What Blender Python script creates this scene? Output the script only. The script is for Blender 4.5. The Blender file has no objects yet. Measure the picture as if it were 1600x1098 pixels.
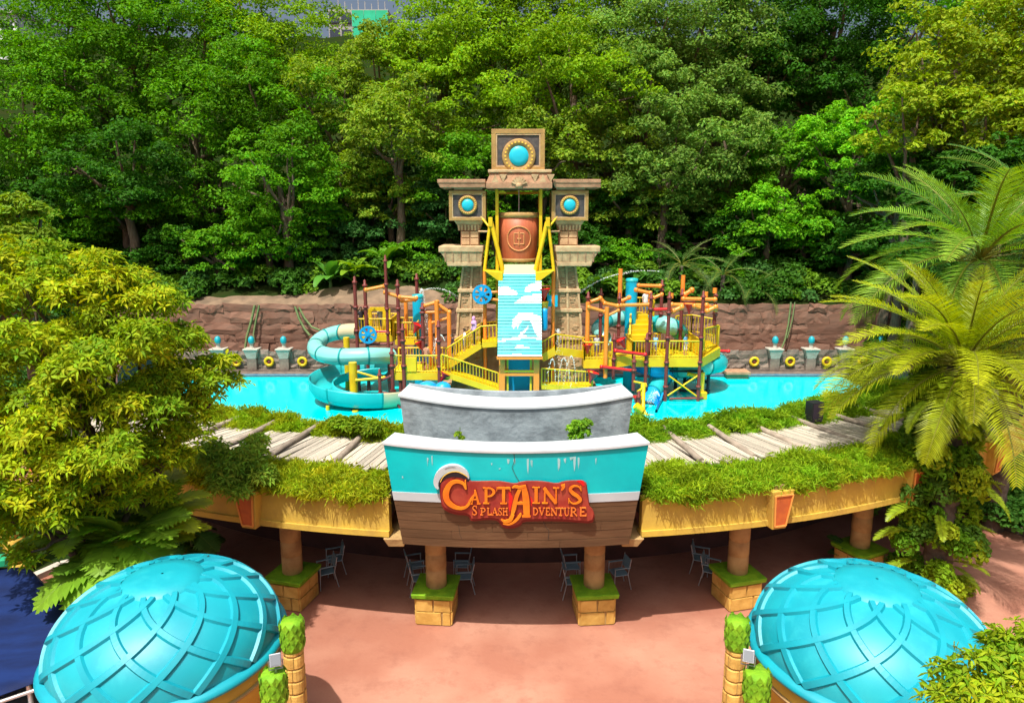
import bpy, math, random
import numpy as np
from mathutils import Vector, Matrix
from math import radians, sin, cos, pi

# ------------------------------------------------------------------ camera, world, sun, exposure
SC = bpy.context.scene
COL = SC.collection
FPX, PITCH, CAMH = 1067.0, radians(11.0), 10.0
cam_d = bpy.data.cameras.new('camera'); cam = bpy.data.objects.new('camera', cam_d); COL.objects.link(cam)
cam_d.sensor_width = 36.0; cam_d.lens = 36.0 * FPX / 1600.0; cam_d.clip_start = 0.1; cam_d.clip_end = 2000
cam.location = (0, 0, CAMH); cam.rotation_euler = (radians(90) - PITCH, 0, 0)
SC.camera = cam
SUN_TO = Vector((-0.20, -0.44, 1.0)).normalized()
SUN_EL = math.asin(SUN_TO.z); SUN_AZ = math.atan2(SUN_TO.x, SUN_TO.y)
W = bpy.data.worlds.new('World'); SC.world = W; W.use_nodes = True
nt = W.node_tree; bg = nt.nodes['Background']
sky = nt.nodes.new('ShaderNodeTexSky'); sky.sky_type = 'NISHITA'; sky.sun_disc = False
sky.sun_elevation = SUN_EL; sky.sun_rotation = SUN_AZ; sky.dust_density = 9.0; sky.air_density = 1.0; sky.ozone_density = 1.0
nt.links.new(sky.outputs[0], bg.inputs[0]); bg.inputs[1].default_value = 0.10
sun_d = bpy.data.lights.new('sun', 'SUN'); sun_d.energy = 4.3; sun_d.angle = radians(0.6); sun_d.color = (1.0, 0.95, 0.86)
sun = bpy.data.objects.new('sun', sun_d); COL.objects.link(sun); sun.location = (0, 0, 60)
sun.rotation_euler = SUN_TO.to_track_quat('Z', 'Y').to_euler()
SC.view_settings.view_transform = 'Standard'; SC.view_settings.look = 'None'
SC.view_settings.exposure = 0.50; SC.view_settings.gamma = 1.0; SC.view_settings.use_curve_mapping = False
SC.render.engine = 'CYCLES'
SC.cycles.max_bounces = 7; SC.cycles.diffuse_bounces = 3; SC.cycles.glossy_bounces = 2; SC.cycles.transmission_bounces = 4
SC.cycles.transparent_max_bounces = 6; SC.cycles.caustics_reflective = False; SC.cycles.caustics_refractive = False

# ------------------------------------------------------------------ pixel to place
def ray(u, v):
    a = (u - 800) / FPX; b = (549 - v) / FPX
    return Vector((a, cos(PITCH) + b * sin(PITCH), -sin(PITCH) + b * cos(PITCH)))
def at(u, v, Y):
    d = ray(u, v); return Vector((0, 0, CAMH)) + d * (Y / d.y)
def onz(u, v, z=0.0):
    d = ray(u, v); return Vector((0, 0, CAMH)) + d * ((z - CAMH) / d.z)
def ppm(Y):                                   # pixels per metre near the axis at distance Y
    return FPX / (Y / cos(PITCH))

# ------------------------------------------------------------------ objects
def tag(o, label=None, cat=None, group=None, kind=None):
    if label: o['label'] = label
    if cat: o['category'] = cat
    if group: o['group'] = group
    if kind: o['kind'] = kind
    return o
def thing(name, label, cat, loc=(0, 0, 0), rz=0.0, group=None):
    o = bpy.data.objects.new(name, None); COL.objects.link(o); o.location = loc; o.rotation_euler = (0, 0, rz)
    o.empty_display_size = 0.2
    return tag(o, label, cat, group)
def root_loc(o):
    while o.parent: o = o.parent
    return Vector(o.location)
def inst(name, mesh, parent=None, loc=(0, 0, 0), rot=(0, 0, 0), scale=(1, 1, 1)):
    o = bpy.data.objects.new(name, mesh); COL.objects.link(o)
    if parent: o.parent = parent
    o.location = loc; o.rotation_euler = rot; o.scale = scale
    return o
def copy_tree(o, parent=None):
    c = o.copy(); COL.objects.link(c); c.parent = parent
    for ch in o.children: copy_tree(ch, c)
    return c

class MB:
    """collects shapes for one mesh"""
    def __init__(s): s.v = []; s.f = []; s.m = []; s.sm = []; s.mi = 0
    def add(s, vs, fs, smooth=False):
        n = len(s.v); s.v += [tuple(p) for p in vs]
        for f in fs: s.f.append(tuple(i + n for i in f)); s.m.append(s.mi); s.sm.append(smooth)
        return s
    def box(s, c, d, M=None):
        x, y, z = (q / 2 for q in d); c = Vector(c)
        vs = [Vector((i * x, j * y, k * z)) for k in (-1, 1) for j in (-1, 1) for i in (-1, 1)]
        if M is not None: vs = [M @ p for p in vs]
        return s.add([c + p for p in vs], [(0, 2, 3, 1), (4, 5, 7, 6), (0, 1, 5, 4), (2, 6, 7, 3), (0, 4, 6, 2), (1, 3, 7, 5)])
    def hexa(s, vs):      # 4 bottom (ccw), 4 top
        return s.add(vs, [(3, 2, 1, 0), (4, 5, 6, 7), (0, 1, 5, 4), (1, 2, 6, 5), (2, 3, 7, 6), (3, 0, 4, 7)])
    def beam(s, p, q, w, h, up=(0, 0, 1)):
        p = Vector(p); q = Vector(q); d = (q - p).normalized(); up = Vector(up)
        if abs(d.dot(up)) > 0.98: up = Vector((0, 1, 0))
        r = d.cross(up).normalized(); t = r.cross(d)
        vs = [a + r * (i * w / 2) + t * (j * h / 2) for a in (p, q) for i, j in ((-1, -1), (1, -1), (1, 1), (-1, 1))]
        return s.add(vs, [(0, 1, 2, 3), (7, 6, 5, 4), (0, 4, 5, 1), (1, 5, 6, 2), (2, 6, 7, 3), (3, 7, 4, 0)])
    def tube(s, pts, r, n=8, cap=True, smooth=True):
        pts = [Vector(p) for p in pts]; rs = r if isinstance(r, (list, tuple)) else [r] * len(pts)
        vs = []; prev = None
        for i, p in enumerate(pts):
            d = (pts[min(i + 1, len(pts) - 1)] - pts[max(i - 1, 0)]).normalized()
            if prev is None:
                a = Vector((0, 0, 1)) if abs(d.z) < 0.9 else Vector((1, 0, 0))
                x = d.cross(a).normalized()
            else: x = (prev - d * prev.dot(d)).normalized()
            prev = x; y = d.cross(x)
            vs += [p + (x * cos(2 * pi * k / n) + y * sin(2 * pi * k / n)) * rs[i] for k in range(n)]
        fs = [(i * n + k, i * n + (k + 1) % n, (i + 1) * n + (k + 1) % n, (i + 1) * n + k) for i in range(len(pts) - 1) for k in range(n)]
        s.add(vs, fs, smooth)
        if cap:
            L = (len(pts) - 1) * n
            s.add(vs[:n], [tuple(reversed(range(n)))]); s.add(vs[L:], [tuple(range(n))])
        return s
    def lathe(s, c, prof, n=24, smooth=True, cap=True, a0=0.0):
        c = Vector(c); vs = []
        for r, z in prof: vs += [c + Vector((r * cos(a0 + 2 * pi * k / n), r * sin(a0 + 2 * pi * k / n), z)) for k in range(n)]
        fs = [(i * n + k, i * n + (k + 1) % n, (i + 1) * n + (k + 1) % n, (i + 1) * n + k) for i in range(len(prof) - 1) for k in range(n)]
        s.add(vs, fs, smooth)
        if cap:
            s.add(vs[:n], [tuple(reversed(range(n)))]); s.add(vs[-n:], [tuple(range(n))])
        return s
    def prism(s, poly, O, X, Y, depth):
        """2-D outline in the plane O + x X + y Y, extruded along X x Y by depth"""
        O = Vector(O); X = Vector(X); Y = Vector(Y); N = X.cross(Y).normalized()
        area = sum(poly[i][0] * poly[(i + 1) % len(poly)][1] - poly[(i + 1) % len(poly)][0] * poly[i][1] for i in range(len(poly)))
        if area < 0: poly = poly[::-1]
        a = [O + X * p[0] + Y * p[1] for p in poly]; b = [p + N * depth for p in a]; n = len(a)
        s.add(a, [tuple(reversed(range(n)))]); s.add(b, [tuple(range(n))])
        return s.add(a + b, [(i, (i + 1) % n, n + (i + 1) % n, n + i) for i in range(n)])
    def arc(s, r0, r1, z0, z1, a0, a1, n=24):
        """curved box on the ring"""
        vs = []
        for i in range(n + 1):
            a = a0 + (a1 - a0) * i / n
            vs += [rp(r, a, z) for r, z in ((r0, z0), (r1, z0), (r1, z1), (r0, z1))]
        fs = [(i * 4 + k, (i + 1) * 4 + k, (i + 1) * 4 + (k + 1) % 4, i * 4 + (k + 1) % 4) for i in range(n) for k in range(4)]
        fs += [(0, 1, 2, 3), (n * 4 + 3, n * 4 + 2, n * 4 + 1, n * 4)]
        return s.add(vs, fs)
    def build(s, name, mat, parent=None, bevel=0.0, local=False, subsurf=0):
        me = bpy.data.meshes.new(name)
        off = Vector((0, 0, 0)) if (parent is None or local) else root_loc(parent)
        me.from_pydata([(p[0] - off.x, p[1] - off.y, p[2] - off.z) for p in s.v], [], s.f)
        for q in (mat if isinstance(mat, (list, tuple)) else [mat]): me.materials.append(q)
        me.polygons.foreach_set('material_index', s.m); me.polygons.foreach_set('use_smooth', s.sm)
        me.update()
        o = bpy.data.objects.new(name, me); COL.objects.link(o)
        if parent: o.parent = parent
        if bevel:
            b = o.modifiers.new('bevel', 'BEVEL'); b.width = bevel; b.segments = 2; b.limit_method = 'ANGLE'; b.angle_limit = radians(40)
        return o

def np_mesh(name, V, F, mat, col=None, smooth=False):
    """V (n,3), F (m,k) arrays to a mesh, with an optional per-vertex colour"""
    me = bpy.data.meshes.new(name); n, k = F.shape
    me.vertices.add(len(V)); me.vertices.foreach_set('co', np.ascontiguousarray(V, dtype=np.float32).ravel())
    me.loops.add(n * k); me.loops.foreach_set('vertex_index', np.ascontiguousarray(F, dtype=np.int32).ravel())
    me.polygons.add(n); me.polygons.foreach_set('loop_start', np.arange(0, n * k, k, dtype=np.int32))
    try: me.polygons.foreach_set('loop_total', np.full(n, k, dtype=np.int32))
    except Exception: pass
    me.update(calc_edges=True)
    me.polygons.foreach_set('use_smooth', np.full(n, smooth))
    if col is not None:
        a = me.color_attributes.new('tint', 'FLOAT_COLOR', 'POINT')
        a.data.foreach_set('color', np.c_[col, np.ones(len(col))].astype(np.float32).ravel())
    me.materials.append(mat)
    return me

# the pavilion stands on a ring about the pool
RCX, RCY = 0.08, 38.85
def rp(r, a, z): return Vector((RCX + r * sin(a), RCY - r * cos(a), z))

# ------------------------------------------------------------------ materials
def mat(name, c, rough=0.6, c2=None, scale=3.0, bump=0.0, bscale=None, spec=0.4, metal=0.0, vary=0.0, detail=6.0, lo=0.35, hi=0.65, stretch=None, stain=None, sscale=0.6, coat=0.0):
    m = bpy.data.materials.new(name); m.use_nodes = True; n = m.node_tree.nodes; L = m.node_tree.links
    b = n['Principled BSDF']; b.inputs['Roughness'].default_value = rough; b.inputs['Specular IOR Level'].default_value = spec
    b.inputs['Metallic'].default_value = metal
    if coat: b.inputs['Coat Weight'].default_value = coat; b.inputs['Coat Roughness'].default_value = 0.15
    c = tuple(c) + (1,); b.inputs['Base Color'].default_value = c
    tc = n.new('ShaderNodeTexCoord'); src = tc.outputs['Object']
    if stretch:
        mp = n.new('ShaderNodeMapping'); mp.inputs['Scale'].default_value = stretch; L.new(src, mp.inputs[0]); src = mp.outputs[0]
    out = None
    if c2 is not None:
        t = n.new('ShaderNodeTexNoise'); t.inputs['Scale'].default_value = scale; t.inputs['Detail'].default_value = detail; L.new(src, t.inputs['Vector'])
        r = n.new('ShaderNodeMapRange'); r.inputs[1].default_value = lo; r.inputs[2].default_value = hi; L.new(t.outputs['Fac'], r.inputs[0])
        x = n.new('ShaderNodeMix'); x.data_type = 'RGBA'; x.inputs[6].default_value = c; x.inputs[7].default_value = tuple(c2) + (1,)
        L.new(r.outputs[0], x.inputs[0]); out = x.outputs[2]
    if stain is not None:
        t = n.new('ShaderNodeTexNoise'); t.inputs['Scale'].default_value = sscale; t.inputs['Detail'].default_value = 8; t.inputs['Roughness'].default_value = 0.7; L.new(tc.outputs['Object'], t.inputs['Vector'])
        r = n.new('ShaderNodeMapRange'); r.inputs[1].default_value = 0.5; r.inputs[2].default_value = 0.75; r.inputs[4].default_value = 0.7; L.new(t.outputs['Fac'], r.inputs[0])
        x = n.new('ShaderNodeMix'); x.data_type = 'RGBA'; x.inputs[7].default_value = tuple(stain) + (1,)
        if out is not None: L.new(out, x.inputs[6])
        else: x.inputs[6].default_value = c
        L.new(r.outputs[0], x.inputs[0]); out = x.outputs[2]
    if vary:
        oi = n.new('ShaderNodeObjectInfo'); r = n.new('ShaderNodeMapRange'); r.inputs[3].default_value = 1 - vary; r.inputs[4].default_value = 1 + vary
        L.new(oi.outputs['Random'], r.inputs[0])
        h = n.new('ShaderNodeHueSaturation'); L.new(r.outputs[0], h.inputs['Value'])
        if out is not None: L.new(out, h.inputs['Color'])
        else: h.inputs['Color'].default_value = c
        out = h.outputs[0]
    if out is not None: L.new(out, b.inputs['Base Color'])
    if bump:
        t = n.new('ShaderNodeTexNoise'); t.inputs['Scale'].default_value = bscale or scale * 3; t.inputs['Detail'].default_value = 8; L.new(src, t.inputs['Vector'])
        p = n.new('ShaderNodeBump'); p.inputs['Strength'].default_value = bump; p.inputs['Distance'].default_value = 0.05
        L.new(t.outputs['Fac'], p.inputs['Height']); L.new(p.outputs[0], b.inputs['Normal'])
    return m
def leafmat(name, trans=0.38, rough=0.6, spec=0.12, gain=1.0):
    m = bpy.data.materials.new(name); m.use_nodes = True; n = m.node_tree.nodes; L = m.node_tree.links
    b = n['Principled BSDF']; b.inputs['Roughness'].default_value = rough; b.inputs['Specular IOR Level'].default_value = spec
    a = n.new('ShaderNodeAttribute'); a.attribute_name = 'tint'; L.new(a.outputs['Color'], b.inputs['Base Color'])
    t = n.new('ShaderNodeBsdfTranslucent'); h = n.new('ShaderNodeHueSaturation'); h.inputs['Value'].default_value = 1.25; h.inputs['Saturation'].default_value = 1.1; h.inputs['Hue'].default_value = 0.49
    L.new(a.outputs['Color'], h.inputs['Color']); L.new(h.outputs[0], t.inputs['Color'])
    x = n.new('ShaderNodeMixShader'); x.inputs[0].default_value = trans
    L.new(b.outputs[0], x.inputs[1]); L.new(t.outputs[0], x.inputs[2]); L.new(x.outputs[0], n['Material Output'].inputs[0])
    return m

M = {}
M['plaza'] = mat('red_concrete', (0.325, 0.135, 0.09), 0.85, (0.425, 0.21, 0.145), 0.30, 0.2, 9.0, 0.2, stain=(0.25, 0.10, 0.07), sscale=1.7, lo=0.40, hi=0.60, detail=10.0)
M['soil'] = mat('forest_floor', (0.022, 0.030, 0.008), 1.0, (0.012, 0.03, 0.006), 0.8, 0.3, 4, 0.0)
M['sand'] = mat('sandy_earth', (0.22, 0.15, 0.095), 0.95, (0.12, 0.085, 0.055), 1.2, 0.5, 5)
M['rock'] = mat('brown_rockwork', (0.17, 0.082, 0.055), 0.9, (0.25, 0.135, 0.095), 0.9, 0.8, 2.2, 0.2, vary=0.22, stain=(0.10, 0.07, 0.055), sscale=0.8)
M['greyrock'] = mat('grey_rockwork', (0.23, 0.18, 0.145), 0.9, (0.14, 0.11, 0.095), 2.5, 0.6, 6, 0.2, vary=0.2)
M['palestone'] = mat('pale_stone', (0.48, 0.44, 0.38), 0.9, (0.36, 0.32, 0.27), 3, 0.3)
M['tile'] = mat('blue_tile', (0.10, 0.17, 0.28), 0.4, (0.2, 0.24, 0.3), 6)
M['yellowwall'] = mat('ochre_plaster', (0.60, 0.41, 0.06), 0.75, (0.50, 0.33, 0.06), 2.0, 0.15, 9, 0.3, stain=(0.34, 0.21, 0.06), sscale=1.4)
M['column'] = mat('painted_column', (0.46, 0.315, 0.13), 0.75, (0.34, 0.215, 0.09), 2.5, 0.3, 7, 0.25, stain=(0.26, 0.15, 0.06), sscale=2.5)
M['moss'] = mat('lime_green_paint', (0.20, 0.40, 0.015), 0.7, (0.12, 0.30, 0.01), 5, 0.4, 18, 0.25)
M['orange'] = mat('orange_plaque', (0.62, 0.15, 0.03), 0.6, (0.5, 0.11, 0.03), 5, 0.1)
M['orange_lt'] = mat('orange_trim', (0.75, 0.32, 0.07), 0.6)
M['shade_wall'] = mat('shade_maroon', (0.10, 0.045, 0.04), 0.9, (0.07, 0.035, 0.03), 2, 0.2)  # tone of the shaded floor put into the wall colour
M['plank'] = mat('grey_weathered_plank', (0.52, 0.47, 0.38), 0.9, (0.36, 0.32, 0.26), 2.0, 0.4, 8, 0.15, vary=0.25, stretch=(6, 0.7, 6))
M['log'] = mat('grey_log', (0.34, 0.28, 0.22), 0.9, (0.22, 0.18, 0.14), 3, 0.5, 9, vary=0.15)
M['dark_trough'] = mat('planter_trough', (0.05, 0.04, 0.03), 0.9)
M['hullteal'] = mat('teal_hull_paint', (0.0, 0.53, 0.56), 0.45, (0.0, 0.44, 0.49), 1.4, 0.1, 5, 0.4)
M['white'] = mat('white_paint', (0.50, 0.54, 0.56), 0.6, (0.43, 0.48, 0.51), 1.3, 0.08, 5)
M['hullgrey'] = mat('grey_cement_render', (0.30, 0.35, 0.38), 0.9, (0.19, 0.225, 0.25), 2.2, 0.4, 9, 0.2, stain=(0.13, 0.15, 0.16), sscale=1.1)
M['hullbrown'] = mat('brown_hull_plank', (0.135, 0.072, 0.034), 0.6, (0.09, 0.048, 0.022), 1.2, 0.2, 6, 0.35, vary=0.12, stretch=(0.5, 1, 3), stain=(0.10, 0.05, 0.025), sscale=1.5)
M['signred'] = mat('sign_red', (0.27, 0.022, 0.016), 0.45, (0.36, 0.06, 0.035), 2.6, 0.0, stain=(0.16, 0.02, 0.03), sscale=1.8)
M['scuff'] = mat('worn_teal', (0.30, 0.56, 0.58), 0.6)
M['signedge'] = mat('sign_dark_red', (0.20, 0.012, 0.01), 0.5)
M['letter'] = mat('sign_orange', (0.78, 0.27, 0.012), 0.4, (0.70, 0.15, 0.01), 2.4)
M['letter_sm'] = mat('sign_small_orange', (0.72, 0.19, 0.03), 0.4)
M['navy'] = mat('navy_black', (0.012, 0.012, 0.02), 0.4)
M['gold'] = mat('gold_line', (0.75, 0.5, 0.08), 0.4)
M['dome'] = mat('turquoise_fibreglass', (0.006, 0.34, 0.41), 0.48, (0.003, 0.27, 0.35), 0.9, 0.05, 3, 0.5, stain=(0.03, 0.42, 0.47), sscale=1.2)
M['domerib'] = mat('turquoise_rib', (0.003, 0.31, 0.39), 0.48, (0.003, 0.26, 0.34), 2.0, spec=0.5)
M['blockcol'] = mat('ochre_block', (0.62, 0.40, 0.10), 0.75, (0.48, 0.28, 0.06), 4, 0.3, 10, vary=0.12)
M['metal'] = mat('grey_metal', (0.35, 0.37, 0.4), 0.35, metal=0.7)
M['lampglass'] = mat('lamp_glass', (0.16, 0.18, 0.2), 0.15)
M['tarp'] = mat('navy_tarp', (0.004, 0.012, 0.06), 0.75, (0.006, 0.022, 0.11), 1.6, 0.15, 4, 0.2, stretch=(0.6, 2.0, 1), stain=(0.003, 0.012, 0.07), sscale=1.2)
M['tarpgreen'] = mat('green_trim', (0.02, 0.35, 0.16), 0.5)
M['steel'] = mat('pale_steel', (0.6, 0.6, 0.6), 0.3, metal=0.6)
M['chair'] = mat('pale_blue_grey_chair', (0.22, 0.36, 0.42), 0.4, spec=0.5)
M['chairmetal'] = mat('chair_aluminium', (0.55, 0.58, 0.6), 0.35, metal=0.5)
M['black'] = mat('black_plastic', (0.012, 0.013, 0.016), 0.5)
M['stone'] = mat('carved_sandstone', (0.46, 0.31, 0.17), 0.88, (0.31, 0.19, 0.10), 2.2, 0.5, 6, 0.2, stain=(0.20, 0.13, 0.08), sscale=1.2)
M['stone_lt'] = mat('pale_sandstone', (0.54, 0.39, 0.22), 0.88, (0.38, 0.25, 0.14), 2.5, 0.4, 6, 0.2)
M['stone_rd'] = mat('reddish_sandstone', (0.42, 0.25, 0.15), 0.88, (0.30, 0.17, 0.10), 2.5, 0.5, 7, 0.2)
M['slate'] = mat('dark_slate_panel', (0.045, 0.045, 0.05), 0.7, (0.10, 0.085, 0.075), 3, 0.3)
M['bronze'] = mat('ochre_gold_frame', (0.40, 0.25, 0.075), 0.65, (0.30, 0.18, 0.06), 3, 0.2)
M['disc'] = mat('turquoise_disc', (0.01, 0.45, 0.6), 0.4)
M['yellow'] = mat('yellow_paint', (0.70, 0.49, 0.006), 0.45, (0.60, 0.39, 0.006), 1.5, spec=0.5)
M['opipe'] = mat('orange_pipe', (0.80, 0.24, 0.03), 0.4, spec=0.5)
M['maroon'] = mat('maroon_pipe', (0.17, 0.035, 0.03), 0.45, spec=0.4)
M['darkpipe'] = mat('dark_pipe', (0.035, 0.025, 0.04), 0.45)
M['red'] = mat('red_plastic', (0.62, 0.01, 0.012), 0.35, spec=0.5)
M['blue'] = mat('blue_plastic', (0.005, 0.30, 0.62), 0.35, spec=0.5)
M['dblue'] = mat('deep_blue_plastic', (0.004, 0.10, 0.33), 0.35, spec=0.5)
M['cyl'] = mat('sky_blue_cylinder', (0.005, 0.40, 0.62), 0.4)
M['slide'] = mat('teal_slide', (0.02, 0.42, 0.44), 0.3, (0.015, 0.35, 0.39), 1.0, spec=0.5)
M['slidepale'] = mat('pale_slide', (0.20, 0.52, 0.49), 0.3, spec=0.5)
M['slidecream'] = mat('cream_slide', (0.52, 0.45, 0.29), 0.3)
M['slidejoint'] = mat('slide_joint', (0.0, 0.25, 0.26), 0.4)
M['bucket'] = mat('terracotta_bucket', (0.40, 0.095, 0.04), 0.5, (0.46, 0.13, 0.055), 2, 0.1, stretch=(3, 3, 0.5), stain=(0.36, 0.09, 0.04), sscale=1.5)
M['bucketring'] = mat('bucket_emblem', (0.66, 0.27, 0.10), 0.5)
M['cream'] = mat('cream_panel', (0.58, 0.53, 0.26), 0.5)
M['mural'] = mat('mural_turquoise', (0.0, 0.42, 0.47), 0.45, (0.01, 0.50, 0.53), 2)
M['muralw'] = mat('mural_white', (0.58, 0.62, 0.62), 0.5)
M['murald'] = mat('mural_deep', (0.0, 0.30, 0.37), 0.45)
M['vine'] = mat('vine_rope', (0.10, 0.18, 0.06), 0.8, (0.16, 0.2, 0.08), 4)
M['bark'] = mat('bark', (0.10, 0.07, 0.045), 0.95, (0.17, 0.13, 0.09), 4, 0.6, 9, stretch=(3, 3, 0.6))
M['palmbark'] = mat('palm_bark', (0.16, 0.13, 0.10), 0.95, (0.08, 0.06, 0.045), 5, 0.7, 8)
M['leaf'] = leafmat('leaf')
M['leaf_gloss'] = leafmat('leaf_glossy', 0.34, 0.42, 0.25)
M['skin'] = mat('skin', (0.42, 0.22, 0.14), 0.6)
M['jet'] = mat('water_spray', (0.85, 0.9, 0.92), 0.2)
M['netgreen'] = mat('green_net', (0.02, 0.42, 0.22), 0.8, (0.03, 0.55, 0.32), 0.3)
M['concrete'] = mat('bare_concrete', (0.35, 0.34, 0.33), 0.9)
M['glassdark'] = mat('dark_window', (0.04, 0.05, 0.07), 0.2)
M['bwhite'] = mat('white_building', (0.7, 0.72, 0.74), 0.8)
def watermat():
    m = mat('pool_water', (0.0, 0.58, 0.62), 0.12, (0.0, 0.64, 0.67), 0.25, 0.10, 2.2, 0.12)
    return m
M['water'] = watermat()
# ================================================================== the setting
rnd = random.Random(7)
b = MB(); S = 900
b.add([(-S, -S, 0), (S, -S, 0), (S, S, 0), (-S, S, 0)], [(0, 1, 2, 3)])
tag(b.build('ground', M['plaza']), kind='structure')

def hill_z(x, y):
    d = max(y - 45.6, 0.0)
    e = max(x - 20 - max(0, 30 - y) * 0.4, 0) * 0.45 if y > 22 else 0.0
    w = max(-x - 21, 0) * 0.4 if y > 18 else 0.0
    h = (4.35 if y > 45.5 else 0.0) + d * 0.42
    k = max(0.0, min(1.0, (y - 18) / 10.0))
    h = max(h, k * max(e, w)) + 0.35 * sin(x * 0.7 + y * 0.3) * min(1, d / 4) + 0.3 * sin(y * 0.9 - x * 0.21) * min(1, d / 4)
    return min(h, 46)
xs = [-120 + 4 * i for i in range(61)]; ys = [18, 20, 22, 24, 27, 30, 33, 36, 39, 42, 44, 45.49, 45.51, 46.5, 48, 50, 53, 56, 60, 65, 70, 76, 84, 94, 106, 120, 140, 180]
b = MB(); vs = []
for y in ys:
    for x in xs: vs.append((x, y, hill_z(x, y) - 0.06))
n = len(xs)
b.add(vs, [(j * n + i, j * n + i + 1, (j + 1) * n + i + 1, (j + 1) * n + i) for j in range(len(ys) - 1) for i in range(n - 1)], True)
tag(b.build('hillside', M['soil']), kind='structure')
# earth bank behind the wall top
b = MB()
bk_n = 40; vs = []
for j in range(6):
    for i in range(bk_n + 1):
        x = -22 + 19 * i / bk_n; w = .35 + .65 * math.exp(-((x + 9.5) / 4.5) ** 2); y = 45.25 + j * .62 * w
        vs.append((x, y, 4.36 + (j / 5) ** .8 * 1.15 * w + (rnd.uniform(-.09, .09) if j else 0)))
b.add(vs, [(j * (bk_n + 1) + i, j * (bk_n + 1) + i + 1, (j + 1) * (bk_n + 1) + i + 1, (j + 1) * (bk_n + 1) + i) for j in range(5) for i in range(bk_n)], True)
tag(b.build('earth_bank', M['sand']), kind='structure')

# pool
b = MB()
ring_ = [rp(19.85, radians(-80 + 4 * i), 0.25) for i in range(41)]
b.add(ring_ + [(RCX + 19.85 * 1.25, 41.75, 0.25), (RCX - 19.85 * 1.25, 41.75, 0.25)], [tuple(range(43))])
tag(b.build('pool_water', M['water']), kind='structure')
b = MB(); b.box((0.5, 42.15, 0.22), (50, 0.8, 0.44)); b.mi = 1; b.box((0.5, 41.742, 0.39), (50, 0.03, 0.13)); b.mi = 0; b.box((0.5, 43.8, 0.3), (50, 2.5, 0.5))
tag(b.build('pool_kerb', [M['greyrock'], M['tile']]), kind='structure')

# ---- tall rockwork wall behind the pool
def rock_mesh(seed, w, h, d, mat_, jag=0.14, n=3):
    r = random.Random(seed); vs = []; nx, nz = n, 2
    for j in range(nz + 1):
        for i in range(nx + 1):
            x = (i / nx - 0.5) * w; z = (j / nz - 0.5) * h
            edge = i in (0, nx) or j in (0, nz)
            vs.append((x + (r.uniform(-jag, jag) * 0.5 * w / nx), (-d * (0.55 if edge else 1.0) + r.uniform(-jag, jag) * d), z + r.uniform(-jag, jag) * 0.6 * h / nz))
    fs = [(j * (nx + 1) + i, j * (nx + 1) + i + 1, (j + 1) * (nx + 1) + i + 1, (j + 1) * (nx + 1) + i) for j in range(nz) for i in range(nx)]
    q = [(x, 0.12, z) for x, _, z in vs]; N = len(vs)
    ring = [i for i in range(nx + 1)] + [(j * (nx + 1) + nx) for j in range(1, nz + 1)] + [nz * (nx + 1) + i for i in range(nx - 1, -1, -1)] + [j * (nx + 1) for j in range(nz - 1, 0, -1)]
    fs += [(ring[(k + 1) % len(ring)], ring[k], ring[k] + N, ring[(k + 1) % len(ring)] + N) for k in range(len(ring))]
    m = MB(); m.add(vs + q, fs)
    me = bpy.data.meshes.new('stone'); me.from_pydata(m.v, [], m.f); me.materials.append(mat_); me.update()
    return me
wall = thing('rock_wall', 'tall brown sculpted rock retaining wall behind the turquoise pool', 'wall', (0, 45.2, 0))
b = MB(); b.box((1, 45.35, 2.12), (56, 0.4, 4.24)); b.build('backing', M['rock'], wall)
variants = [rock_mesh(i, 1.0, 1.0, 1.0, M['rock'], 0.34, 4) for i in range(14)]
z = 0.35; row = 0
while z < 4.3:
    h = rnd.uniform(0.40, 0.95)
    if z + h > 4.25: h = max(0.25, 4.42 - z)
    x = -24.5 + rnd.uniform(0, 1)
    while x < 26:
        w = rnd.uniform(0.7, 2.6)
        o = inst('stone', rnd.choice(variants), wall, (x + w / 2, -0.02 + rnd.uniform(-0.03, 0.03), z + h / 2 + rnd.uniform(-0.03, 0.03)), (0, rnd.uniform(-0.09, 0.09), 0), (w * 1.03, rnd.uniform(0.07, 0.18), h * 1.04))
        x += w
    z += h; row += 1
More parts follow.
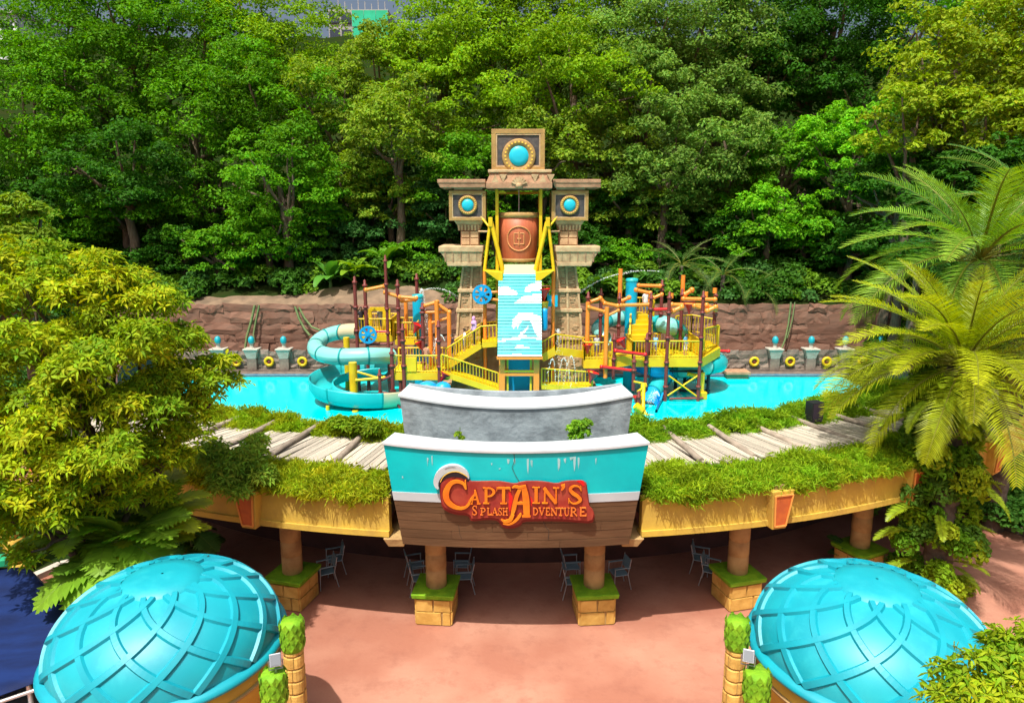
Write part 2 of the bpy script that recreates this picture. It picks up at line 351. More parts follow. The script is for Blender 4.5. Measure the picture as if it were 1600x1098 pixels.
# ---- low wall with pillars
low = thing('low_rock_wall', 'low grey brown rock wall with scalloped top along the far pool edge', 'wall', (0, 43, 0))
b = MB(); b.box((0.5, 43.05, 0.95), (50, 0.3, 0.95)); b.build('backing', M['greyrock'], low)
gv = [rock_mesh(40 + i, 1.0, 1.0, 1.0, M['greyrock'], 0.18) for i in range(6)]
for r_ in range(3):
    x = -24 + rnd.uniform(0, .4)
    while x < 25:
        w = rnd.uniform(0.55, 1.15); ph = ((x + 0.6 + 24) / 2.28) % 1.0
        hz = 0.42 + (0.16 * sin(ph * pi) if r_ == 2 else 0)
        if not (-11.5 < x < 11.5): inst('stone', rnd.choice(gv), low, (x + w / 2, -0.1, 0.46 + r_ * 0.38 + hz / 2), (0, rnd.uniform(-.06, .06), 0), (w * .98, rnd.uniform(.1, .22), hz * .98))
        x += w
def orb_pillar(u, label):
    p = at(u, 575, 42.75); x = p.x
    t = thing('pool_pillar', label, 'pillar', (x, 42.75, 0.4), group='pillars along the far pool edge')
    b = MB(); b.box((x, 42.75, 0.8), (0.62, 0.5, 0.9)); b.build('shaft', M['greyrock'], t, 0.04)
    b = MB(); b.hexa([(x - .28, 42.5, 1.25), (x + .28, 42.5, 1.25), (x + .28, 43.0, 1.25), (x - .28, 43.0, 1.25), (x - .44, 42.38, 1.82), (x + .44, 42.38, 1.82), (x + .44, 43.1, 1.82), (x - .44, 43.1, 1.82)])
    b.box((x, 42.74, 1.86), (0.96, 0.8, 0.09)); b.build('capital', M['palestone'], t, 0.02)
    b = MB(); b.lathe((x, 42.72, 1.9), [(0.2, 0), (0.13, 0.08), (0.11, 0.25), (0.17, 0.33)], 12); b.build('stem', M['palestone'], t)
    b = MB(); b.lathe((x, 42.72, 2.18), [(0.12, 0)] + [(0.2 * sin(q), 0.24 - 0.27 * cos(q)) for q in [0.5 + 0.28 * i for i in range(10)]] + [(0.01, 0.515)], 16); b.build('orb', M['dome'], t)
for u in (344, 396, 446): orb_pillar(u, 'squat grey stone pillar topped by a turquoise orb, in front of the rope-draped left rock wall')
for u in (1208, 1264, 1317, 1372): orb_pillar(u, 'pale stone pillar with turquoise orb, on the low wall beside the palm fronds')
for i, u in enumerate((370, 421, 473, 1178, 1234, 1291, 1347)):
    x = at(u, 566, 42.7).x
    t = thing('ring_spout', 'round yellow ring spout on low wall ' + ('below the green hanging ropes' if u < 600 else 'between the pale orb pillars'), 'spout', (x, 42.72, 1.05), group='yellow rings on the low wall, ' + ('rope side' if u < 600 else 'palm side'))
    b = MB(); n = 16
    for k in range(n):
        a0 = 2 * pi * k / n; a1 = 2 * pi * (k + 1) / n
    b.tube([(x + 0.24 * cos(2 * pi * k / n), 42.64, 1.05 + 0.24 * sin(2 * pi * k / n)) for k in range(n + 1)], 0.095, 7, cap=False); b.build('ring', M['yellow'], t)
    b = MB(); b.lathe((0, 0, 0), [(0.17, 0), (0.15, 0.05), (0.02, 0.07)], 12)
    b.v = [(x + p[0], 42.68 - p[2], 1.05 + p[1]) for p in b.v]; b.build('nozzle', M['maroon'], t)
b = MB(); p = at(1150, 585, 41.6); b.box((p.x, 41.6, 0.62), (1.5, 1.0, 0.18)); b.box((p.x, 41.65, 0.38), (1.3, 0.8, 0.35))
tag(b.build('stone_step', M['stone_rd'], None, 0.02), 'reddish stone step block at the far pool edge beside the teal tube', 'step')
# ropes and vines on the wall
def rope(pts, r, label, g=None):
    b = MB(); P = [at(u, v, 44.88 - i * 0.12) for i, (u, v) in enumerate(pts)]
    b.tube(P, r, 7); tag(b.build('hanging_vine', M['vine']), label, 'vine', g)
rope([(398, 477), (393, 500), (386, 525), (383, 545), (372, 566)], 0.085, 'thick green vine rope sweeping down the rock wall to the low pillars')
rope([(405, 477), (400, 500), (396, 522), (398, 535)], 0.06, 'short green vine hanging beside the thick vine above an orb')
rope([(461, 479), (467, 497), (476, 514), (484, 524)], 0.08, 'green vine running down the wall towards the round slide bend')
rope([(467, 480), (476, 497), (487, 511), (500, 516)], 0.07, 'upper green vine of the pair reaching over the round slide bend')
rope([(282, 497), (295, 520), (307, 542)], 0.07, 'green vine on the wall half hidden by the yellow-green tree')
rope([(1236, 472), (1232, 505), (1227, 530), (1218, 552)], 0.06, 'dark green vine hanging down the shaded wall by the orbs')
rope([(1242, 472), (1238, 500), (1230, 528)], 0.04, 'thin vine beside the dark green vine on the shaded wall')
# kerbs of the planting beds
b = MB()
pts = [onz(55, 905), onz(95, 887), onz(150, 875), onz(210, 868)]
for p, q in zip(pts, pts[1:]): b.beam(p + Vector((0, 0, .07)), q + Vector((0, 0, .07)), 0.25, 0.2)
tag(b.build('planting_kerb', M['palestone']), kind='structure')
b = MB(); pts = [onz(1530, 818), onz(1560, 823), onz(1590, 832), onz(1640, 850)]
for p, q in zip(pts, pts[1:]): b.beam(p + Vector((0, 0, .07)), q + Vector((0, 0, .07)), 0.3, 0.24)
tag(b.build('planting_kerb', M['greyrock']), kind='structure')
b = MB(); b.add([onz(1528, 815, .01), onz(1640, 848, .01), onz(1760, 790, .01), onz(1560, 760, .01)], [(0, 1, 2, 3)]); tag(b.build('planting_bed', M['soil']), kind='structure')
b = MB(); b.add([onz(55, 903, .01), onz(210, 866, .01), onz(230, 800, .01), onz(-150, 800, .01), onz(-200, 960, .01), onz(0, 925, .01)], [(0, 1, 2, 3, 4, 5)]); tag(b.build('planting_bed', M['soil']), kind='structure')

# ================================================================== pavilion
pav = thing('ring_pavilion', 'curved ochre pavilion with plank roof, round columns and planted edges', 'pavilion', (RCX, 15.85, 0))
HA = 6.95
for s in (-1, 1):
    a0, a1 = radians(s * HA), radians(s * 50)
    b = MB(); b.arc(24.02, 24.22, 2.80, 3.68, min(a0, a1), max(a0, a1), 40); fa = b.build('fascia', M['yellowwall'], pav)
    b = MB(); b.arc(24.225, 24.28, 2.74, 2.88, min(a0, a1), max(a0, a1), 40); b.arc(23.9, 24.218, 2.74, 2.797, min(a0, a1), max(a0, a1), 40); b.build('lip', M['yellowwall'], fa)
    b = MB(); b.arc(22.85, 24.0, 3.2, 3.6, min(a0, a1), max(a0, a1), 30); b.build('front_trough', M['dark_trough'], pav)
    b = MB(); b.arc(19.6, 20.75, 3.2, 3.56, min(a0, a1), max(a0, a1), 30); b.build('rear_trough', M['dark_trough'], pav)
b = MB(); b.arc(19.9, 20.2, 0, 3.18, radians(-84), radians(84), 80); b.build('added_shade_wall', M['shade_wall'], pav)  # wall added so the space behind the columns stays dark
b = MB(); b.arc(20.76, 22.84, 3.55, 3.6, radians(-50), radians(50), 60); b.build('added_ceiling', M['shade_wall'], pav)  # added below the gapped planks to block sun and deepen the shade
# columns
for ang in (-45, -35, -25.3, -14.8, -5, 5, 14.8, 25.3, 35, 45):
    a = radians(ang); c = rp(23.0, a, 0); Rz = Matrix.Rotation(a, 3, 'Z')
    def P3(x, y, z): return c + Rz @ Vector((x, y, z))
    col = None
    b = MB(); prof = []
    zz = 0.86
    while zz < 2.95:
        h = 0.34 + 0.08 * ((int(zz * 10) * 7) % 3)
        prof += [(0.245, zz), (0.265, zz + 0.02), (0.262, zz + h - 0.03), (0.243, zz + h - 0.005)]; zz += h
    prof[-1] = (0.25, 3.15)
    b.lathe(c, prof, 20); col = b.build('column', M['column'], pav)
    b = MB(); hw = 0.43
    cor = [(-hw, -hw), (hw, -hw), (hw, hw), (-hw, hw)]
    b.hexa([P3(x * 1.03, y * 1.03, 0) for x, y in cor] + [P3(x * .97, y * .97, 0.74) for x, y in cor])
    ped = b.build('pedestal', M['yellowwall'] if False else M['column'], col, 0.02)
    # stone blocks facing the pedestal
    for face in range(4):
        fr = Matrix.Rotation(face * pi / 2, 3, 'Z')
        for (x0, x1, z0, z1) in ((-0.43, -0.015, 0.39, 0.70), (0.015, 0.43, 0.39, 0.70), (-0.43, 0.20, 0.03, 0.36), (0.23, 0.43, 0.03, 0.36)):
            m = MB(); y = -0.435
            vs = [(x0, y - .03, z0), (x1, y - .03, z0), (x1, y + .02, z0), (x0, y + .02, z0), (x0 + .015, y - .045, z1), (x1 - .015, y - .045, z1), (x1, y + .03, z1), (x0, y + .03, z1)]
            m.hexa([c + Rz @ (fr @ Vector(p)) for p in vs]); m.build('block', M['blockcol'], col)
    b = MB(); hw = 0.545
    cor = [(-hw, -hw), (hw, -hw), (hw, hw), (-hw, hw)]
    b.hexa([P3(x * .96, y * .96, 0.74) for x, y in cor] + [P3(x, y, 0.87) for x, y in cor]); b.build('moss_cap', M['moss'], col, 0.025)
    b = MB()
    for k in range(14):
        q = 2 * pi * k / 14; d = Vector((cos(q), sin(q), 0)); e = Vector((-sin(q), cos(q), 0))
        p0 = c + d * 0.255
        b.add([p0 + e * .06 + Vector((0, 0, 2.62)), p0 - e * .06 + Vector((0, 0, 2.62)), p0 - e * .07 + d * .06 + Vector((0, 0, 2.48)), p0 + d * .1 + Vector((0, 0, 2.38)), p0 + e * .07 + d * .06 + Vector((0, 0, 2.48))], [(0, 1, 2, 3, 4)])
    b.lathe(c, [(0.262, 2.55), (0.29, 2.62), (0.28, 2.74)], 16); b.build('leaf_collar', M['moss'], col)
# orange keystone plaques on the fascia
for ang in (-35, -25.3, -15.2, 15.0, 25.3, 35):
    a = radians(ang); Rz = Matrix.Rotation(a, 3, 'Z')
    def pk(r, x, z): return rp(r, a, z) + Rz @ Vector((x, 0, 0))
    b = MB(); b.hexa([pk(24.42, -.19, 2.70), pk(24.42, .19, 2.70), pk(24.15, .19, 2.70), pk(24.15, -.19, 2.70), pk(24.50, -.30, 3.70), pk(24.50, .30, 3.70), pk(24.15, .30, 3.70), pk(24.15, -.30, 3.70)])
    k = b.build('keystone', M['yellowwall'], pav, 0.015)
    b = MB()
    b.hexa([pk(24.45, -.13, 2.80), pk(24.45, .13, 2.80), pk(24.40, .13, 2.80), pk(24.40, -.13, 2.80), pk(24.52, -.22, 3.58), pk(24.52, .22, 3.58), pk(24.45, .22, 3.58), pk(24.45, -.22, 3.58)]); b.build('plaque', M['orange'], k)
    b = MB()
    for (x0, z0), (x1, z1) in (((-.15, 2.79), (.15, 2.79)), ((.15, 2.79), (.24, 3.60)), ((.24, 3.60), (-.24, 3.60)), ((-.24, 3.60), (-.15, 2.79))):
        r0 = 24.455 + (z0 - 2.8) * .09; r1 = 24.455 + (z1 - 2.8) * .09
        b.beam(pk(r0, x0, z0), pk(r1, x1, z1), .035, .035)
    b.build('plaque_trim', M['orange_lt'], k)
    b = MB(); b.box((0, 0, 0), (.34, .16, .12), Rz); b.v = [tuple(Vector(p) + rp(24.3, a, 3.74)) for p in b.v]; b.build('cap_block', M['stone_rd'], k)
# plank roof: radial planks in panels, logs between
pm = MB(); pm.box((0, 0, 0), (1, 1, 1)); pmo = pm.build('plank', M['plank']); plank_me = pmo.data; bpy.data.objects.remove(pmo)
PITCHA = 4.15
for s in (-1, 1):
    for k in range(10):
        ac = s * (HA + 0.35 + PITCHA * (k + 0.5))
        zoff = rnd.uniform(-0.04, 0.06); tw = rnd.uniform(-0.03, 0.03) + s * 0.05
        nP = 11; wdt = 1.52 / nP
        for i in range(nP):
            a = radians(ac); Rz = Matrix.Rotation(a, 3, 'Z')
            x = (i - (nP - 1) / 2) * wdt
            L = 2.25 + rnd.uniform(-0.2, 0.25)
            o = inst('plank', plank_me, pav)
            c = rp(22.0, a, 3.92 + zoff + rnd.uniform(-.012, .012)) + Rz @ Vector((x, rnd.uniform(-.1, .1), 0))
            o.location = c - Vector(pav.location); o.rotation_euler = (rnd.uniform(-.012, .012) - 0.03, rnd.uniform(-.03, .03), a + tw + rnd.uniform(-.012, .012)); o.scale = (wdt * 0.9, L, 0.045)
        a = radians(ac + s * PITCHA * 0.5 + rnd.uniform(-.3, .3)); Rz = Matrix.Rotation(a, 3, 'Z')
        b = MB(); b.tube([rp(23.0, a, 3.98 + rnd.uniform(-.02, .05)), rp(20.4 + rnd.uniform(-.2, .3), a + s * radians(.5), 4.02 + rnd.uniform(-.02, .06))], [0.09, 0.075], 8)
        b.build('roof_log', M['log'], pav)
        b = MB(); b.beam(rp(23.0, radians(ac), 3.78), rp(20.6, radians(ac), 3.78), .12, .14); b.build('rafter', M['log'], pav)

# ================================================================== ship-hull sign front
HX = 0.09
hull = thing('ship_hull_front', 'ship hull shaped entrance front, teal above brown planks with white caps', 'ship front', (HX, 15.9, 0))
def hy(s, z): return 14.36 + 0.2 * s * s - 0.085 * (z - 2.67)
def hw_(z): return 2.60 + (z - 2.67) * 0.135
def hp(s, z, off=0.0, sheer=0.0): return Vector((HX + s * hw_(z), hy(s, z) + off, z + sheer * s * s))
def hull_strip(z0, z1, t0, t1, s0=-1.0, s1=1.0, n=24, sh0=0.0, sh1=0.0):
    b = MB(); vs = []
    for i in range(n + 1):
        s = s0 + (s1 - s0) * i / n
        vs += [hp(s, z0, -t0, sh0), hp(s, z1, -t0, sh1), hp(s, z1, t1, sh1), hp(s, z0, t1, sh0)]
    fs = [(i * 4 + k, i * 4 + (k + 1) % 4, (i + 1) * 4 + (k + 1) % 4, (i + 1) * 4 + k) for i in range(n) for k in range(4)]
    fs += [(3, 2, 1, 0), (n * 4, n * 4 + 1, n * 4 + 2, n * 4 + 3)]
    b.add(vs, fs); return b
hull_strip(4.0, 5.0, 0.0, 0.5, sh1=0.12).build('teal_wall', M['hullteal'], hull)
hull_strip(3.79, 3.998, 0.02, 0.5).build('white_band', M['white'], hull)
# brown planks, seams recessed
hull_strip(2.70, 3.788, -0.03, 0.5, -.995, .995).build('hull_core', M['dark_trough'], hull)
for z0, z1, cuts in ((3.66, 3.785, (-1, -.45, .2, 1)), (3.52, 3.65, (-1, -.1, .6, 1)), (3.30, 3.51, (-1, -.62, .3, 1)), (3.08, 3.29, (-1, -.2, .72, 1)), (2.87, 3.07, (-1, -.55, .1, 1)), (2.67, 2.86, (-1, .38, 1))):
    for s0, s1 in zip(cuts, cuts[1:]):
        hull_strip(z0, z1, rnd.uniform(0.0, 0.012), 0.1, s0 + .001, s1 - .001, 10).build('plank', M['hullbrown'], hull)
def cap_mesh(z, yf, t, hwid, sheer, thick, n=24, rear_w=0.94):
    b = MB(); vs = []
    for i in range(n + 1):
        s = -1 + 2 * i / n; zz = z + sheer * s * s; ext = 0.05 + 0.10 * s * s
        y0 = yf(s) - 0.04; y1 = y0 + t + ext
        vs += [Vector((HX + s * hwid, y0, zz - thick)), Vector((HX + s * hwid, y0, zz)), Vector((HX + s * hwid * rear_w, y1, zz + 0.03)), Vector((HX + s * hwid * rear_w, y1, zz - thick))]
    fs = [(i * 4 + k, i * 4 + (k + 1) % 4, (i + 1) * 4 + (k + 1) % 4, (i + 1) * 4 + k) for i in range(n) for k in range(4)]
    fs += [(3, 2, 1, 0), (n * 4, n * 4 + 1, n * 4 + 2, n * 4 + 3)]
    return b.add(vs, fs)
cap_mesh(5.07, lambda s: hy(s, 5.07), 0.46, hw_(5.05) + 0.02, 0.13, 0.075).build('white_cap', M['white'], hull, 0.015)
# rear grey bulwark
def ry(s): return 16.55 + 0.2 * s * s
b = MB(); n = 24; vs = []
for i in range(n + 1):
    s = -1 + 2 * i / n
    vs += [(HX + .02 + s * 2.78, ry(s) + .1, 3.6), (HX + .02 + s * 2.95, ry(s), 5.30 + .26 * s * s), (HX + .02 + s * 2.95, ry(s) + .7, 5.30 + .26 * s * s), (HX + .02 + s * 2.8, ry(s) + .7, 3.6)]
fs = [(i * 4 + k, i * 4 + (k + 1) % 4, (i + 1) * 4 + (k + 1) % 4, (i + 1) * 4 + k) for i in range(n) for k in range(4)] + [(3, 2, 1, 0), (n * 4, n * 4 + 1, n * 4 + 2, n * 4 + 3)]
b.add(vs, fs); b.build('grey_bulwark', M['hullgrey'], hull)
cap_mesh(5.38, ry, 0.78, 2.97, 0.27, 0.075, rear_w=0.955).build('white_cap', M['white'], hull, 0.015)
b = MB(); vs = []
for i in range(n + 1):
    s = -1 + 2 * i / n; zz = 5.38 + .27 * s * s; y1 = ry(s) + .80 + .1 * s * s
    vs += [(HX + s * 2.84, y1, zz - .1), (HX + s * 2.84, y1, zz + .13 * (1 - s * s) + .03), (HX + s * 2.84, y1 + .16, zz + .13 * (1 - s * s) + .03), (HX + s * 2.84, y1 + .16, zz - .1)]
b.add(vs, fs); b.build('rear_lip', M['hullgrey'], hull)
b = MB(); b.box((HX, 15.95, 3.55), (5.3, 2.4, 0.12)); b.build('deck', M['hullgrey'], hull)
b = MB(); b.box((HX, 15.8, 2.74), (5.05, 2.2, 0.10)); b.build('underside', M['hullbrown'], hull)
for s in (-1, 1):
    b = MB(); b.hexa([(HX + s * 2.64 - .06, 14.95, 2.72), (HX + s * 2.64 + .06, 14.95, 2.72), (HX + s * 2.64 + .06, 17.2, 2.72), (HX + s * 2.64 - .06, 17.2, 2.72), (HX + s * 2.82 - .06, 14.95, 4.25), (HX + s * 2.82 + .06, 14.95, 4.25), (HX + s * 2.82 + .06, 17.2, 4.25), (HX + s * 2.82 - .06, 17.2, 4.25)])
    b.build('side_wall', M['hullbrown'], hull)
    b = MB(); b.hexa([(HX + s * 2.72 - .25, 14.75, 2.5), (HX + s * 2.72 + .12, 14.75, 2.5), (HX + s * 2.72 + .12, 16.5, 2.5), (HX + s * 2.72 - .25, 16.5, 2.5), (HX + s * 2.78 - .3, 14.7, 2.72), (HX + s * 2.78 + .2, 14.7, 2.72), (HX + s * 2.78 + .2, 16.5, 2.72), (HX + s * 2.78 - .3, 16.5, 2.72)])
    b.build('corner_corbel', M['column'], hull, .02)
# pale paint scuffs running down the teal wall, hairline cracks
rs = random.Random(3)
b = MB()
for (u, v, h, w) in ((668, 716, 15, 2.5), (674, 713, 20, 2), (794, 716, 10, 4), (803, 716, 12, 3), (824, 716, 27, 3), (831, 718, 14, 2), (873, 716, 23, 3), (884, 716, 10, 5), (897, 713, 32, 5), (905, 715, 20, 3), (931, 717, 13, 2.5), (627, 748, 6, 2), (769, 723, 4, 3), (780, 731, 3, 3), (893, 714, 6, 8), (690, 735, 8, 1.5)):
    for j in range(3):
        uu = u + rs.uniform(-1.5, 1.5); ww = w * rs.uniform(.4, .9) / 2; hh = h * rs.uniform(.5, 1)
        q = []
        for du, dv in ((-ww, 0), (ww, rs.uniform(-1, 1)), (ww * .6, hh * .6), (0, hh), (-ww * .7, hh * .5)):
            p = at(uu + du, v + dv, 14.2); s = (p.x - HX) / hw_(p.z); q.append((p.x, hy(s, p.z) - 0.004 - j * .001, p.z))
        b.add(q, [tuple(range(5))])
tag(b.build('paint_scuffs', M['scuff'], hull), kind='stuff')
b = MB()
def crack(pts, w):
    q0 = []; q1 = []
    for u, v in pts:
        p = at(u, v, 14.25); s = (p.x - HX) / hw_(p.z); y = hy(s, p.z) - 0.018
        q0.append((p.x - w, y, p.z)); q1.append((p.x + w, y, p.z))
    for i in range(len(pts) - 1): b.add([q0[i], q1[i], q1[i + 1], q0[i + 1]], [(0, 1, 2, 3)])
crack([(803, 705), (804, 718), (800, 728), (805, 740), (812, 752)], .006)
crack([(849, 815), (853, 825), (858, 831), (857, 845)], .006); crack([(716, 823), (718, 838), (721, 846)], .004)
b.build('cracks', M['dark_trough'], hull)

# ------------------------------------------------------------------ the name board
def sz(x, y, Y): return at(640 + x / 5.0, 710 + y / 5.0, Y)
def flat(poly, Y, depth):
    """outline in sign coordinates, front face at Y - depth"""
    b = MB(); P = [sz(x, y, Y) for x, y in poly]
    return b.prism([(p.x, p.z) for p in P], (0, Y, 0), (1, 0, 0), (0, 0, 1), depth)
def smooth(poly, it=2):
    for _ in range(it):
        q = []
        for i in range(len(poly)):
            a, c = poly[i], poly[(i + 1) % len(poly)]
            q += [(a[0] * .75 + c[0] * .25, a[1] * .75 + c[1] * .25), (a[0] * .25 + c[0] * .75, a[1] * .25 + c[1] * .75)]
        poly = q
    return poly
sign = thing('name_board', 'red carved name board with orange letters and a sailor cap on the hull', 'sign', (HX, 14.2, 3.0))
OUT = [(246, 330), (242, 262), (248, 205), (280, 180), (340, 166), (410, 176), (462, 205), (560, 205), (680, 202), (760, 213), (825, 226), (880, 205), (980, 202), (1060, 208), (1150, 226), (1205, 204), (1300, 198), (1374, 205), (1380, 262), (1392, 345), (1402, 405), (1432, 430), (1441, 470), (1422, 527), (1300, 516), (1150, 506), (1000, 506), (880, 510), (864, 545), (800, 570), (738, 562), (712, 530), (690, 500), (600, 494), (485, 512), (472, 472), (440, 457), (380, 457), (310, 436), (262, 402)]
flat(smooth([(x + (4 if x > 840 else -4), y + (5 if y > 350 else -4)) for x, y in OUT], 1), 14.30, 0.14).build('board_back', M['signedge'], sign)
flat(smooth(OUT, 1), 14.17, 0.05).build('board', M['signred'], sign)
YL = 14.122
def stroke(b, pts, Y, depth):
    """variable-width brush stroke: (x, y, w) in sign coordinates"""
    L = []; R = []
    for i, (x, y, w) in enumerate(pts):
        x0, y0 = pts[max(i - 1, 0)][:2]; x1, y1 = pts[min(i + 1, len(pts) - 1)][:2]
        d = math.hypot(x1 - x0, y1 - y0) or 1; nx, ny = -(y1 - y0) / d, (x1 - x0) / d
        L.append((x + nx * w / 2, y + ny * w / 2)); R.append((x - nx * w / 2, y - ny * w / 2))
    for i in range(len(pts) - 1):
        q = [L[i], L[i + 1], R[i + 1], R[i]]
        P = [sz(x, y, Y) for x, y in q]
        b.prism([(p.x, p.z) for p in P], (0, Y, 0), (1, 0, 0), (0, 0, 1), depth)
def curve(pts, n=5):
    out = []
    for i in range(len(pts) - 1):
        p0 = pts[max(i - 1, 0)]; p1 = pts[i]; p2 = pts[i + 1]; p3 = pts[min(i + 2, len(pts) - 1)]
        for k in range(n):
            t = k / n; out.append(tuple(0.5 * (2 * p1[j] + (p2[j] - p0[j]) * t + (2 * p0[j] - 5 * p1[j] + 4 * p2[j] - p3[j]) * t * t + (3 * p1[j] - p0[j] - 3 * p2[j] + p3[j]) * t ** 3) for j in range(3)))
    return out + [pts[-1]]
GL = {   # strokes in a unit cell, y down, thick ~ .24, thin ~ .1
    'A': [[(.08, 1, .1), (.5, 0, .12)], [(.46, 0, .2), (.86, 1, .26)], [(.25, .66, .09), (.72, .66, .09)], [(-.02, .97, .06), (.22, .97, .06)], [(.66, .97, .06), (1.04, .97, .06)]],
    'P': [[(.22, 0, .24), (.22, 1, .24)], ('c', (.2, .05, .09), (.6, .05, .12), (.84, .26, .24), (.62, .5, .12), (.3, .54, .08)), [(0, .97, .06), (.46, .97, .06)], [(-.02, .03, .06), (.3, .03, .06)]],
    'T': [[(.5, 0, .24), (.5, 1, .24)], [(0, .07, .12), (1, .07, .12)], [(.04, .02, .06), (.0, .24, .05)], [(.96, .02, .06), (1.0, .24, .05)], [(.26, .97, .06), (.74, .97, .06)]],
    'I': [[(.5, 0, .42), (.5, 1, .42)], [(.02, .03, .07), (.98, .03, .07)], [(.02, .97, .07), (.98, .97, .07)]],
    'N': [[(.16, 0, .1), (.16, 1, .12)], [(.12, .03, .24), (.84, .97, .24)], [(.84, 0, .1), (.84, 1, .1)], [(0, .97, .06), (.34, .97, .06)], [(.66, .03, .06), (1.02, .03, .06)]],
    'S': [('c', (.86, .24, .05), (.72, .06, .1), (.42, .03, .13), (.18, .2, .22), (.36, .42, .26), (.66, .58, .26), (.84, .8, .22), (.56, .98, .12), (.28, .95, .1), (.1, .76, .05)), [(.86, .02, .05), (.88, .3, .07)], [(.1, .7, .07), (.1, .98, .05)]],
    'L': [[(.2, 0, .24), (.2, 1, .24)], [(.1, .95, .1), (.9, .95, .1)], [(.9, .7, .05), (.9, 1, .08)], [(0, .03, .06), (.42, .03, .06)]],
    'H': [[(.2, 0, .2), (.2, 1, .2)], [(.8, 0, .2), (.8, 1, .2)], [(.2, .5, .1), (.8, .5, .1)], [(.02, .03, .06), (.38, .03, .06)], [(.02, .97, .06), (.38, .97, .06)], [(.62, .03, .06), (.98, .03, .06)], [(.62, .97, .06), (.98, .97, .06)]],
    'D': [[(.2, 0, .22), (.2, 1, .22)], ('c', (.1, .05, .09), (.55, .06, .12), (.88, .45, .22), (.6, .92, .13), (.1, .95, .09))],
    'V': [[(.14, 0, .24), (.5, 1, .2)], [(.5, 1, .1), (.86, 0, .1)], [(0, .03, .06), (.34, .03, .06)], [(.7, .03, .06), (1, .03, .06)]],
    'E': [[(.22, 0, .22), (.22, 1, .22)], [(.1, .05, .1), (.86, .05, .1)], [(.2, .5, .09), (.66, .5, .09)], [(.1, .95, .1), (.9, .95, .1)], [(.86, .02, .06), (.86, .26, .06)], [(.9, .72, .06), (.9, .98, .06)]],
    'U': [('c', (.2, 0, .22), (.2, .6, .22), (.34, .92, .16), (.6, .95, .1), (.8, .7, .1), (.82, 0, .1)), [(.02, .03, .06), (.4, .03, .06)], [(.66, .03, .06), (1, .03, .06)]],
    'R': [[(.2, 0, .22), (.2, 1, .22)], ('c', (.2, .05, .09), (.55, .05, .12), (.78, .26, .2), (.56, .48, .11), (.25, .5, .08)), [(.45, .5, .16), (.98, .98, .2)], [(.02, .97, .06), (.4, .97, .06)]],
}
def outline(src, par, grow):
    # dark shading painted as an offset shadow behind a letter: every stroke quad pushed out a little, set deeper
    o = MB(); g = grow * .2 / 70.0
    for i in range(0, len(src.v), 16):
        q = src.v[i:i + 4]; cx_ = sum(p[0] for p in q) / 4; cz_ = sum(p[2] for p in q) / 4; poly = []
        for p in q:
            dx, dz = p[0] - cx_, p[2] - cz_; d = math.hypot(dx, dz) or 1; poly.append((p[0] + dx / d * g * 1.5 + g * .4, p[2] + dz / d * g * 1.5 - g * .4))
        o.prism(poly, (0, YL, 0), (1, 0, 0), (0, 0, 1), .018 + (i // 16 % 7) * .0012)
    o.build('letter_shadow', M['signedge'], par)
def letter(ch, x, y, w, h, mt, fat=1.0):
    b = MB()
    for i, st in enumerate(GL[ch]):
        pts = curve(list(st[1:]), 4) if st[0] == 'c' else list(st)
        q = []
        for px, py, pw in pts: q.append((x + px * w, y + py * h, max(pw * w * fat, 3.5)))
        stroke(b, q, YL, 0.045 + i * 0.002)
    L = b.build('letter', mt, sign); outline(b, L, 3.0 if h < 90 else 5.0)
# big C and big A are drawn on their own
b = MB(); stroke(b, curve([(436, 262, 10), (420, 222, 22), (370, 205, 26), (318, 226, 36), (285, 290, 48), (292, 355, 46), (335, 402, 36), (395, 422, 24), (440, 412, 18), (472, 385, 8)], 4), YL, .05); stroke(b, [(436, 196, 9), (440, 268, 14)], YL, .053); outline(b, b.build('letter', M['letter'], sign), 6.0)
letter('A', 478, 275, 72, 115, M['letter'], 0.95)
b = MB(); stroke(b, curve([(520, 300, 14), (480, 350, 16), (455, 395, 16), (425, 415, 8)], 4), YL, .044); b.build('letter_tail', M['letter'], sign)
letter('P', 575, 255, 100, 132, M['letter'], 0.95)
letter('T', 680, 250, 108, 138, M['letter'], 0.95)
b = MB(); stroke(b, curve([(800, 480, 20), (815, 420, 34), (835, 330, 30), (870, 245, 26)], 4), YL, .05)
stroke(b, curve([(890, 235, 34), (905, 320, 50), (912, 400, 52), (915, 490, 48)], 4), YL, .053)
stroke(b, [(835, 380, 20), (920, 380, 20)], YL, .056); stroke(b, [(880, 487, 14), (945, 487, 14)], YL, .058)
stroke(b, curve([(800, 255, 8), (825, 245, 18), (860, 250, 20), (905, 240, 14)], 4), YL, .06)
stroke(b, curve([(806, 470, 26), (785, 515, 28), (745, 528, 22), (715, 510, 8)], 4), YL, .062); stroke(b, curve([(730, 545, 6), (780, 550, 14), (830, 520, 18), (862, 478, 20), (868, 460, 8)], 4), YL, .064)
outline(b, b.build('letter', M['letter'], sign), 6.0)
letter('I', 958, 250, 60, 135, M['letter'])
letter('N', 1035, 255, 130, 130, M['letter'], 0.8)
b = MB(); stroke(b, curve([(1197, 232, 30), (1200, 252, 24), (1186, 278, 6)], 4), YL, .05); b.build('apostrophe', M['letter'], sign)
letter('S', 1232, 238, 122, 148, M['letter'], 0.9)
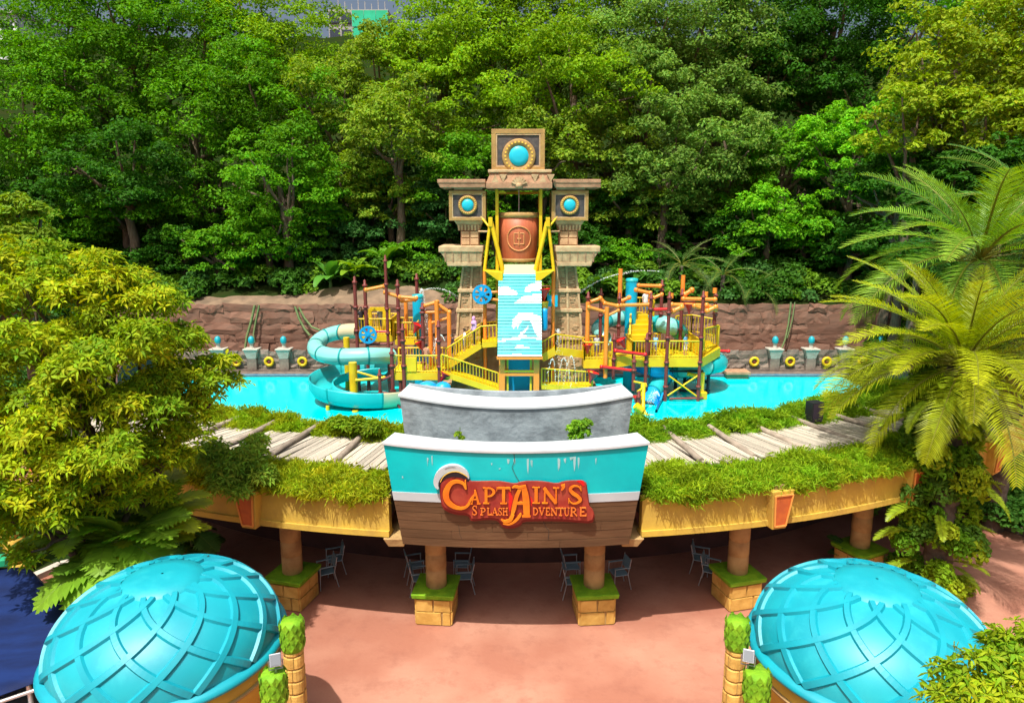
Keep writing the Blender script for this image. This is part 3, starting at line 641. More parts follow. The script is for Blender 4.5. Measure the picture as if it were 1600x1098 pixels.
for ch, x, w, y, h in (('S', 485, 44, 402, 75), ('P', 553, 44, 420, 58), ('L', 605, 40, 420, 58), ('A', 645, 44, 420, 58), ('S', 690, 34, 420, 58), ('H', 726, 42, 420, 58),
                       ('D', 962, 44, 418, 60), ('V', 1008, 50, 418, 60), ('E', 1062, 38, 418, 62), ('N', 1104, 52, 418, 62), ('T', 1158, 46, 418, 64), ('U', 1206, 46, 418, 66), ('R', 1256, 54, 416, 70), ('E', 1325, 62, 416, 70)):
    letter(ch, x, y, w, h, M['letter_sm'], 0.85)
# red flame accents on the board
b = MB(); stroke(b, curve([(778, 290, 14), (790, 340, 30), (788, 400, 30), (782, 450, 10)], 3), 14.121, .01); stroke(b, curve([(1305, 205, 6), (1345, 215, 30), (1362, 245, 16)], 3), 14.121, .01); stroke(b, curve([(940, 330, 10), (950, 370, 24), (948, 410, 8)], 3), 14.121, .01); b.build('red_accent', M['red'], sign)
# sailor cap
capw = [(232, 266), (198, 238), (188, 190), (205, 140), (240, 98), (290, 70), (345, 60), (400, 72), (445, 105), (470, 150), (468, 178), (440, 165), (400, 135), (330, 122), (270, 150), (236, 200)]
flat(smooth(capw, 1), 14.28, .13).build('cap_top', M['white'], sign)
capb = [(234, 250), (226, 215), (240, 178), (275, 140), (330, 116), (385, 118), (430, 142), (462, 172), (470, 205), (410, 178), (340, 168), (280, 182), (248, 208)]
flat(smooth(capb, 1), 14.25, .13).build('cap_band', M['navy'], sign)
b = MB(); stroke(b, curve([(240, 215, 6), (262, 172, 6), (310, 138, 6), (370, 130, 6), (420, 150, 6), (452, 172, 5)], 4), 14.118, .012); b.build('cap_cord', M['gold'], sign)
b = MB(); stroke(b, curve([(275, 108, 4), (320, 92, 8), (360, 95, 3)], 4), 14.147, .006); b.build('cap_fold', M['hullgrey'], sign)
def lean(o):                                    # lay the board back against the raking hull
    for v_ in o.data.vertices: v_.co.y += .075 - .085 * (v_.co.z + 3.0 - 3.55)
    for c_ in o.children: lean(c_)
for c_ in sign.children: lean(c_)
# ================================================================== stone gateway tower with tipping bucket
TY = 38.0; WZ = 0.25
def U(u, Y=TY, v=450): return at(u, v, Y).x
def Zv(v, Y=TY): return at(800, v, Y).z
tower = thing('stone_gateway', 'carved sandstone gateway tower of two pylons, crossbeam and square top box', 'tower', (U(811), TY, WZ))
def frustum(b, x0, x1, X0, X1, z0, z1, d0, d1, yc=TY):
    """x0..x1 at the bottom z0, X0..X1 at the top z1, depths d0, d1"""
    b.hexa([(x0, yc - d0 / 2, z0), (x1, yc - d0 / 2, z0), (x1, yc + d0 / 2, z0), (x0, yc + d0 / 2, z0), (X0, yc - d1 / 2, z1), (X1, yc - d1 / 2, z1), (X1, yc + d1 / 2, z1), (X0, yc + d1 / 2, z1)])
def medal_box(name, u0, u1, v0, v1, cu, cv, r1, r2, depth):
    x0, x1, z0, z1 = U(u0), U(u1), Zv(v1), Zv(v0); yf = TY - depth / 2
    b = MB(); b.box(((x0 + x1) / 2, TY, (z0 + z1) / 2), (x1 - x0 - .06, depth - .12, z1 - z0 - .06)); bx = b.build(name, M['slate'], tower)
    b = MB(); t = (x1 - x0) * 0.085
    for sgn in (-1, 1):
        yy = TY + sgn * (depth / 2 - .04)
        b.box(((x0 + x1) / 2, yy, z1 - t / 2), (x1 - x0, .12, t)); b.box(((x0 + x1) / 2, yy, z0 + t / 2), (x1 - x0, .12, t))
        b.box((x0 + t / 2, yy, (z0 + z1) / 2), (t, .12, z1 - z0 - 2 * t)); b.box((x1 - t / 2, yy, (z0 + z1) / 2), (t, .12, z1 - z0 - 2 * t))
    for sx in (x0 + .05, x1 - .05):
        b.box((sx, TY, z1 - t / 2), (.1, depth - .2, t)); b.box((sx, TY, z0 + t / 2), (.1, depth - .2, t))
    b.build('frame', M['bronze'], bx, 0.02)
    b = MB(); q = t * .28
    for (xa, xb, za, zb) in ((x0 + t, x1 - t, z1 - t - q, z1 - t), (x0 + t, x1 - t, z0 + t, z0 + t + q), (x0 + t, x0 + t + q, z0 + t + q, z1 - t - q), (x1 - t - q, x1 - t, z0 + t + q, z1 - t - q)):
        b.box(((xa + xb) / 2, yf + .035, (za + zb) / 2), (xb - xa, .07, zb - za))
    b.build('inner_trim', M['stone_lt'], bx)
    cx, cz = U(cu), Zv(cv); R1 = r1 / 27.4; R2 = r2 / 27.4
    def facing(prof, n=32):
        m = MB(); m.lathe((0, 0, 0), prof, n); m.v = [(cx + p[0], yf + .06 - p[2], cz + p[1]) for p in m.v]; m.f = [tuple(reversed(f)) for f in m.f]; return m
    facing([(R1, 0), (R1, .09), (R1 * .94, .13), (R2 * 1.12, .13), (R2 * 1.06, .08), (.01, .08)]).build('medallion_ring', M['bronze'], bx)
    facing([(R2 * .98, .07), (R2 * .9, .13), (R2 * .5, .17), (.01, .18)], 24).build('medallion_boss', M['disc'], bx)
    m = MB()
    for k in range(24):
        a = 2 * pi * k / 24; rr = (R1 * .94 + R2 * 1.12) / 2
        m.box((cx + rr * cos(a), yf - .075, cz + rr * sin(a)), (R1 * .1, .03, R1 * .1))
    tag(m.build('ring_studs', M['gold'], bx), kind='stuff')
medal_box('top_box', 770, 848, 206, 270, 810, 247, 24, 14.5, 2.3)
medal_box('pylon_box', 706, 761, 299, 345, 734, 321, 14, 9, 1.8)
medal_box('pylon_box', 859, 914, 299, 345, 886, 321, 14, 9, 1.8)
# pediment block
b = MB(); frustum(b, U(762), U(859), U(769), U(854), Zv(288), Zv(271), 2.9, 2.5); b.box((U(810.5), TY, Zv(292)), (U(859) - U(762), 2.9, .3)); ped = b.build('pediment', M['stone_rd'], tower, .03)
b = MB(); b.box((U(811.5), TY, Zv(270)), (U(858) - U(765), 2.75, .16)); b.build('ledge', M['stone_lt'], ped, .03)
for k in range(8):                                    # raised triangles
    uu = 770 + k * 11.6
    if 795 < uu + 5 < 822: continue
    b = MB(); y = TY - 1.42
    b.prism([(U(uu), Zv(287)), (U(uu + 11), Zv(287)), (U(uu + 5.5), Zv(275))] if k % 2 == 0 else [(U(uu), Zv(275)), (U(uu + 11), Zv(275)), (U(uu + 5.5), Zv(287))], (0, y + .1, 0), (1, 0, 0), (0, 0, 1), .12); b.build('triangle_relief', M['stone_lt'], ped)
b = MB(); y = TY - 1.45
for k in range(7):
    a = radians(20 + k * 23.3); b.beam((U(810.5), y, Zv(291)), (U(810.5) + .42 * cos(a), y - .02, Zv(291) + .42 * sin(a)), .1, .1)
b.lathe((U(810.5), y, Zv(296)), [(.12, 0), (.2, .1), (.12, .25)], 10); b.build('sun_emblem', M['stone_lt'], ped)
# crossbeam
for (ua, ub) in ((690, 761), (860, 931)):
    b = MB(); frustum(b, U(ua + 4), U(ub), U(ua), U(ub), Zv(295), Zv(287), 2.26, 2.3); b.box(((U(ua) + U(ub)) / 2, TY, Zv(285)), (U(ub) - U(ua), 2.36, .2)); b.build('crossbeam', M['stone_rd'], tower, .03)
# pylons
for sd in (-1, 1):
    def ux(u): return U(u) if sd < 0 else U(811 * 2 - u)
    def pair(a, c): return (min(ux(a), ux(c)), max(ux(a), ux(c)))
    def fr(b, ua, ub, Ua, Ub, va, vb, d0, d1):
        x0, x1 = pair(ua, ub); X0, X1 = pair(Ua, Ub); frustum(b, x0, x1, X0, X1, Zv(va), Zv(vb), d0, d1)
    b = MB(); fr(b, 714, 756, 714, 756, 298.5, 295, 1.7, 1.9); b.build('box_seat', M['stone_rd'], tower)
    b = MB(); fr(b, 717, 754, 713, 757, 351, 345, 1.35, 1.6); cap = b.build('capital', M['stone_lt'], tower, .03)
    b = MB(); fr(b, 721, 751, 717, 754, 360, 351, 1.1, 1.3); b.build('fluted_drum', M['stone_rd'], cap)
    for k in range(7):
        b = MB(); x0, x1 = pair(718 + k * 5, 721 + k * 5); b.hexa([(x0 + .02, TY - .64, Zv(360)), (x1 - .02, TY - .64, Zv(360)), (x1 - .02, TY - .5, Zv(360)), (x0 + .02, TY - .5, Zv(360)), (x0, TY - .72, Zv(351)), (x1, TY - .72, Zv(351)), (x1, TY - .5, Zv(351)), (x0, TY - .5, Zv(351))]); b.build('flute', M['stone_lt'], cap)
    b = MB(); fr(b, 722, 750, 722, 750, 384, 360, 1.05, 1.05); neck = b.build('neck', M['stone_rd'], tower, .03)
    for k in range(2):
        for j in range(2):
            x0, x1 = pair(723.5 + j * 13.5, 735.5 + j * 13.5); b = MB(); b.box(((x0 + x1) / 2, TY - .53, Zv(366 + k * 11)), (x1 - x0, .1, .34)); b.build('block', M['stone_lt'], neck, .02)
    # balcony
    b = MB(); fr(b, 702, 754, 693, 756, 407, 393, 2.42, 2.5); bal = b.build('balcony', M['stone_lt'], tower, .02)
    b = MB(); fr(b, 690, 757, 690, 757, 393, 383, 2.6, 2.6); b.build('balcony_lip', M['stone_lt'], bal, .06)
    b = MB(); fr(b, 703, 754, 701, 755, 414, 407, 2.46, 2.46); b.build('balcony_base', M['stone_lt'], bal, .04)
    for k in range(5):
        b = MB(); xa, xb = pair(699 + k * 12, 701 + k * 11.5); b.hexa([(xa, TY - 1.25, Zv(407)), (xb, TY - 1.25, Zv(407)), (xb, TY - 1.15, Zv(407)), (xa, TY - 1.15, Zv(407)), (xa, TY - 1.29, Zv(393)), (xb, TY - 1.29, Zv(393)), (xb, TY - 1.2, Zv(393)), (xa, TY - 1.2, Zv(393))]); b.build('balcony_rib', M['stone_rd'], bal)
    # tapered shafts between bands
    lev = [(414, 724, 754), (452, 719, 755), (482, 716, 757), (524, 713, 758), (600, 705, 760)]
    for (va, a0, a1), (vb, b0, b1) in zip(lev, lev[1:]):
        d0 = (a1 - a0) / 27.4; d1 = (b1 - b0) / 27.4
        b = MB(); fr(b, b0, b1, a0, a1, vb, va, d1, d0); sh = b.build('shaft', M['stone'], tower, .03)
        # corner and middle ribs standing proud of the recessed panels
        for q in (0.0, 0.5, 1.0):
            wa = 3.2; b = MB()
            ta = a0 + (a1 - a0 - wa) * q; tb = b0 + (b1 - b0 - wa) * q
            xa0, xa1 = pair(ta, ta + wa); xb0, xb1 = pair(tb, tb + wa)
            b.hexa([(xb0, TY - d1 / 2 - .09, Zv(vb)), (xb1, TY - d1 / 2 - .09, Zv(vb)), (xb1, TY - d1 / 2 + .05, Zv(vb)), (xb0, TY - d1 / 2 + .05, Zv(vb)), (xa0, TY - d0 / 2 - .09, Zv(va)), (xa1, TY - d0 / 2 - .09, Zv(va)), (xa1, TY - d0 / 2 + .05, Zv(va)), (xa0, TY - d0 / 2 + .05, Zv(va))]); b.build('shaft_rib', M['stone_lt'], sh)
        # carved glyph blocks in the panels
        rg = random.Random(int(va)); rows = max(1, int((vb - va) / 9))
        for r_ in range(rows):
            tt = (r_ + .5) / rows; aa = a0 + (b0 - a0) * tt; bb = a1 + (b1 - a1) * tt; dd = d0 + (d1 - d0) * tt; zc = Zv(va + (vb - va) * tt)
            for h in (0, 1):
                if rg.random() < .15: continue
                c0 = aa + (bb - aa) * (.16 if h == 0 else .62); c1 = aa + (bb - aa) * (.40 if h == 0 else .86); x0, x1 = pair(c0, c1)
                b = MB(); xm = (x0 + x1) / 2
                for k in range(3):
                    b.box((xm + rg.uniform(-.13, .13), TY - dd / 2 - .0, zc + (k - 1) * .09), (rg.uniform(.15, (x1 - x0)), .09 + .004 * k, .055))
                b.build('glyph', M['stone_lt'], sh)
        b = MB(); fr(b, b0 - 2.5, b1 + 2.5, b0 - 2, b1 + 2, vb + 3, vb - 3, d1 + .3, d1 + .25); b.build('band', M['stone_lt'], tower, .05)
# long low stone base that the tower stands on
b = MB(); b.box((U(811), TY + .5, .25), (9, 5, .5)); b.build('plinth', M['stone'], tower)

# ------------------------------------------------------------------ yellow steel frame
fr_ = thing('bucket_frame', 'yellow steel frame with slanted legs carrying the tipping bucket', 'frame', (U(811), TY - .2, WZ))
def pipe(name, pts, r, m, par, n=8):
    b = MB(); b.tube(pts, r, n); return b.build(name, m, par)
for u in (777.5, 843):
    for dy in (-.75, .75):
        b = MB(); b.beam((U(u), TY + dy, WZ), (U(u), TY + dy, Zv(297)), .16, .16); b.build('upright', M['yellow'], fr_)
for v in (301, 352):
    b = MB(); b.beam((U(777.5), TY + .75, Zv(v)), (U(843), TY + .75, Zv(v)), .13, .13); b.build('cross_rail', M['yellow'], fr_)
b = MB(); b.beam((U(777.5), TY - .75, Zv(301)), (U(791), TY - .75, Zv(302)), .1, .1); b.build('rail_stub', M['yellow'], fr_)
YF = TY - 1.3
for s in (-1, 1):
    def X(u): return U(u, YF) if s < 0 else U(1622 - u, YF)
    pipe('leg', [(X(766.5), YF, Zv(347, YF)), (X(757), YF - .1, Zv(424, YF))], .085, M['yellow'], fr_)
    pipe('leg', [(X(768), YF, Zv(347, YF)), (X(787), YF - .1, Zv(428, YF))], .12, M['yellow'], fr_)
    b = MB(); b.box((X(767), YF, Zv(347, YF)), (.22, .3, .5)); b.build('joint_box', M['yellow'], fr_, .02)
    pipe('brace', [(X(766), YF, Zv(356, YF)), (X(752), YF + .5, Zv(339, YF))], .06, M['yellow'], fr_)
    pipe('tie', [(X(766), YF, Zv(362, YF)), (X(748), YF + .6, Zv(362, YF))], .05, M['stone_lt'], fr_)
    # triangular tray arm
    b = MB(); z0 = Zv(421, YF)
    b.hexa([(X(779), YF - .7, Zv(437, YF)), (X(786), YF - .7, Zv(437, YF)), (X(786), YF + .5, Zv(437, YF)), (X(779), YF + .5, Zv(437, YF)), (X(757), YF - .7, z0), (X(786), YF - .7, z0 - .1), (X(786), YF + .5, z0 - .1), (X(757), YF + .5, z0)])
    b.build('tray_arm', M['yellow'], fr_, .02)
    pipe('orange_post', [(X(757.5), YF - .1, WZ), (X(757.5), YF - .1, Zv(424, YF))], .1, M['opipe'], fr_)
# bucket
bk = thing('tipping_bucket', 'big terracotta tipping bucket with round emblem and ochre rims', 'bucket', (U(810.5), TY, Zv(405)))
zb, zt = Zv(407), Zv(333); cx = U(810.5)
b = MB(); b.lathe((cx, TY, zb), [(.95, 0), (.98, .1), (1.06, (zt - zb) * .5), (1.12, zt - zb - .12), (1.02, zt - zb - .12), (1.0, zt - zb - .5), (.9, .2), (.01, .18)], 40); b.build('shell', M['bucket'], bk)
b = MB(); b.lathe((cx, TY, zt - .26), [(1.1, 0), (1.16, .04), (1.17, .26), (1.05, .3), (1.03, 0)], 40, cap=False); b.build('top_rim', M['bronze'], bk)
b = MB(); b.lathe((cx, TY, zb - .06), [(.9, 0), (1.0, .02), (1.0, .2), (.94, .22)], 40); b.build('bottom_rim', M['bronze'], bk)
def on_bucket(a, zz): r = .98 + (zz - zb) / (zt - zb) * .14 + .02; return Vector((cx + r * sin(a), TY - r * cos(a), zz))
zc = Zv(372)
b = MB(); b.tube([on_bucket(.62 * cos(2 * pi * k / 32), zc + .64 * sin(2 * pi * k / 32)) for k in range(33)], .035, 6, cap=False); b.build('emblem_ring', M['bucketring'], bk)
b = MB()
for pts in ([(-.25, -.3), (-.25, .3)], [(0, -.35), (0, .42)], [(.25, -.3), (.25, .3)], [(-.25, .28), (.25, .28)], [(-.25, -.28), (.25, -.28)], [(-.1, .0), (.1, .0)]):
    b.tube([on_bucket(x, zc + y) for x, y in pts], .03, 6)
b.build('emblem_mark', M['bucketring'], bk)
pipe('hanger_rod', [(cx, TY, zt - .3), (cx, TY, Zv(297))], .035, M['steel'], bk)
pipe('pivot_bar', [(U(777), TY - .75, Zv(352)), (U(777), TY, Zv(352)), (U(843), TY, Zv(352)), (U(843), TY - .75, Zv(352))], .06, M['steel'], bk)
# ------------------------------------------------------------------ mural roof panel (slats)
mur = thing('splash_roof', 'sloping turquoise slatted splash roof painted with clouds and a curling wave', 'roof', (U(811), YF - 1.4, Zv(558)))
A = at(779, 428, YF - .5); B = at(846, 428, YF - .5); C = at(846.5, 557, YF - 2.6); D = at(777.5, 557, YF - 2.6)
CLOUD = [[(523, 345), (540, 352), (560, 340), (585, 345), (600, 360), (625, 372), (650, 390), (640, 410), (590, 410), (523, 405)], [(690, 380), (700, 350), (740, 325), (770, 315), (802, 312), (802, 372), (750, 372), (715, 392)], [(620, 468), (650, 440), (690, 412), (730, 405), (802, 400), (802, 462), (740, 460), (680, 468)], [(523, 395), (560, 400), (600, 408), (560, 415), (523, 412)]]
WAVE = [[(612, 625), (618, 575), (645, 545), (660, 525), (700, 530), (745, 532), (785, 550), (802, 560), (802, 700), (778, 690), (755, 655), (742, 610), (728, 585), (700, 578), (672, 590), (660, 612), (650, 640), (640, 612), (625, 640)], [(655, 690), (668, 665), (700, 640), (715, 618), (718, 632), (690, 668), (668, 695)], [(523, 718), (560, 705), (610, 698), (640, 690), (690, 685), (740, 690), (802, 695), (802, 710), (700, 705), (600, 715), (523, 728)], [(620, 760), (660, 745), (700, 755), (740, 768), (660, 770)], [(523, 812), (640, 805), (802, 812), (802, 822), (523, 822)]]
DEEP = [[(650, 700), (668, 640), (690, 590), (720, 580), (750, 610), (765, 655), (775, 690)], [(523, 735), (600, 725), (640, 742), (600, 752), (523, 748)], [(700, 725), (802, 720), (802, 740), (740, 745)], [(560, 775), (640, 772), (640, 785), (560, 788)]]
def inside(p, poly):
    x, y = p; c = False; j = len(poly) - 1
    for i in range(len(poly)):
        if (poly[i][1] > y) != (poly[j][1] > y) and x < (poly[j][0] - poly[i][0]) * (y - poly[i][1]) / (poly[j][1] - poly[i][1]) + poly[i][0]: c = not c
        j = i
    return c
NS, NC = 26, 72
nrm = (B - A).cross(D - A).normalized()
if nrm.y > 0: nrm = -nrm
for i in range(NS):
    b = MB(); t0, t1 = i / NS, (i + 1) / NS - .0015; vs = []
    for j in range(NC + 1):
        q = j / NC
        def pt(t, o): return (A.lerp(B, q)).lerp(D.lerp(C, q), t) + nrm * o
        vs += [pt(t0, 0.0), pt(t0 + (t1 - t0) * .5, .02), pt(t1, .038), pt(t1, -.01)]
    b.v = [tuple(p) for p in vs]
    for j in range(NC):
        for k in range(3):
            b.f.append((j * 4 + k, j * 4 + k + 1, j * 4 + 5 + k, j * 4 + 4 + k)); b.sm.append(False)
            x = 523 + (j + .5) / NC * 280; y = 258 + (t0 + (t1 - t0) * (.25, .75, 1.0)[k]) * 565
            mi = 0
            if any(inside((x, y), p) for p in DEEP): mi = 2
            if any(inside((x, y), p) for p in CLOUD + WAVE): mi = 1
            b.m.append(mi)
    b.build('slat', [M['mural'], M['muralw'], M['murald']], mur)
b = MB(); b.hexa([tuple(p) for p in (at(787, 428, YF - .48), at(837, 428, YF - .48), at(837, 428, YF + .2), at(787, 428, YF + .2))] + [tuple(p) for p in (at(788, 413, YF + .25), at(836, 413, YF + .25), at(836, 413, YF + .4), at(788, 413, YF + .4))]); b.build('cream_apron', M['cream'], mur)
b = MB(); b.beam(D + Vector((-.05, .06, -.08)), C + Vector((.05, .06, -.08)), .14, .14); b.build('orange_gutter', M['opipe'], mur)
b = MB()
for q in (.06, .94): b.beam(A.lerp(B, q) - nrm * .1, D.lerp(C, q) - nrm * .1, .12, .1)
b.build('rafter', M['opipe'], mur)
# portal under the panel
por = thing('orange_portal', 'orange and yellow post portal under the painted splash roof', 'portal', (U(811, 34.6), 34.6, WZ))
for u in (784, 839):
    for dy in (0, 1.6):
        b = MB(); b.beam((U(u, 34.6), 34.6 + dy, WZ), (U(u, 34.6), 34.6 + dy, D.z + .05 + dy * .9), .3, .3); b.build('post', M['opipe'], por, .02)
for u in (793, 830):
    b = MB(); b.beam((U(u, 34.7), 34.7, WZ), (U(u, 34.7), 34.7, D.z), .1, .1); b.build('inner_post', M['yellow'], por)
for v, m, h in ((579, 'yellow', .1), (584, 'opipe', .16)):
    b = MB(); b.beam((U(784, 34.6), 34.5, Zv(v, 34.6)), (U(839, 34.6), 34.5, Zv(v, 34.6)), .1, h); b.build('crossbar', M[m], por)
b = MB(); b.box((U(811, 37), 37.0, 1.6), (1.3, .1, 2.4)); b.build('blue_door', M['blue'], por)
b = MB(); b.box((U(811, 37.2), 37.2, 1.8), (4, .12, 3.1)); b.build('stone_backing', M['stone_rd'], por)
# ================================================================== water play structure
def cyl(b, u, v0, v1, Y, r, n=10):        # upright from pixel row v0 (top) to v1 (bottom; None = pool)
    x = at(u, (v0 + (v1 or v0)) / 2, Y).x; z1 = at(u, v0, Y).z; z0 = WZ - .3 if v1 is None else at(u, v1, Y).z
    b.tube([(x, Y, z0), (x, Y, z1)], r, n); return x, z0, z1
def pole(u, v0, v1, Y, m, label, r=.095, collars=True, name='pole', fin=True, grp=None):
    t = thing(name, label, 'pole', (at(u, 550, Y).x, Y, WZ), group=grp)
    b = MB(); x, z0, z1 = cyl(b, u, v0, v1, Y, r); b.build('shaft', M[m], t)
    if collars:
        z = z0 + 1.1; k = 0
        while z < z1 - .2:
            b = MB(); b.lathe((x, Y, z), [(r, -.07), (r * 1.5, -.06), (r * 1.5, .06), (r, .07)], 12); b.build('collar', M[m], t); z += 1.35
    if fin:
        b = MB(); b.lathe((x, Y, z1 - .02), [(r * 1.5, 0), (r * 1.5, .06), (r * .7, .12), (r * .75, .3), (.01, .36)], 12); b.build('finial', M[m], t)
    return t
def railing(b, P, Q, h=.95, gap=.16, r=.022, post=.05):
    P = Vector(P); Q = Vector(Q); L = (Q - P).length; n = max(1, int(L / gap)); up = Vector((0, 0, h))
    b.tube([P + up, Q + up], .045, 6); b.tube([P + Vector((0, 0, .12)), Q + Vector((0, 0, .12))], .03, 5)
    for i in range(n + 1):
        p = P.lerp(Q, i / n); big = i == 0 or i == n
        b.tube([p, p + up], post if big else r, 5, cap=False)
def deck(label, pts, z, open_edges=(), th=.28, h=.95, name='play_deck'):
    """pts: plan outline (ccw from above)"""
    c = sum((Vector(p) for p in pts), Vector((0, 0))) / len(pts)
    t = thing(name, label, 'deck', (c.x, c.y, z))
    b = MB(); b.prism([(p[0], p[1]) for p in pts], (0, 0, z - .08), (1, 0, 0), (0, 1, 0), .08); b.build('floor', M['yellow'], t)
    n = len(pts)
    for i in range(n):
        p = Vector((*pts[i], z)); q = Vector((*pts[(i + 1) % n], z))
        b = MB(); b.beam(p + Vector((0, 0, -th / 2 + .04)), q + Vector((0, 0, -th / 2 + .04)), .07, th); b.build('skirt', M['yellow'], t)
        if i in open_edges: continue
        b = MB(); railing(b, p, q, h); b.build('railing', M['yellow'], t)
    return t
def XY(u, v, Y): p = at(u, v, Y); return (p.x, p.y)
def quad_deck(label, u0, u1, vfront, Yf, Yb, open_edges=(), th=.28, v=None):
    z = at(800, vfront, Yf).z
    x0 = at(u0, vfront, Yf).x; x1 = at(u1, vfront, Yf).x
    return deck(label, [(x0, Yf), (x1, Yf), (x1, Yb), (x0, Yb)], z, open_edges, th), z
# ---------------- left group
dk1, zL1 = quad_deck('yellow railed lower deck beside the open teal flume, above the grey hull', 613, 700, 583, 35.2, 37.4, (3, 1), .4)
dk2, zL2 = quad_deck('high yellow deck with the blue wheel where the round tube slide starts', 556, 612, 524, 38.4, 40.6, (3,), .4)
dk3, zL3 = quad_deck('yellow deck with solid panels in front of the slim blue cylinder', 618, 652, 530, 37.9, 39.8, (), .35)
b = MB()
for (u0, u1, va, vb, Y, m) in ((600, 616, 482, 512, 38.5, 'yellow'),):
    x0 = at(u0, 500, Y).x; x1 = at(u1, 500, Y).x; b.box(((x0 + x1) / 2, Y, (at(800, va, Y).z + at(800, vb, Y).z) / 2), (.18, .12, at(800, va, Y).z - at(800, vb, Y).z))
# entry arch of the high deck
p0 = at(578, 483, 39.2); p1 = at(601, 483, 39.2)
b.beam((p0.x, 39.2, zL2), p0, .18, .18); b.beam((p1.x, 39.2, zL2), p1, .22, .22); b.beam(p0, p1, .2, .22); b.build('entry_arch', M['yellow'], dk2)
b = MB(); x = at(640, 560, 35.3).x
b.box((x, 35.16, zL1 + .48), (.75, .08, .8)); b.build('solid_panel', M['yellow'], dk1, .03)
for i, (u, v0, Y, lab) in enumerate(((554, 441, 38.3, 'maroon pole at the mouth of the round tube slide'), (570, 446, 38.3, 'maroon pole just behind the blue holed wheel'), (602, 408, 37.5, 'tallest maroon pole, rising above the orange pipe run'), (621, 446, 37.7, 'maroon pole between the two upper yellow decks'), (651, 436, 39.6, 'short maroon pole top behind the slim blue cylinder'), (612, 552, 35.1, 'maroon pole at the flume corner of the lower deck'), (629, 515, 35.1, 'maroon pole in front of the lower deck panel'), (660, 482, 36.0, 'maroon pole carrying the red funnels by the blue cylinder'), (685, 510, 34.9, 'maroon pole with the small red bucket beside the stair foot'))):
    pole(u, v0, None, Y, 'maroon', lab, .1 if i != 2 else .085)
for u, v0, v1, Y, lab in ((635, 470, 535, 38.8, 'orange upright beside the slim blue cylinder'), (673, 487, 580, 37.2, 'inner orange upright of the pipe gate near the stairs'), (683, 470, 560, 36.6, 'taller orange upright of the pipe gate near the stairs'), (702, 487, 560, 36.9, 'orange upright of the pipe gate closest to the stone pylon')):
    pole(u, v0, v1, Y, 'opipe', lab, .12, False, 'orange_post', False)
def run(name, pts, Y, m, label, r=.1, knobs=True, cat='pipe', grp=None):
    t = thing(name, label, cat, at(pts[0][0], pts[0][1], Y), group=grp)
    P = [at(u, v, Y + (d[0] if d else 0)) for (u, v, *d) in pts]
    b = MB()
    for p, q in zip(P, P[1:]): b.tube([p, q], r, 8)
    b.build('pipe_run', M[m], t)
    if knobs:
        for p in P:
            b = MB(); b.lathe(p, [(.01, -r * 1.35), (r * 1.0, -r), (r * 1.35, 0), (r * 1.0, r), (.01, r * 1.35)], 10); b.build('elbow', M[m], t)
    return t
run('water_pipe', [(572, 453), (601, 447)], 38.0, 'opipe', 'short orange pipe between two maroon poles above the high deck')
run('water_pipe', [(602, 457), (624, 464), (650, 466)], 37.7, 'opipe', 'orange pipe run bending from the tallest maroon pole to the blue cylinder')
run('water_pipe', [(628, 470), (648, 468)], 38.2, 'opipe', 'stubby orange pipe under the bend beside the blue cylinder')
run('water_pipe', [(662, 478), (683, 472), (683, 475), (702, 488)], 36.9, 'opipe', 'orange gate pipe between the uprights near the stairs')
run('water_pipe', [(662, 488), (702, 487)], 37.0, 'opipe', 'level orange pipe across the gate near the stairs', .09)
run('water_pipe', [(676, 504), (702, 496)], 36.9, 'opipe', 'slanting orange pipe low in the gate near the stairs', .07)
for (pts, Y, lab) in (([(594, 612), (627, 620)], 34.6, 'maroon scaffold bar under the lower deck by the open flume'), ([(592, 652), (627, 641)], 34.6, 'maroon scaffold bar just above the hedge beside the hull'), ([(612, 618), (630, 645)], 34.6, 'maroon diagonal scaffold brace beside the grey hull'), ([(575, 538), (612, 537)], 38.2, 'maroon bar below the blue holed wheel'), ([(593, 595), (610, 588)], 34.6, 'short maroon arm near the yellow flume post')):
    run('scaffold_bar', pts, Y, 'maroon', lab, .07)
pole(593, 586, None, 34.5, 'maroon', 'thin maroon pole standing in front of the cream flume section', .08)
def blue_cyl(u, v0, v1, Y, r, label):
    t = thing('blue_cylinder', label, 'column', (at(u, v0, Y).x, Y, WZ)); b = MB(); x, z0, z1 = cyl(b, u, v0, v1, Y, r, 24); b.build('shaft', M['cyl'], t)
    b = MB(); b.lathe((x, Y, z1 - .04), [(r * 1.05, -.08), (r * 1.05, .06), (r * .85, .08), (r * .8, -.1)], 24); b.build('rim', M['slide'], t)
blue_cyl(653, 461, None, 39.0, .33, 'slim sky blue cylinder standing behind the red funnels')
blue_cyl(987.5, 436, None, 38.6, .33, 'tall sky blue cylinder topped by orange pipes')
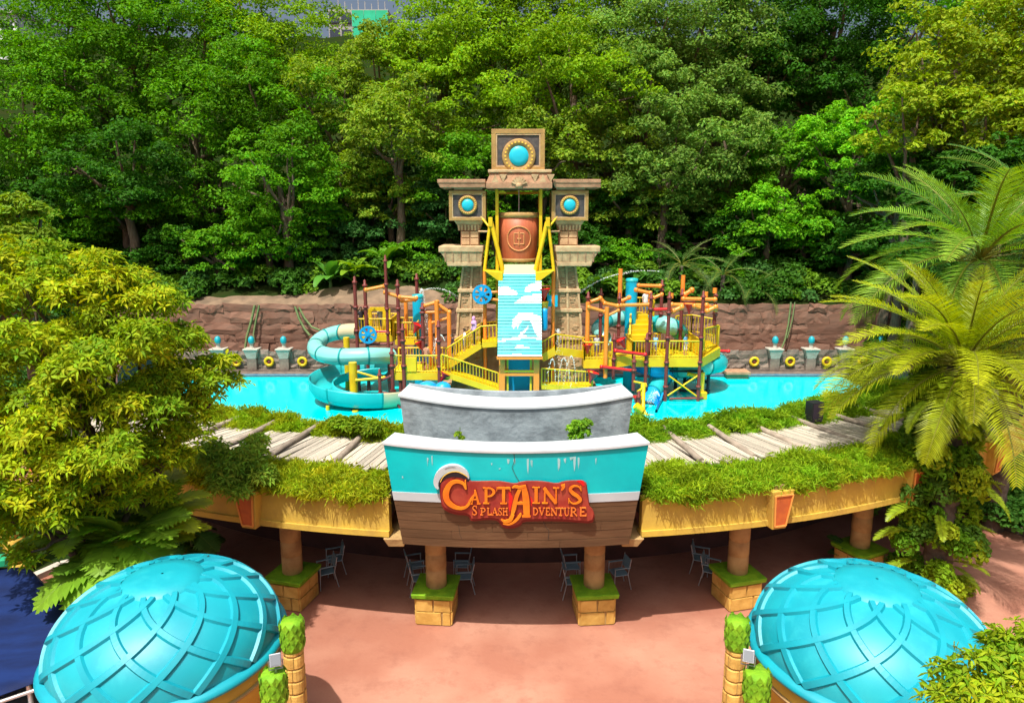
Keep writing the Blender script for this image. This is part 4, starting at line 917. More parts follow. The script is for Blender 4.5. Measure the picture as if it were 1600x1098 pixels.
def wheel(u, v, Y, r, label, holes=7):
    c = at(u, v, Y); t = thing('water_spinner', label, 'spinner', c)
    n = holes * 8; ro = r; vs = []; fs = []
    b = MB()
    def P(rr, a, y): return (c.x + rr * cos(a), Y + y, c.z + rr * sin(a))
    # rim ring, hub disc and spokes
    for nm_, (ra, rb) in (('outer_ring', (r * .76, r)), ('hub_disc', (.02, r * .34))):
        b = MB()
        for k in range(n):
            a0 = 2 * pi * k / n; a1 = 2 * pi * (k + 1) / n
            q = [P(ra, a0, -.06), P(rb, a0, -.06), P(rb, a1, -.06), P(ra, a1, -.06), P(ra, a0, .06), P(rb, a0, .06), P(rb, a1, .06), P(ra, a1, .06)]
            b.add(q, [(0, 1, 2, 3), (7, 6, 5, 4), (1, 5, 6, 2), (0, 3, 7, 4)])
        b.build(nm_, M['blue'], t)
    for k in range(holes):
        a = 2 * pi * (k + .5) / holes; w = .2; b = MB()
        q = [P(r * .3, a - w * 1.7, -.055), P(r * .8, a - w, -.055), P(r * .8, a + w, -.055), P(r * .3, a + w * 1.7, -.055)]; q2 = [(x, y + .11, z) for x, y, z in q]
        b.hexa(q + q2); b.build('spoke', M['blue'], t)
    b = MB(); b.tube([(c.x, Y - .12, c.z), (c.x, Y + .3, c.z)], .09, 10); b.build('hub', M['blue'], t)
    return t
wheel(575, 523, 37.9, .5, 'blue holed water wheel in front of the high yellow deck')
wheel(753.5, 460, 36.2, .52, 'blue holed water wheel beside the painted splash roof')
run('wheel_arm', [(758, 466, 0), (779, 469, 0)], 36.3, 'opipe', 'orange arm holding the blue wheel to the splash roof, lower of two', .08)
run('wheel_arm', [(764, 457, 0), (779, 456, 0)], 36.4, 'opipe', 'orange arm holding the blue wheel to the splash roof, upper of two', .08)
run('red_bar', [(588, 518), (606, 518)], 38.0, 'red', 'short red bar between the blue wheel and a maroon pole', .07)
def funnel(u, v, Y, r, label, tilt=0.0, m='red'):
    c = at(u, v, Y); t = thing('tipping_cone', label, 'bucket', c)
    b = MB(); b.lathe((0, 0, 0), [(.03, -r * 1.5), (r * .45, -r * .6), (r, .35 * r), (r * 1.06, .42 * r), (r * .9, .42 * r), (r * .35, -r * .4), (.02, -r)], 18)
    R = Matrix.Rotation(tilt, 3, 'Y'); b.v = [tuple(c + R @ Vector(p)) for p in b.v]; b.build('cone', M[m], t)
    b = MB(); b.tube([c + Vector((-r, 0, .3 * r)), c + Vector((-r, 0, .8 * r)), c + Vector((r, 0, .8 * r)), c + Vector((r, 0, .3 * r))], .03, 6); b.build('yoke', M['maroon'], t)
for u, v, Y, r, lab, tl in ((652, 510, 36.2, .28, 'red tipping cone hung in front of the slim blue cylinder', .5), (655, 537, 36.2, .25, 'red tipping cone low on the blue cylinder pole', -.4), (695, 585, 34.9, .3, 'red tipping cone beside the maroon pole at the stair foot', .5),
                            (918, 541, 36.0, .27, 'red tipping cone at the end deck beside the stone pylon', 0), (971, 533, 36.0, .28, 'red tipping cone in front of the tall blue cylinder', -.5), (1077, 478, 37.0, .3, 'red tipping cone hung among the orange top pipes', 0), (926, 585, 34.6, .32, 'big red tipping cone low by the hull corner', .3), (850, 455, 36.0, .34, 'red tipping cone hung on the far edge of the splash roof', 0), (994, 622, 34.0, .2, 'small red cone above the yellow handrail by the hull end', 0)):
    funnel(u, v, Y, r, lab, tl)
c = at(849, 478, 36.0); b = MB(); b.lathe(c, [(.2, -.28), (.27, .2), (.29, .24), (.24, .22), (.16, -.2)], 16); tag(b.build('small_pail', M['yellow']), 'small yellow pail under the red cone at the splash roof edge', 'pail')
c = at(851, 499, 35.6); b = MB(); b.lathe(c, [(.02, -.6), (.14, -.55), (.16, -.4), (.16, .4), (.14, .55), (.02, .6)], 14); tag(b.build('blue_float', M['blue']), 'upright blue capsule float on the edge of the splash roof', 'float')
c = at(864, 470, 36.6); b = MB(); b.box(c, (.5, .06, .62)); b.tube([c + Vector((-.28, 0, -.5)), c + Vector((-.28, 0, .45))], .04, 6); tag(b.build('blue_banner', M['cyl']), 'small blue banner board on a rod next to the stone pylon', 'banner')

# ---------------- slides
def spline(P, n=8):
    out = []
    for i in range(len(P) - 1):
        p0 = P[max(i - 1, 0)]; p1 = P[i]; p2 = P[i + 1]; p3 = P[min(i + 2, len(P) - 1)]
        for k in range(n):
            t = k / n; out.append(0.5 * ((2 * p1) + (p2 - p0) * t + (2 * p0 - 5 * p1 + 4 * p2 - p3) * t * t + (3 * p1 - p0 - 3 * p2 + p3) * t ** 3))
    return out + [P[-1]]
def sweep(b, path, prof):
    """open profile (side, up) swept along path"""
    vs = []; m = len(prof)
    for i, p in enumerate(path):
        d = (path[min(i + 1, len(path) - 1)] - path[max(i - 1, 0)]); d.z *= .3; d.normalize()
        s = Vector((d.y, -d.x, 0)).normalized()
        vs += [p + s * x + Vector((0, 0, z)) for x, z in prof]
    b.add(vs, [(i * m + k, i * m + k + 1, (i + 1) * m + k + 1, (i + 1) * m + k) for i in range(len(path) - 1) for k in range(m - 1)], True)
def slide(label, path, prof_fn, parts, seg, joints=True, jr=None):
    t = thing('water_slide', label, 'slide', (path[0].x, path[0].y, WZ))
    n = len(path); i = 0; k = 0
    while i < n - 1:
        j = min(i + seg, n - 1); b = MB(); sweep(b, path[i:j + 1], prof_fn(0)); b.build('slide_section', M[parts[k % len(parts)]], t)
        if joints and j < n - 1:
            b = MB(); q = path[j]; d = (path[j + 1] - path[j - 1]).normalized() * .045
            sweep(b, [q - d, q + d], prof_fn(.035)); b.build('joint_flange', M['slidejoint'], t)
        i = j; k += 1
    return t
def ring_prof(r, th=.03):
    def f(g): return [((r + g) * cos(a), (r + g) * sin(a)) for a in [2 * pi * k / 18 for k in range(19)]]
    return f
def flume_prof(w, hi, ho):
    """U channel with a flat rim: outer wall on +side"""
    def f(g):
        o = [(-w - .09, hi + .02), (-w - .07, hi + .06), (-w, hi + .06)]
        o += [(-w + .02, hi * .4), (-w * .75, .08), (-w * .3, 0), (w * .3, 0), (w * .75, .1), (w - .02, ho * .4), (w, ho + .06), (w + .07, ho + .06), (w + .09, ho), (w + .06, ho * .4), (w * .8, .0), (w * .3, -.1), (-w * .3, -.1), (-w * .8, -.02), (-w - .06, hi * .4), (-w - .09, hi + .02)]
        return [(x * (1 + g * .6), z * (1 + g * .6)) for x, z in o]
    return f
up = [at(u, v, Y) for u, v, Y in ((562, 517, 39.4), (538, 518, 40.1), (512, 524, 40.4), (495, 536, 39.6), (495, 548, 38.2), (515, 556, 37.0), (545, 557, 36.5), (580, 556, 36.6), (612, 556, 37.6))]
slide('closed round tube slide in pale teal looping out from the high yellow deck', spline(up, 7), ring_prof(.46), ['slidecream', 'slidepale', 'slidepale', 'slidepale', 'slidepale', 'slidepale', 'slidepale', 'slide'], 8)
cxf = at(562, 590, 36.4)
fl = []
for k in range(38):
    a = radians(70 + k * 8.2); rr = 2.05
    fl.append(Vector((cxf.x + .15 + rr * cos(a) * (1.08 if cos(a) < 0 else 1.25), 36.4 + rr * sin(a), 1.22 - k * .031)))
slide('wide open teal flume curving down to the pool beside the hedge', fl, flume_prof(.58, .45, .78), ['slide', 'slide', 'slide', 'slide', 'slidecream', 'slide'], 7, True)
for u, v0, Y, r, lab in ((551, 566, 35.3, .22, 'stout yellow post inside the bend of the open flume'), (520, 487 + 0, 39.6, .01, ''), (512, 634, 34.2, .1, 'thin yellow post at the outside of the open flume'), (555, 641, 33.9, .16, 'yellow post rising from the hedge below the open flume')):
    if lab: pole(u, v0, None, Y, 'yellow', lab, r, False, 'yellow_post', False)
pole(541, 527, None, 38.6, 'yellow', 'yellow post carrying the round tube slide against the rock wall', .18, False, 'yellow_post', False)
run('post_arm', [(555, 580), (590, 590)], 35.3, 'yellow', 'yellow bracket arm from the stout post to the flume', .06)
run('post_arm', [(557, 594), (600, 590)], 35.2, 'yellow', 'level yellow bracket arm under the flume bend', .08)
# ---------------- stairs in front of the stone pylon
st = thing('yellow_stairs', 'yellow staircase with railings climbing from the lower deck to the splash roof', 'stairs', (U(740, 36), 36, WZ))
TL = at(776, 537, 35.6); TR_ = at(752, 539, 35.6); BL = at(697, 574, 35.6); wid = 1.3
for dy, nm in ((0, 'near_stringer'), (wid, 'far_stringer')):
    b = MB(); o = Vector((0, dy, 0)); b.beam(BL + o, TR_ + o, .08, .3); b.beam(TR_ + o, TL + o, .08, .3); b.build('stringer', M['yellow'], st)
    b = MB(); railing(b, BL + o, TR_ + o, 1.0, .17); railing(b, TR_ + o, TL + o, 1.0, .17); b.build('railing', M['yellow'], st)
NT = 9
for i in range(NT):
    p = BL.lerp(TR_, (i + .5) / NT); b = MB(); b.box((p.x, p.y + wid / 2, p.z + .08), ((TR_.x - BL.x) / NT + .05, wid - .08, .06)); b.build('tread', M['yellow'], st)
b = MB(); b.box(((TR_.x + TL.x) / 2 + .1, 35.6 + wid / 2, TL.z), (TL.x - TR_.x + .3, wid, .1)); b.build('landing', M['yellow'], st)
rmp = thing('yellow_ramp', 'yellow railed ramp running down behind the grey hull to the portal', 'ramp', (U(735, 34.8), 34.8, WZ))
R0 = at(690, 583, 34.8); R1 = at(779, 612, 34.8)
b = MB(); b.beam(R0, R1, .1, .3); b.beam(R0 + Vector((0, 1.1, 0)), R1 + Vector((0, 1.1, 0)), .1, .3); b.build('stringer', M['yellow'], rmp)
b = MB(); b.hexa([R0 + Vector((0, .05, .05)), R1 + Vector((0, .05, .05)), R1 + Vector((0, 1.05, .05)), R0 + Vector((0, 1.05, .05)), R0 + Vector((0, .05, .1)), R1 + Vector((0, .05, .1)), R1 + Vector((0, 1.05, .1)), R0 + Vector((0, 1.05, .1))]); b.build('ramp_floor', M['yellow'], rmp)
b = MB(); railing(b, R0, R1, 1.0, .17); b.build('railing', M['yellow'], rmp)
r2 = thing('yellow_ramp', 'yellow railed walkway from the portal to the corner by the right pylon', 'ramp', (U(890, 34.8), 34.8, WZ))
R0 = at(846, 603, 34.8); R1 = at(925, 609, 34.8); b = MB(); b.beam(R0, R1, .1, .3); b.build('stringer', M['yellow'], r2); b = MB(); railing(b, R0, R1, .95, .17); b.build('railing', M['yellow'], r2)
b = MB(); b.box((R0 + R1) / 2 + Vector((0, .6, 0)), (R1.x - R0.x, 1.1, .1)); b.build('walk_floor', M['yellow'], r2)
R0 = at(846, 560, 35.8); R1 = at(868, 548, 35.8); R2 = at(925, 555, 36.6)
r3 = thing('yellow_ramp', 'short yellow gangway between the splash roof and the pylon side deck', 'ramp', (R1.x, R1.y, WZ))
b = MB(); b.beam(R0, R1, .1, .4); b.beam(R1, R2, .1, .4); b.build('stringer', M['yellow'], r3); b = MB(); railing(b, R0, R1, .9, .2); railing(b, R1, R2, .9, .2); b.build('railing', M['yellow'], r3)
b = MB(); b.hexa([R0 + Vector((0, .05, .1)), R1 + Vector((0, .05, .1)), R1 + Vector((0, 1.2, .1)), R0 + Vector((0, 1.2, .1)), R0 + Vector((0, .05, .16)), R1 + Vector((0, .05, .16)), R1 + Vector((0, 1.2, .16)), R0 + Vector((0, 1.2, .16))]); b.build('walk_floor', M['yellow'], r3)
# ---------------- right group
dk4, zR1 = quad_deck('long yellow deck with railings in front of the teal tubes', 988, 1045, 560, 36.2, 38.6, (1,), .5)
dk5, zR2 = quad_deck('large yellow end deck on the tall scaffold above the pool', 1045, 1096, 560, 36.0, 39.2, (3,), .5)
dk6, zR3 = quad_deck('small yellow deck with red cone next to the right stone pylon', 913, 956, 562, 36.0, 38.0, (1,), .5)
z6 = zR3
b = MB(); p0 = at(956, 560, 36.1); p1 = at(990, 557, 36.3); b.hexa([(p0.x, 36.0, p0.z - .5), (p1.x, 36.2, p1.z - .45), (p1.x, 37.8, p1.z - .45), (p0.x, 37.6, p0.z - .5), (p0.x, 36.0, p0.z + .1), (p1.x, 36.2, p1.z + .1), (p1.x, 37.8, p1.z + .1), (p0.x, 37.6, p0.z + .1)]); tag(b.build('deck_bridge', M['yellow']), 'solid yellow bridge section below the tall blue cylinder', 'bridge')
# sloping solid panels and upper railed balcony of the end deck
b = MB(); y = 38.9; p = [at(1066, 540, y), at(1066, 500, y), at(1112, 507, y), at(1118, 545, y)]
b.prism([(q.x, q.z) for q in p[:1] + [at(1064, 529, y)] + [at(1110, 532, y)] + p[3:]], (0, y, 0), (1, 0, 0), (0, 0, 1), .1); b.build('solid_panel', M['yellow'], dk5)
b = MB(); railing(b, at(1055, 522, 38.8), at(1080, 520, 39.2), 1.05, .17); railing(b, at(1080, 520, 39.2), at(1115, 527, 38.6), 1.05, .17); b.build('railing', M['yellow'], dk5)
b = MB(); railing(b, at(1098, 548, 36.2), at(1121, 541, 38.0), 1.2, .25, .022, .09); b.build('railing', M['yellow'], dk5)
b = MB(); b.hexa([(at(1096, 560, 36.0).x, 36.0, zR2 - .5), (at(1122, 548, 38).x, 37.6, zR2 - .2), (at(1122, 548, 38).x, 39.2, zR2 - .2), (at(1096, 560, 36).x, 39.2, zR2 - .5), (at(1096, 560, 36.0).x, 36.0, zR2), (at(1122, 548, 38).x, 37.6, zR2 + .3), (at(1122, 548, 38).x, 39.2, zR2 + .3), (at(1096, 560, 36).x, 39.2, zR2)]); b.build('end_apron', M['yellow'], dk5)
# stepped yellow block stair up to the upper tube
stp = thing('yellow_steps', 'broad solid yellow steps rising towards the upper teal tube', 'steps', (at(1000, 540, 37.8).x, 37.8, zR1))
for i in range(5):
    b = MB(); q = at(1000, 524 - i * 8, 37.4 + i * .35); b.box((q.x, q.y + .3, q.z - .12), (1.25 - i * .08, .7, .3)); b.build('step', M['yellow'], stp, .02)
for s, uu in ((-1, 984), (1, 1018)):
    b = MB(); b.beam(at(uu, 527, 37.2), at(uu - s * 2, 480, 39.0), .1, .5); b.build('stair_side', M['yellow'], stp)
dk7 = deck('top yellow landing between the blue cylinder and the closed teal tubes', [(at(993, 478, 39).x, 39.0), (at(1022, 478, 39).x, 39.0), (at(1022, 478, 39).x, 40.6), (at(993, 478, 39).x, 40.6)], at(1000, 497, 39).z, (0,), .3, 1.0)
for i, (u, v0, v1, Y, m, lab) in enumerate((
    (918, 472, 548, 36.3, 'opipe', 'orange upright at the pylon end of the small deck'), (947, 480, 590, 35.8, 'opipe', 'orange upright at the front corner of the small deck'), (969, 420, 470, 38.0, 'opipe', 'tallest orange upright, where the water jet leaves'),
    (1067, 430, 462, 38.2, 'opipe', 'thick orange upright above the end deck pipes'), (1049, 458, 466, 36.4, 'opipe', 'orange cap tip over the scaffold pole of the end deck'), (1103, 456, 464, 37.2, 'opipe', 'orange tip beside the outermost maroon pole'), (1117, 450, 458, 38.0, 'opipe', 'orange tip on the outermost maroon pole'),
    (967, 466, 540, 37.2, 'maroon', 'maroon pole under the tallest orange upright'), (938, 460, 560, 38.0, 'maroon', 'maroon pole behind the small deck railing'), (919, 465, 475, 36.5, 'maroon', 'dark tip over the upright beside the pylon'), (1015, 466, 590, 36.6, 'maroon', 'maroon pole in front of the closed upper tube'),
    (1033, 446, 520, 38.6, 'maroon', 'maroon pole behind the upper tube and red bar'), (1064, 460, 545, 38.0, 'maroon', 'maroon pole inside the end deck railing'), (1099, 464, None, 36.0, 'maroon', 'long maroon scaffold pole at the outer front of the end deck'), (1046, 465, None, 36.0, 'maroon', 'long maroon scaffold pole at the inner front of the end deck'),
    (1117, 462, 520, 38.4, 'maroon', 'maroon pole at the outer back of the end deck'), (1011, 530, None, 36.0, 'maroon', 'long maroon pole below the long railed deck'), (990, 565, 610, 35.4, 'maroon', 'short maroon pole beside the hull end under the deck'), (959, 530, 592, 36.0, 'maroon', 'maroon pole at the bridge by the small deck'), (998, 620, None, 33.8, 'maroon', 'maroon handrail post close to the hull end'),
    (1109, 556, None, 37.6, 'darkpipe', 'dark scaffold pole under the outer teal tube bend'), (1057, 570, None, 38.6, 'darkpipe', 'dark scaffold pole at the back inner corner'), (1071, 572, None, 39.0, 'darkpipe', 'dark scaffold pole in the middle of the braced bay'))):
    pole(u, v0, v1, Y, m, lab, .12 if m == 'opipe' else .095, m == 'maroon', 'orange_post' if m == 'opipe' else 'pole', m == 'maroon')
for pts, Y, lab, r in (([(998, 446), (1031, 447)], 38.4, 'top orange pipe leaving the tall blue cylinder', .1), ([(994, 453), (1016, 458), (1016, 470)], 37.8, 'orange elbow pipe below the top pipe of the blue cylinder', .1), ([(1022, 465), (1034, 460)], 37.4, 'short slanting orange pipe beside the elbow', .09),
                       ([(922, 472), (938, 466), (945, 474), (965, 478)], 36.8, 'bent orange pipe over the small deck', .1), ([(920, 480), (945, 487)], 36.2, 'lower orange pipe over the small deck', .09), ([(950, 493), (966, 485)], 36.2, 'orange pipe arm towards the tall blue cylinder', .07), ([(972, 470), (983, 465)], 37.6, 'small orange arm on the tallest orange upright', .1), ([(970, 477), (1014, 476)], 37.2, 'level orange pipe crossing in front of the blue cylinder', .1),
                       ([(1050, 476), (1104, 477), (1118, 484)], 37.2, 'long orange pipe across the end deck poles', .11), ([(1068, 467), (1117, 468)], 37.9, 'upper orange pipe across the end deck poles', .11), ([(1070, 460), (1081, 453)], 38.0, 'orange spout pointing up beside the thick upright', .12), ([(1052, 486), (1065, 480)], 36.4, 'orange spout on the inner front scaffold pole', .12), ([(1085, 478), (1098, 482)], 36.6, 'short orange pipe next to the hanging red cone', .1), ([(1105, 486), (1118, 480)], 37.0, 'orange spout on the outer front scaffold pole', .12)):
    run('water_pipe', pts, Y, 'opipe', lab, r)
for pts, Y, lab in (([(962, 548), (1008, 554)], 35.9, 'red bar along the front of the long railed deck'), ([(940, 573), (988, 579)], 35.6, 'red bar under the bridge beside the blue cylinder'), ([(1018, 484), (1046, 483)], 37.0, 'red bar in front of the upper teal tube'), ([(1119, 548), (1138, 549)], 38.6, 'red bar above the outer teal tube bend')):
    run('red_bar', pts, Y, 'red', lab, .09)
sc = thing('scaffold_bracing', 'maroon, dark and yellow cross bracing under the yellow end deck', 'scaffold', (at(1073, 600, 36).x, 36, WZ))
for pts, Y, m, r in (([(1046, 623), (1099, 622)], 36.0, 'maroon', .07), ([(1047, 580), (1099, 580)], 36.8, 'darkpipe', .06), ([(1062, 610), (1109, 610)], 38.0, 'darkpipe', .07), ([(1045, 587), (1090, 620)], 36.0, 'yellow', .05), ([(1090, 587), (1043, 618)], 36.05, 'yellow', .05), ([(1045, 628), (1060, 645)], 36.0, 'yellow', .05), ([(1090, 628), (1070, 645)], 36.0, 'yellow', .05), ([(1075, 583), (1105, 597)], 38, 'darkpipe', .09), ([(1050, 618), (1080, 590)], 38.6, 'darkpipe', .07)):
    b = MB(); b.tube([at(u, v, Y) for u, v in pts], r, 7); b.build('brace', M[m], sc)
b = MB(); b.tube([at(1096, 582, 36.6), (at(1096, 582, 36.6).x, 36.6, WZ)], .2, 12); b.build('yellow_leg', M['yellow'], sc)
b = MB(); b.tube([at(1074, 584, 36.5), at(1094, 588, 36.5)], .12, 8); b.build('yellow_bracket', M['yellow'], sc)
b = MB(); b.box(at(1097, 618, 36.4), (.5, .3, .45)); b.build('yellow_clamp', M['yellow'], sc, .05)
# tubes
def tubepath(L): return spline([at(u, v, Y) for u, v, Y in L], 6)
slide('closed teal tube slide passing behind the tall blue cylinder', tubepath(((1000, 500, 40.6), (972, 497, 40.4), (948, 502, 40.0), (935, 515, 38.9), (948, 530, 38.3))), ring_prof(.42), ['slide', 'slidepale'], 6)
slide('closed teal tube bending round between the yellow steps and end deck', tubepath(((1012, 505, 39.6), (1028, 506, 39.0), (1043, 508, 38.5), (1056, 513, 38.6), (1064, 522, 39.6))), ring_prof(.5), ['slide', 'slidepale', 'slide'], 8)
slide('closed teal tube swinging out beyond the end deck over the pool', tubepath(((1064, 545, 40.2), (1090, 556, 40.6), (1118, 562, 39.8), (1122, 568, 38.4), (1105, 571, 37.5), (1075, 575, 37.4), (1050, 578, 38.0), (1030, 586, 37.6))), ring_prof(.52), ['slide', 'slidepale', 'slide', 'slidepale'], 8)
slide('steep teal drop tube splashing down beside the hull end', tubepath(((1036, 570, 37.4), (1033, 590, 37.1), (1024, 606, 36.6), (1016, 622, 36.0), (1012, 640, 35.2))), ring_prof(.5), ['slide', 'slide', 'blue'], 8)
slide('deep blue trough slide beneath the long railed deck', tubepath(((992, 575, 38.0), (1005, 580, 37.2), (1022, 586, 36.9), (1034, 596, 37.6), (1030, 606, 38.6))), flume_prof(.55, .5, .6), ['dblue', 'blue'], 10)
ch = [at(1020, 622, 36.4), at(1016, 632, 35.6), at(1012, 641, 34.8), at(1008, 650, 33.8)]
slide('blue open chute running out at the pool edge near the hull end', spline(ch, 5), flume_prof(.5, .35, .35), ['blue', 'dblue'], 7)
hr = thing('yellow_handrail', 'yellow handrail loop and ladder by the hull end', 'handrail', at(1003, 640, 33.6))
b = MB(); b.tube([at(1005, 600, 34.4), at(1004, 640, 33.8), at(1010, 650, 33.4), at(1040, 653, 33.4)], .13, 8); b.build('thick_rail', M['yellow'], hr)
b = MB(); b.tube([at(996, 612, 34.0), at(1010, 602, 34.4)], .06, 6); b.tube([at(990, 596, 34.4), at(1010, 600, 34.4)], .06, 6); b.tube([at(993, 633, 33.6), at(1003, 642, 33.6)], .2, 8); b.build('thin_rail', M['yellow'], hr)
for (u, v, Y, sx, sy, sz_) in ((700, 600, 35.5, 1.4, 1.0, .4), (610, 640, 34.5, 1.6, 1.2, .5)):
    pass
# teal seats / low pods glimpsed at the feet of the decks
for u, v, Y, r, lab in ((692, 598, 34.4, .42, 'low blue pod beside the stair foot behind the hull'), (668, 597, 34.6, .5, 'low teal pod behind the top of the grey hull'), (588, 650, 33.4, .45, 'low sky blue pod behind the hedge under the flume')):
    c = at(u, v, Y); b = MB(); b.lathe((c.x, c.y, c.z - .4), [(r, -.8), (r * 1.05, 0), (r * .9, .3), (r * .5, .42), (.02, .45)], 18); tag(b.build('splash_pod', M['blue']), lab, 'pod')
# ---------------- water jets
def jet(P0, P1, P2, n, spread, label, seed, sz0=.013):
    r = random.Random(seed); b = MB(); oct_ = [(1, 0, 0), (-1, 0, 0), (0, 1, 0), (0, -1, 0), (0, 0, 1), (0, 0, -1)]; of = [(0, 2, 4), (2, 1, 4), (1, 3, 4), (3, 0, 4), (2, 0, 5), (1, 2, 5), (3, 1, 5), (0, 3, 5)]
    P0, P1, P2 = Vector(P0), Vector(P1), Vector(P2)
    for i in range(n):
        t = r.random(); p = P0 * (1 - t) ** 2 + P1 * 2 * t * (1 - t) + P2 * t * t
        s = spread * (.15 + t); p = p + Vector((r.gauss(0, s), r.gauss(0, s), r.gauss(0, s))); k = sz0 * r.uniform(.5, 1.4)
        b.add([(p.x + k * q[0], p.y + k * q[1], p.z + k * q[2] * 1.6) for q in oct_], of)
    tag(b.build('water_jet', M['jet']), label, 'water', kind='stuff')
jet(at(968, 428, 38.0), at(930, 436, 37.8), at(903, 460, 37.4), 260, .03, 'arching water jet from the orange upright to the pylon', 1)
jet(at(1030, 424, 38.0), at(990, 420, 38.0), at(968, 430, 38.0), 160, .03, 'faint water jet over the tall blue cylinder', 2)
jet(at(655, 456, 39.0), at(690, 440, 38.6), at(722, 470, 38.0), 260, .035, 'thin water jet from the slim blue cylinder to the left pylon', 3)
jet(at(657, 458, 38.9), at(660, 430, 38.9), at(668, 520, 38.6), 260, .06, 'spray plume beside the slim blue cylinder', 4)
for i, (u0, u1, v1, u2) in enumerate(((868, 866, 548, 852), (872, 880, 545, 893), (900, 895, 540, 880))):
    jet(at(u0, 600, 34.6), at(u1, v1 - 30, 34.4), at(u2, 606, 34.2), 110, .03, 'fountain arc in front of the right pylon, number ' + ('one', 'two', 'three')[i] if False else ('low fountain arc by the portal', 'tall fountain arc before the right pylon', 'fountain arc falling from the right pylon side')[i], 10 + i)
jet(at(872, 530, 36.2), at(872, 480, 36.2), at(874, 600, 35.2), 260, .1, 'white falling spray in front of the right pylon', 20)
jet(at(695, 532, 35.8), at(683, 505, 35.8), at(676, 560, 35.6), 250, .04, 'small water arc beside the stair top', 21)
jet(at(1030, 618, 35.6), at(1022, 604, 35.4), at(1014, 636, 34.8), 420, .12, 'splash at the foot of the drop tube', 22)
# ================================================================== domed kiosks
def kiosk(cx, cy, R, label, rz):
    t = thing('domed_kiosk', label, 'kiosk', (cx, cy, 0))
    zr = 2.88; h = R * .64
    def prof(s):                        # s 0 rim .. 1 apex
        th = s * pi / 2; return R * cos(th) ** .92 if s < 1 else 0.0, zr + .06 + h * sin(th) ** .95
    def surf(s, a): r, z = prof(s); return Vector((cx + r * cos(a), cy + r * sin(a), z))
    b = MB(); b.lathe((cx, cy, 0), [prof(i / 28) for i in range(28)] + [(.02, zr + .06 + h)], 96, cap=False); b.build('dome_shell', M['dome'], t)
    b = MB(); b.lathe((cx, cy, zr), [(R - .12, -.10), (R + .03, -.10), (R + .12, -.05), (R + .13, .0), (R + .08, .05), (R - .04, .09)], 96, cap=False); b.build('rim', M['domerib'], t)
    N = 12; T = radians(84)
    for sg in (-1, 1):
        for k in range(N):
            a0 = rz + 2 * pi * k / N; vs = []; n = 30; b = MB()
            for i in range(n + 1):
                s = .015 + (.80 - .015) * i / n; e = .004
                A = lambda q: a0 + sg * T * q ** 1.05
                p = surf(s, A(s)); d = (surf(min(s + e, .99), A(s + e)) - surf(s - e, A(s - e))).normalized()
                nr = (surf(s + e, A(s)) - p).cross(Vector((-sin(A(s)), cos(A(s)), 0))).normalized()
                if nr.z < 0: nr = -nr
                sd = d.cross(nr).normalized(); w = .050 - .016 * s; ht = .045 + .004 * (sg > 0)
                vs += [p - sd * (w + .03) - nr * .02, p - sd * w + nr * ht, p + sd * w + nr * ht, p + sd * (w + .03) - nr * .02]
            b.add(vs, [(i * 4 + q, i * 4 + q + 1, i * 4 + q + 5, i * 4 + q + 4) for i in range(n) for q in range(3)], False); b.build('rib', M['domerib'], t)
    cr, cz = prof(.79); b = MB(); b.lathe((cx, cy, 0), [(cr + .03, cz - .03), (cr - .02, cz + .045), (cr * .6, prof(.88)[1] + .05), (.02, zr + .07 + h + .05)], 48, cap=False); b.build('crown_cap', M['dome'], t)
    b = MB(); b.lathe((cx, cy, 0), [(R - .16, 0), (R - .16, 2.2), (R - .02, 2.3), (R - .02, 2.72), (R - .1, 2.8), (R - .1, 2.88)], 64); b.build('drum_wall', M['yellowwall'], t)
    b = MB(); b.lathe((cx, cy, 2.5), [(R - .02, -.03), (R + .02, -.02), (R + .02, .02), (R - .02, .03)], 64, cap=False); b.build('drum_band', M['column'], t)
    return t
kiosk(-5.88, 10.56, 1.80, 'turquoise ribbed dome kiosk beside the navy tarp', .12)
kiosk(6.02, 10.34, 1.84, 'turquoise ribbed dome kiosk beside the leafy shrub and palm', .05)
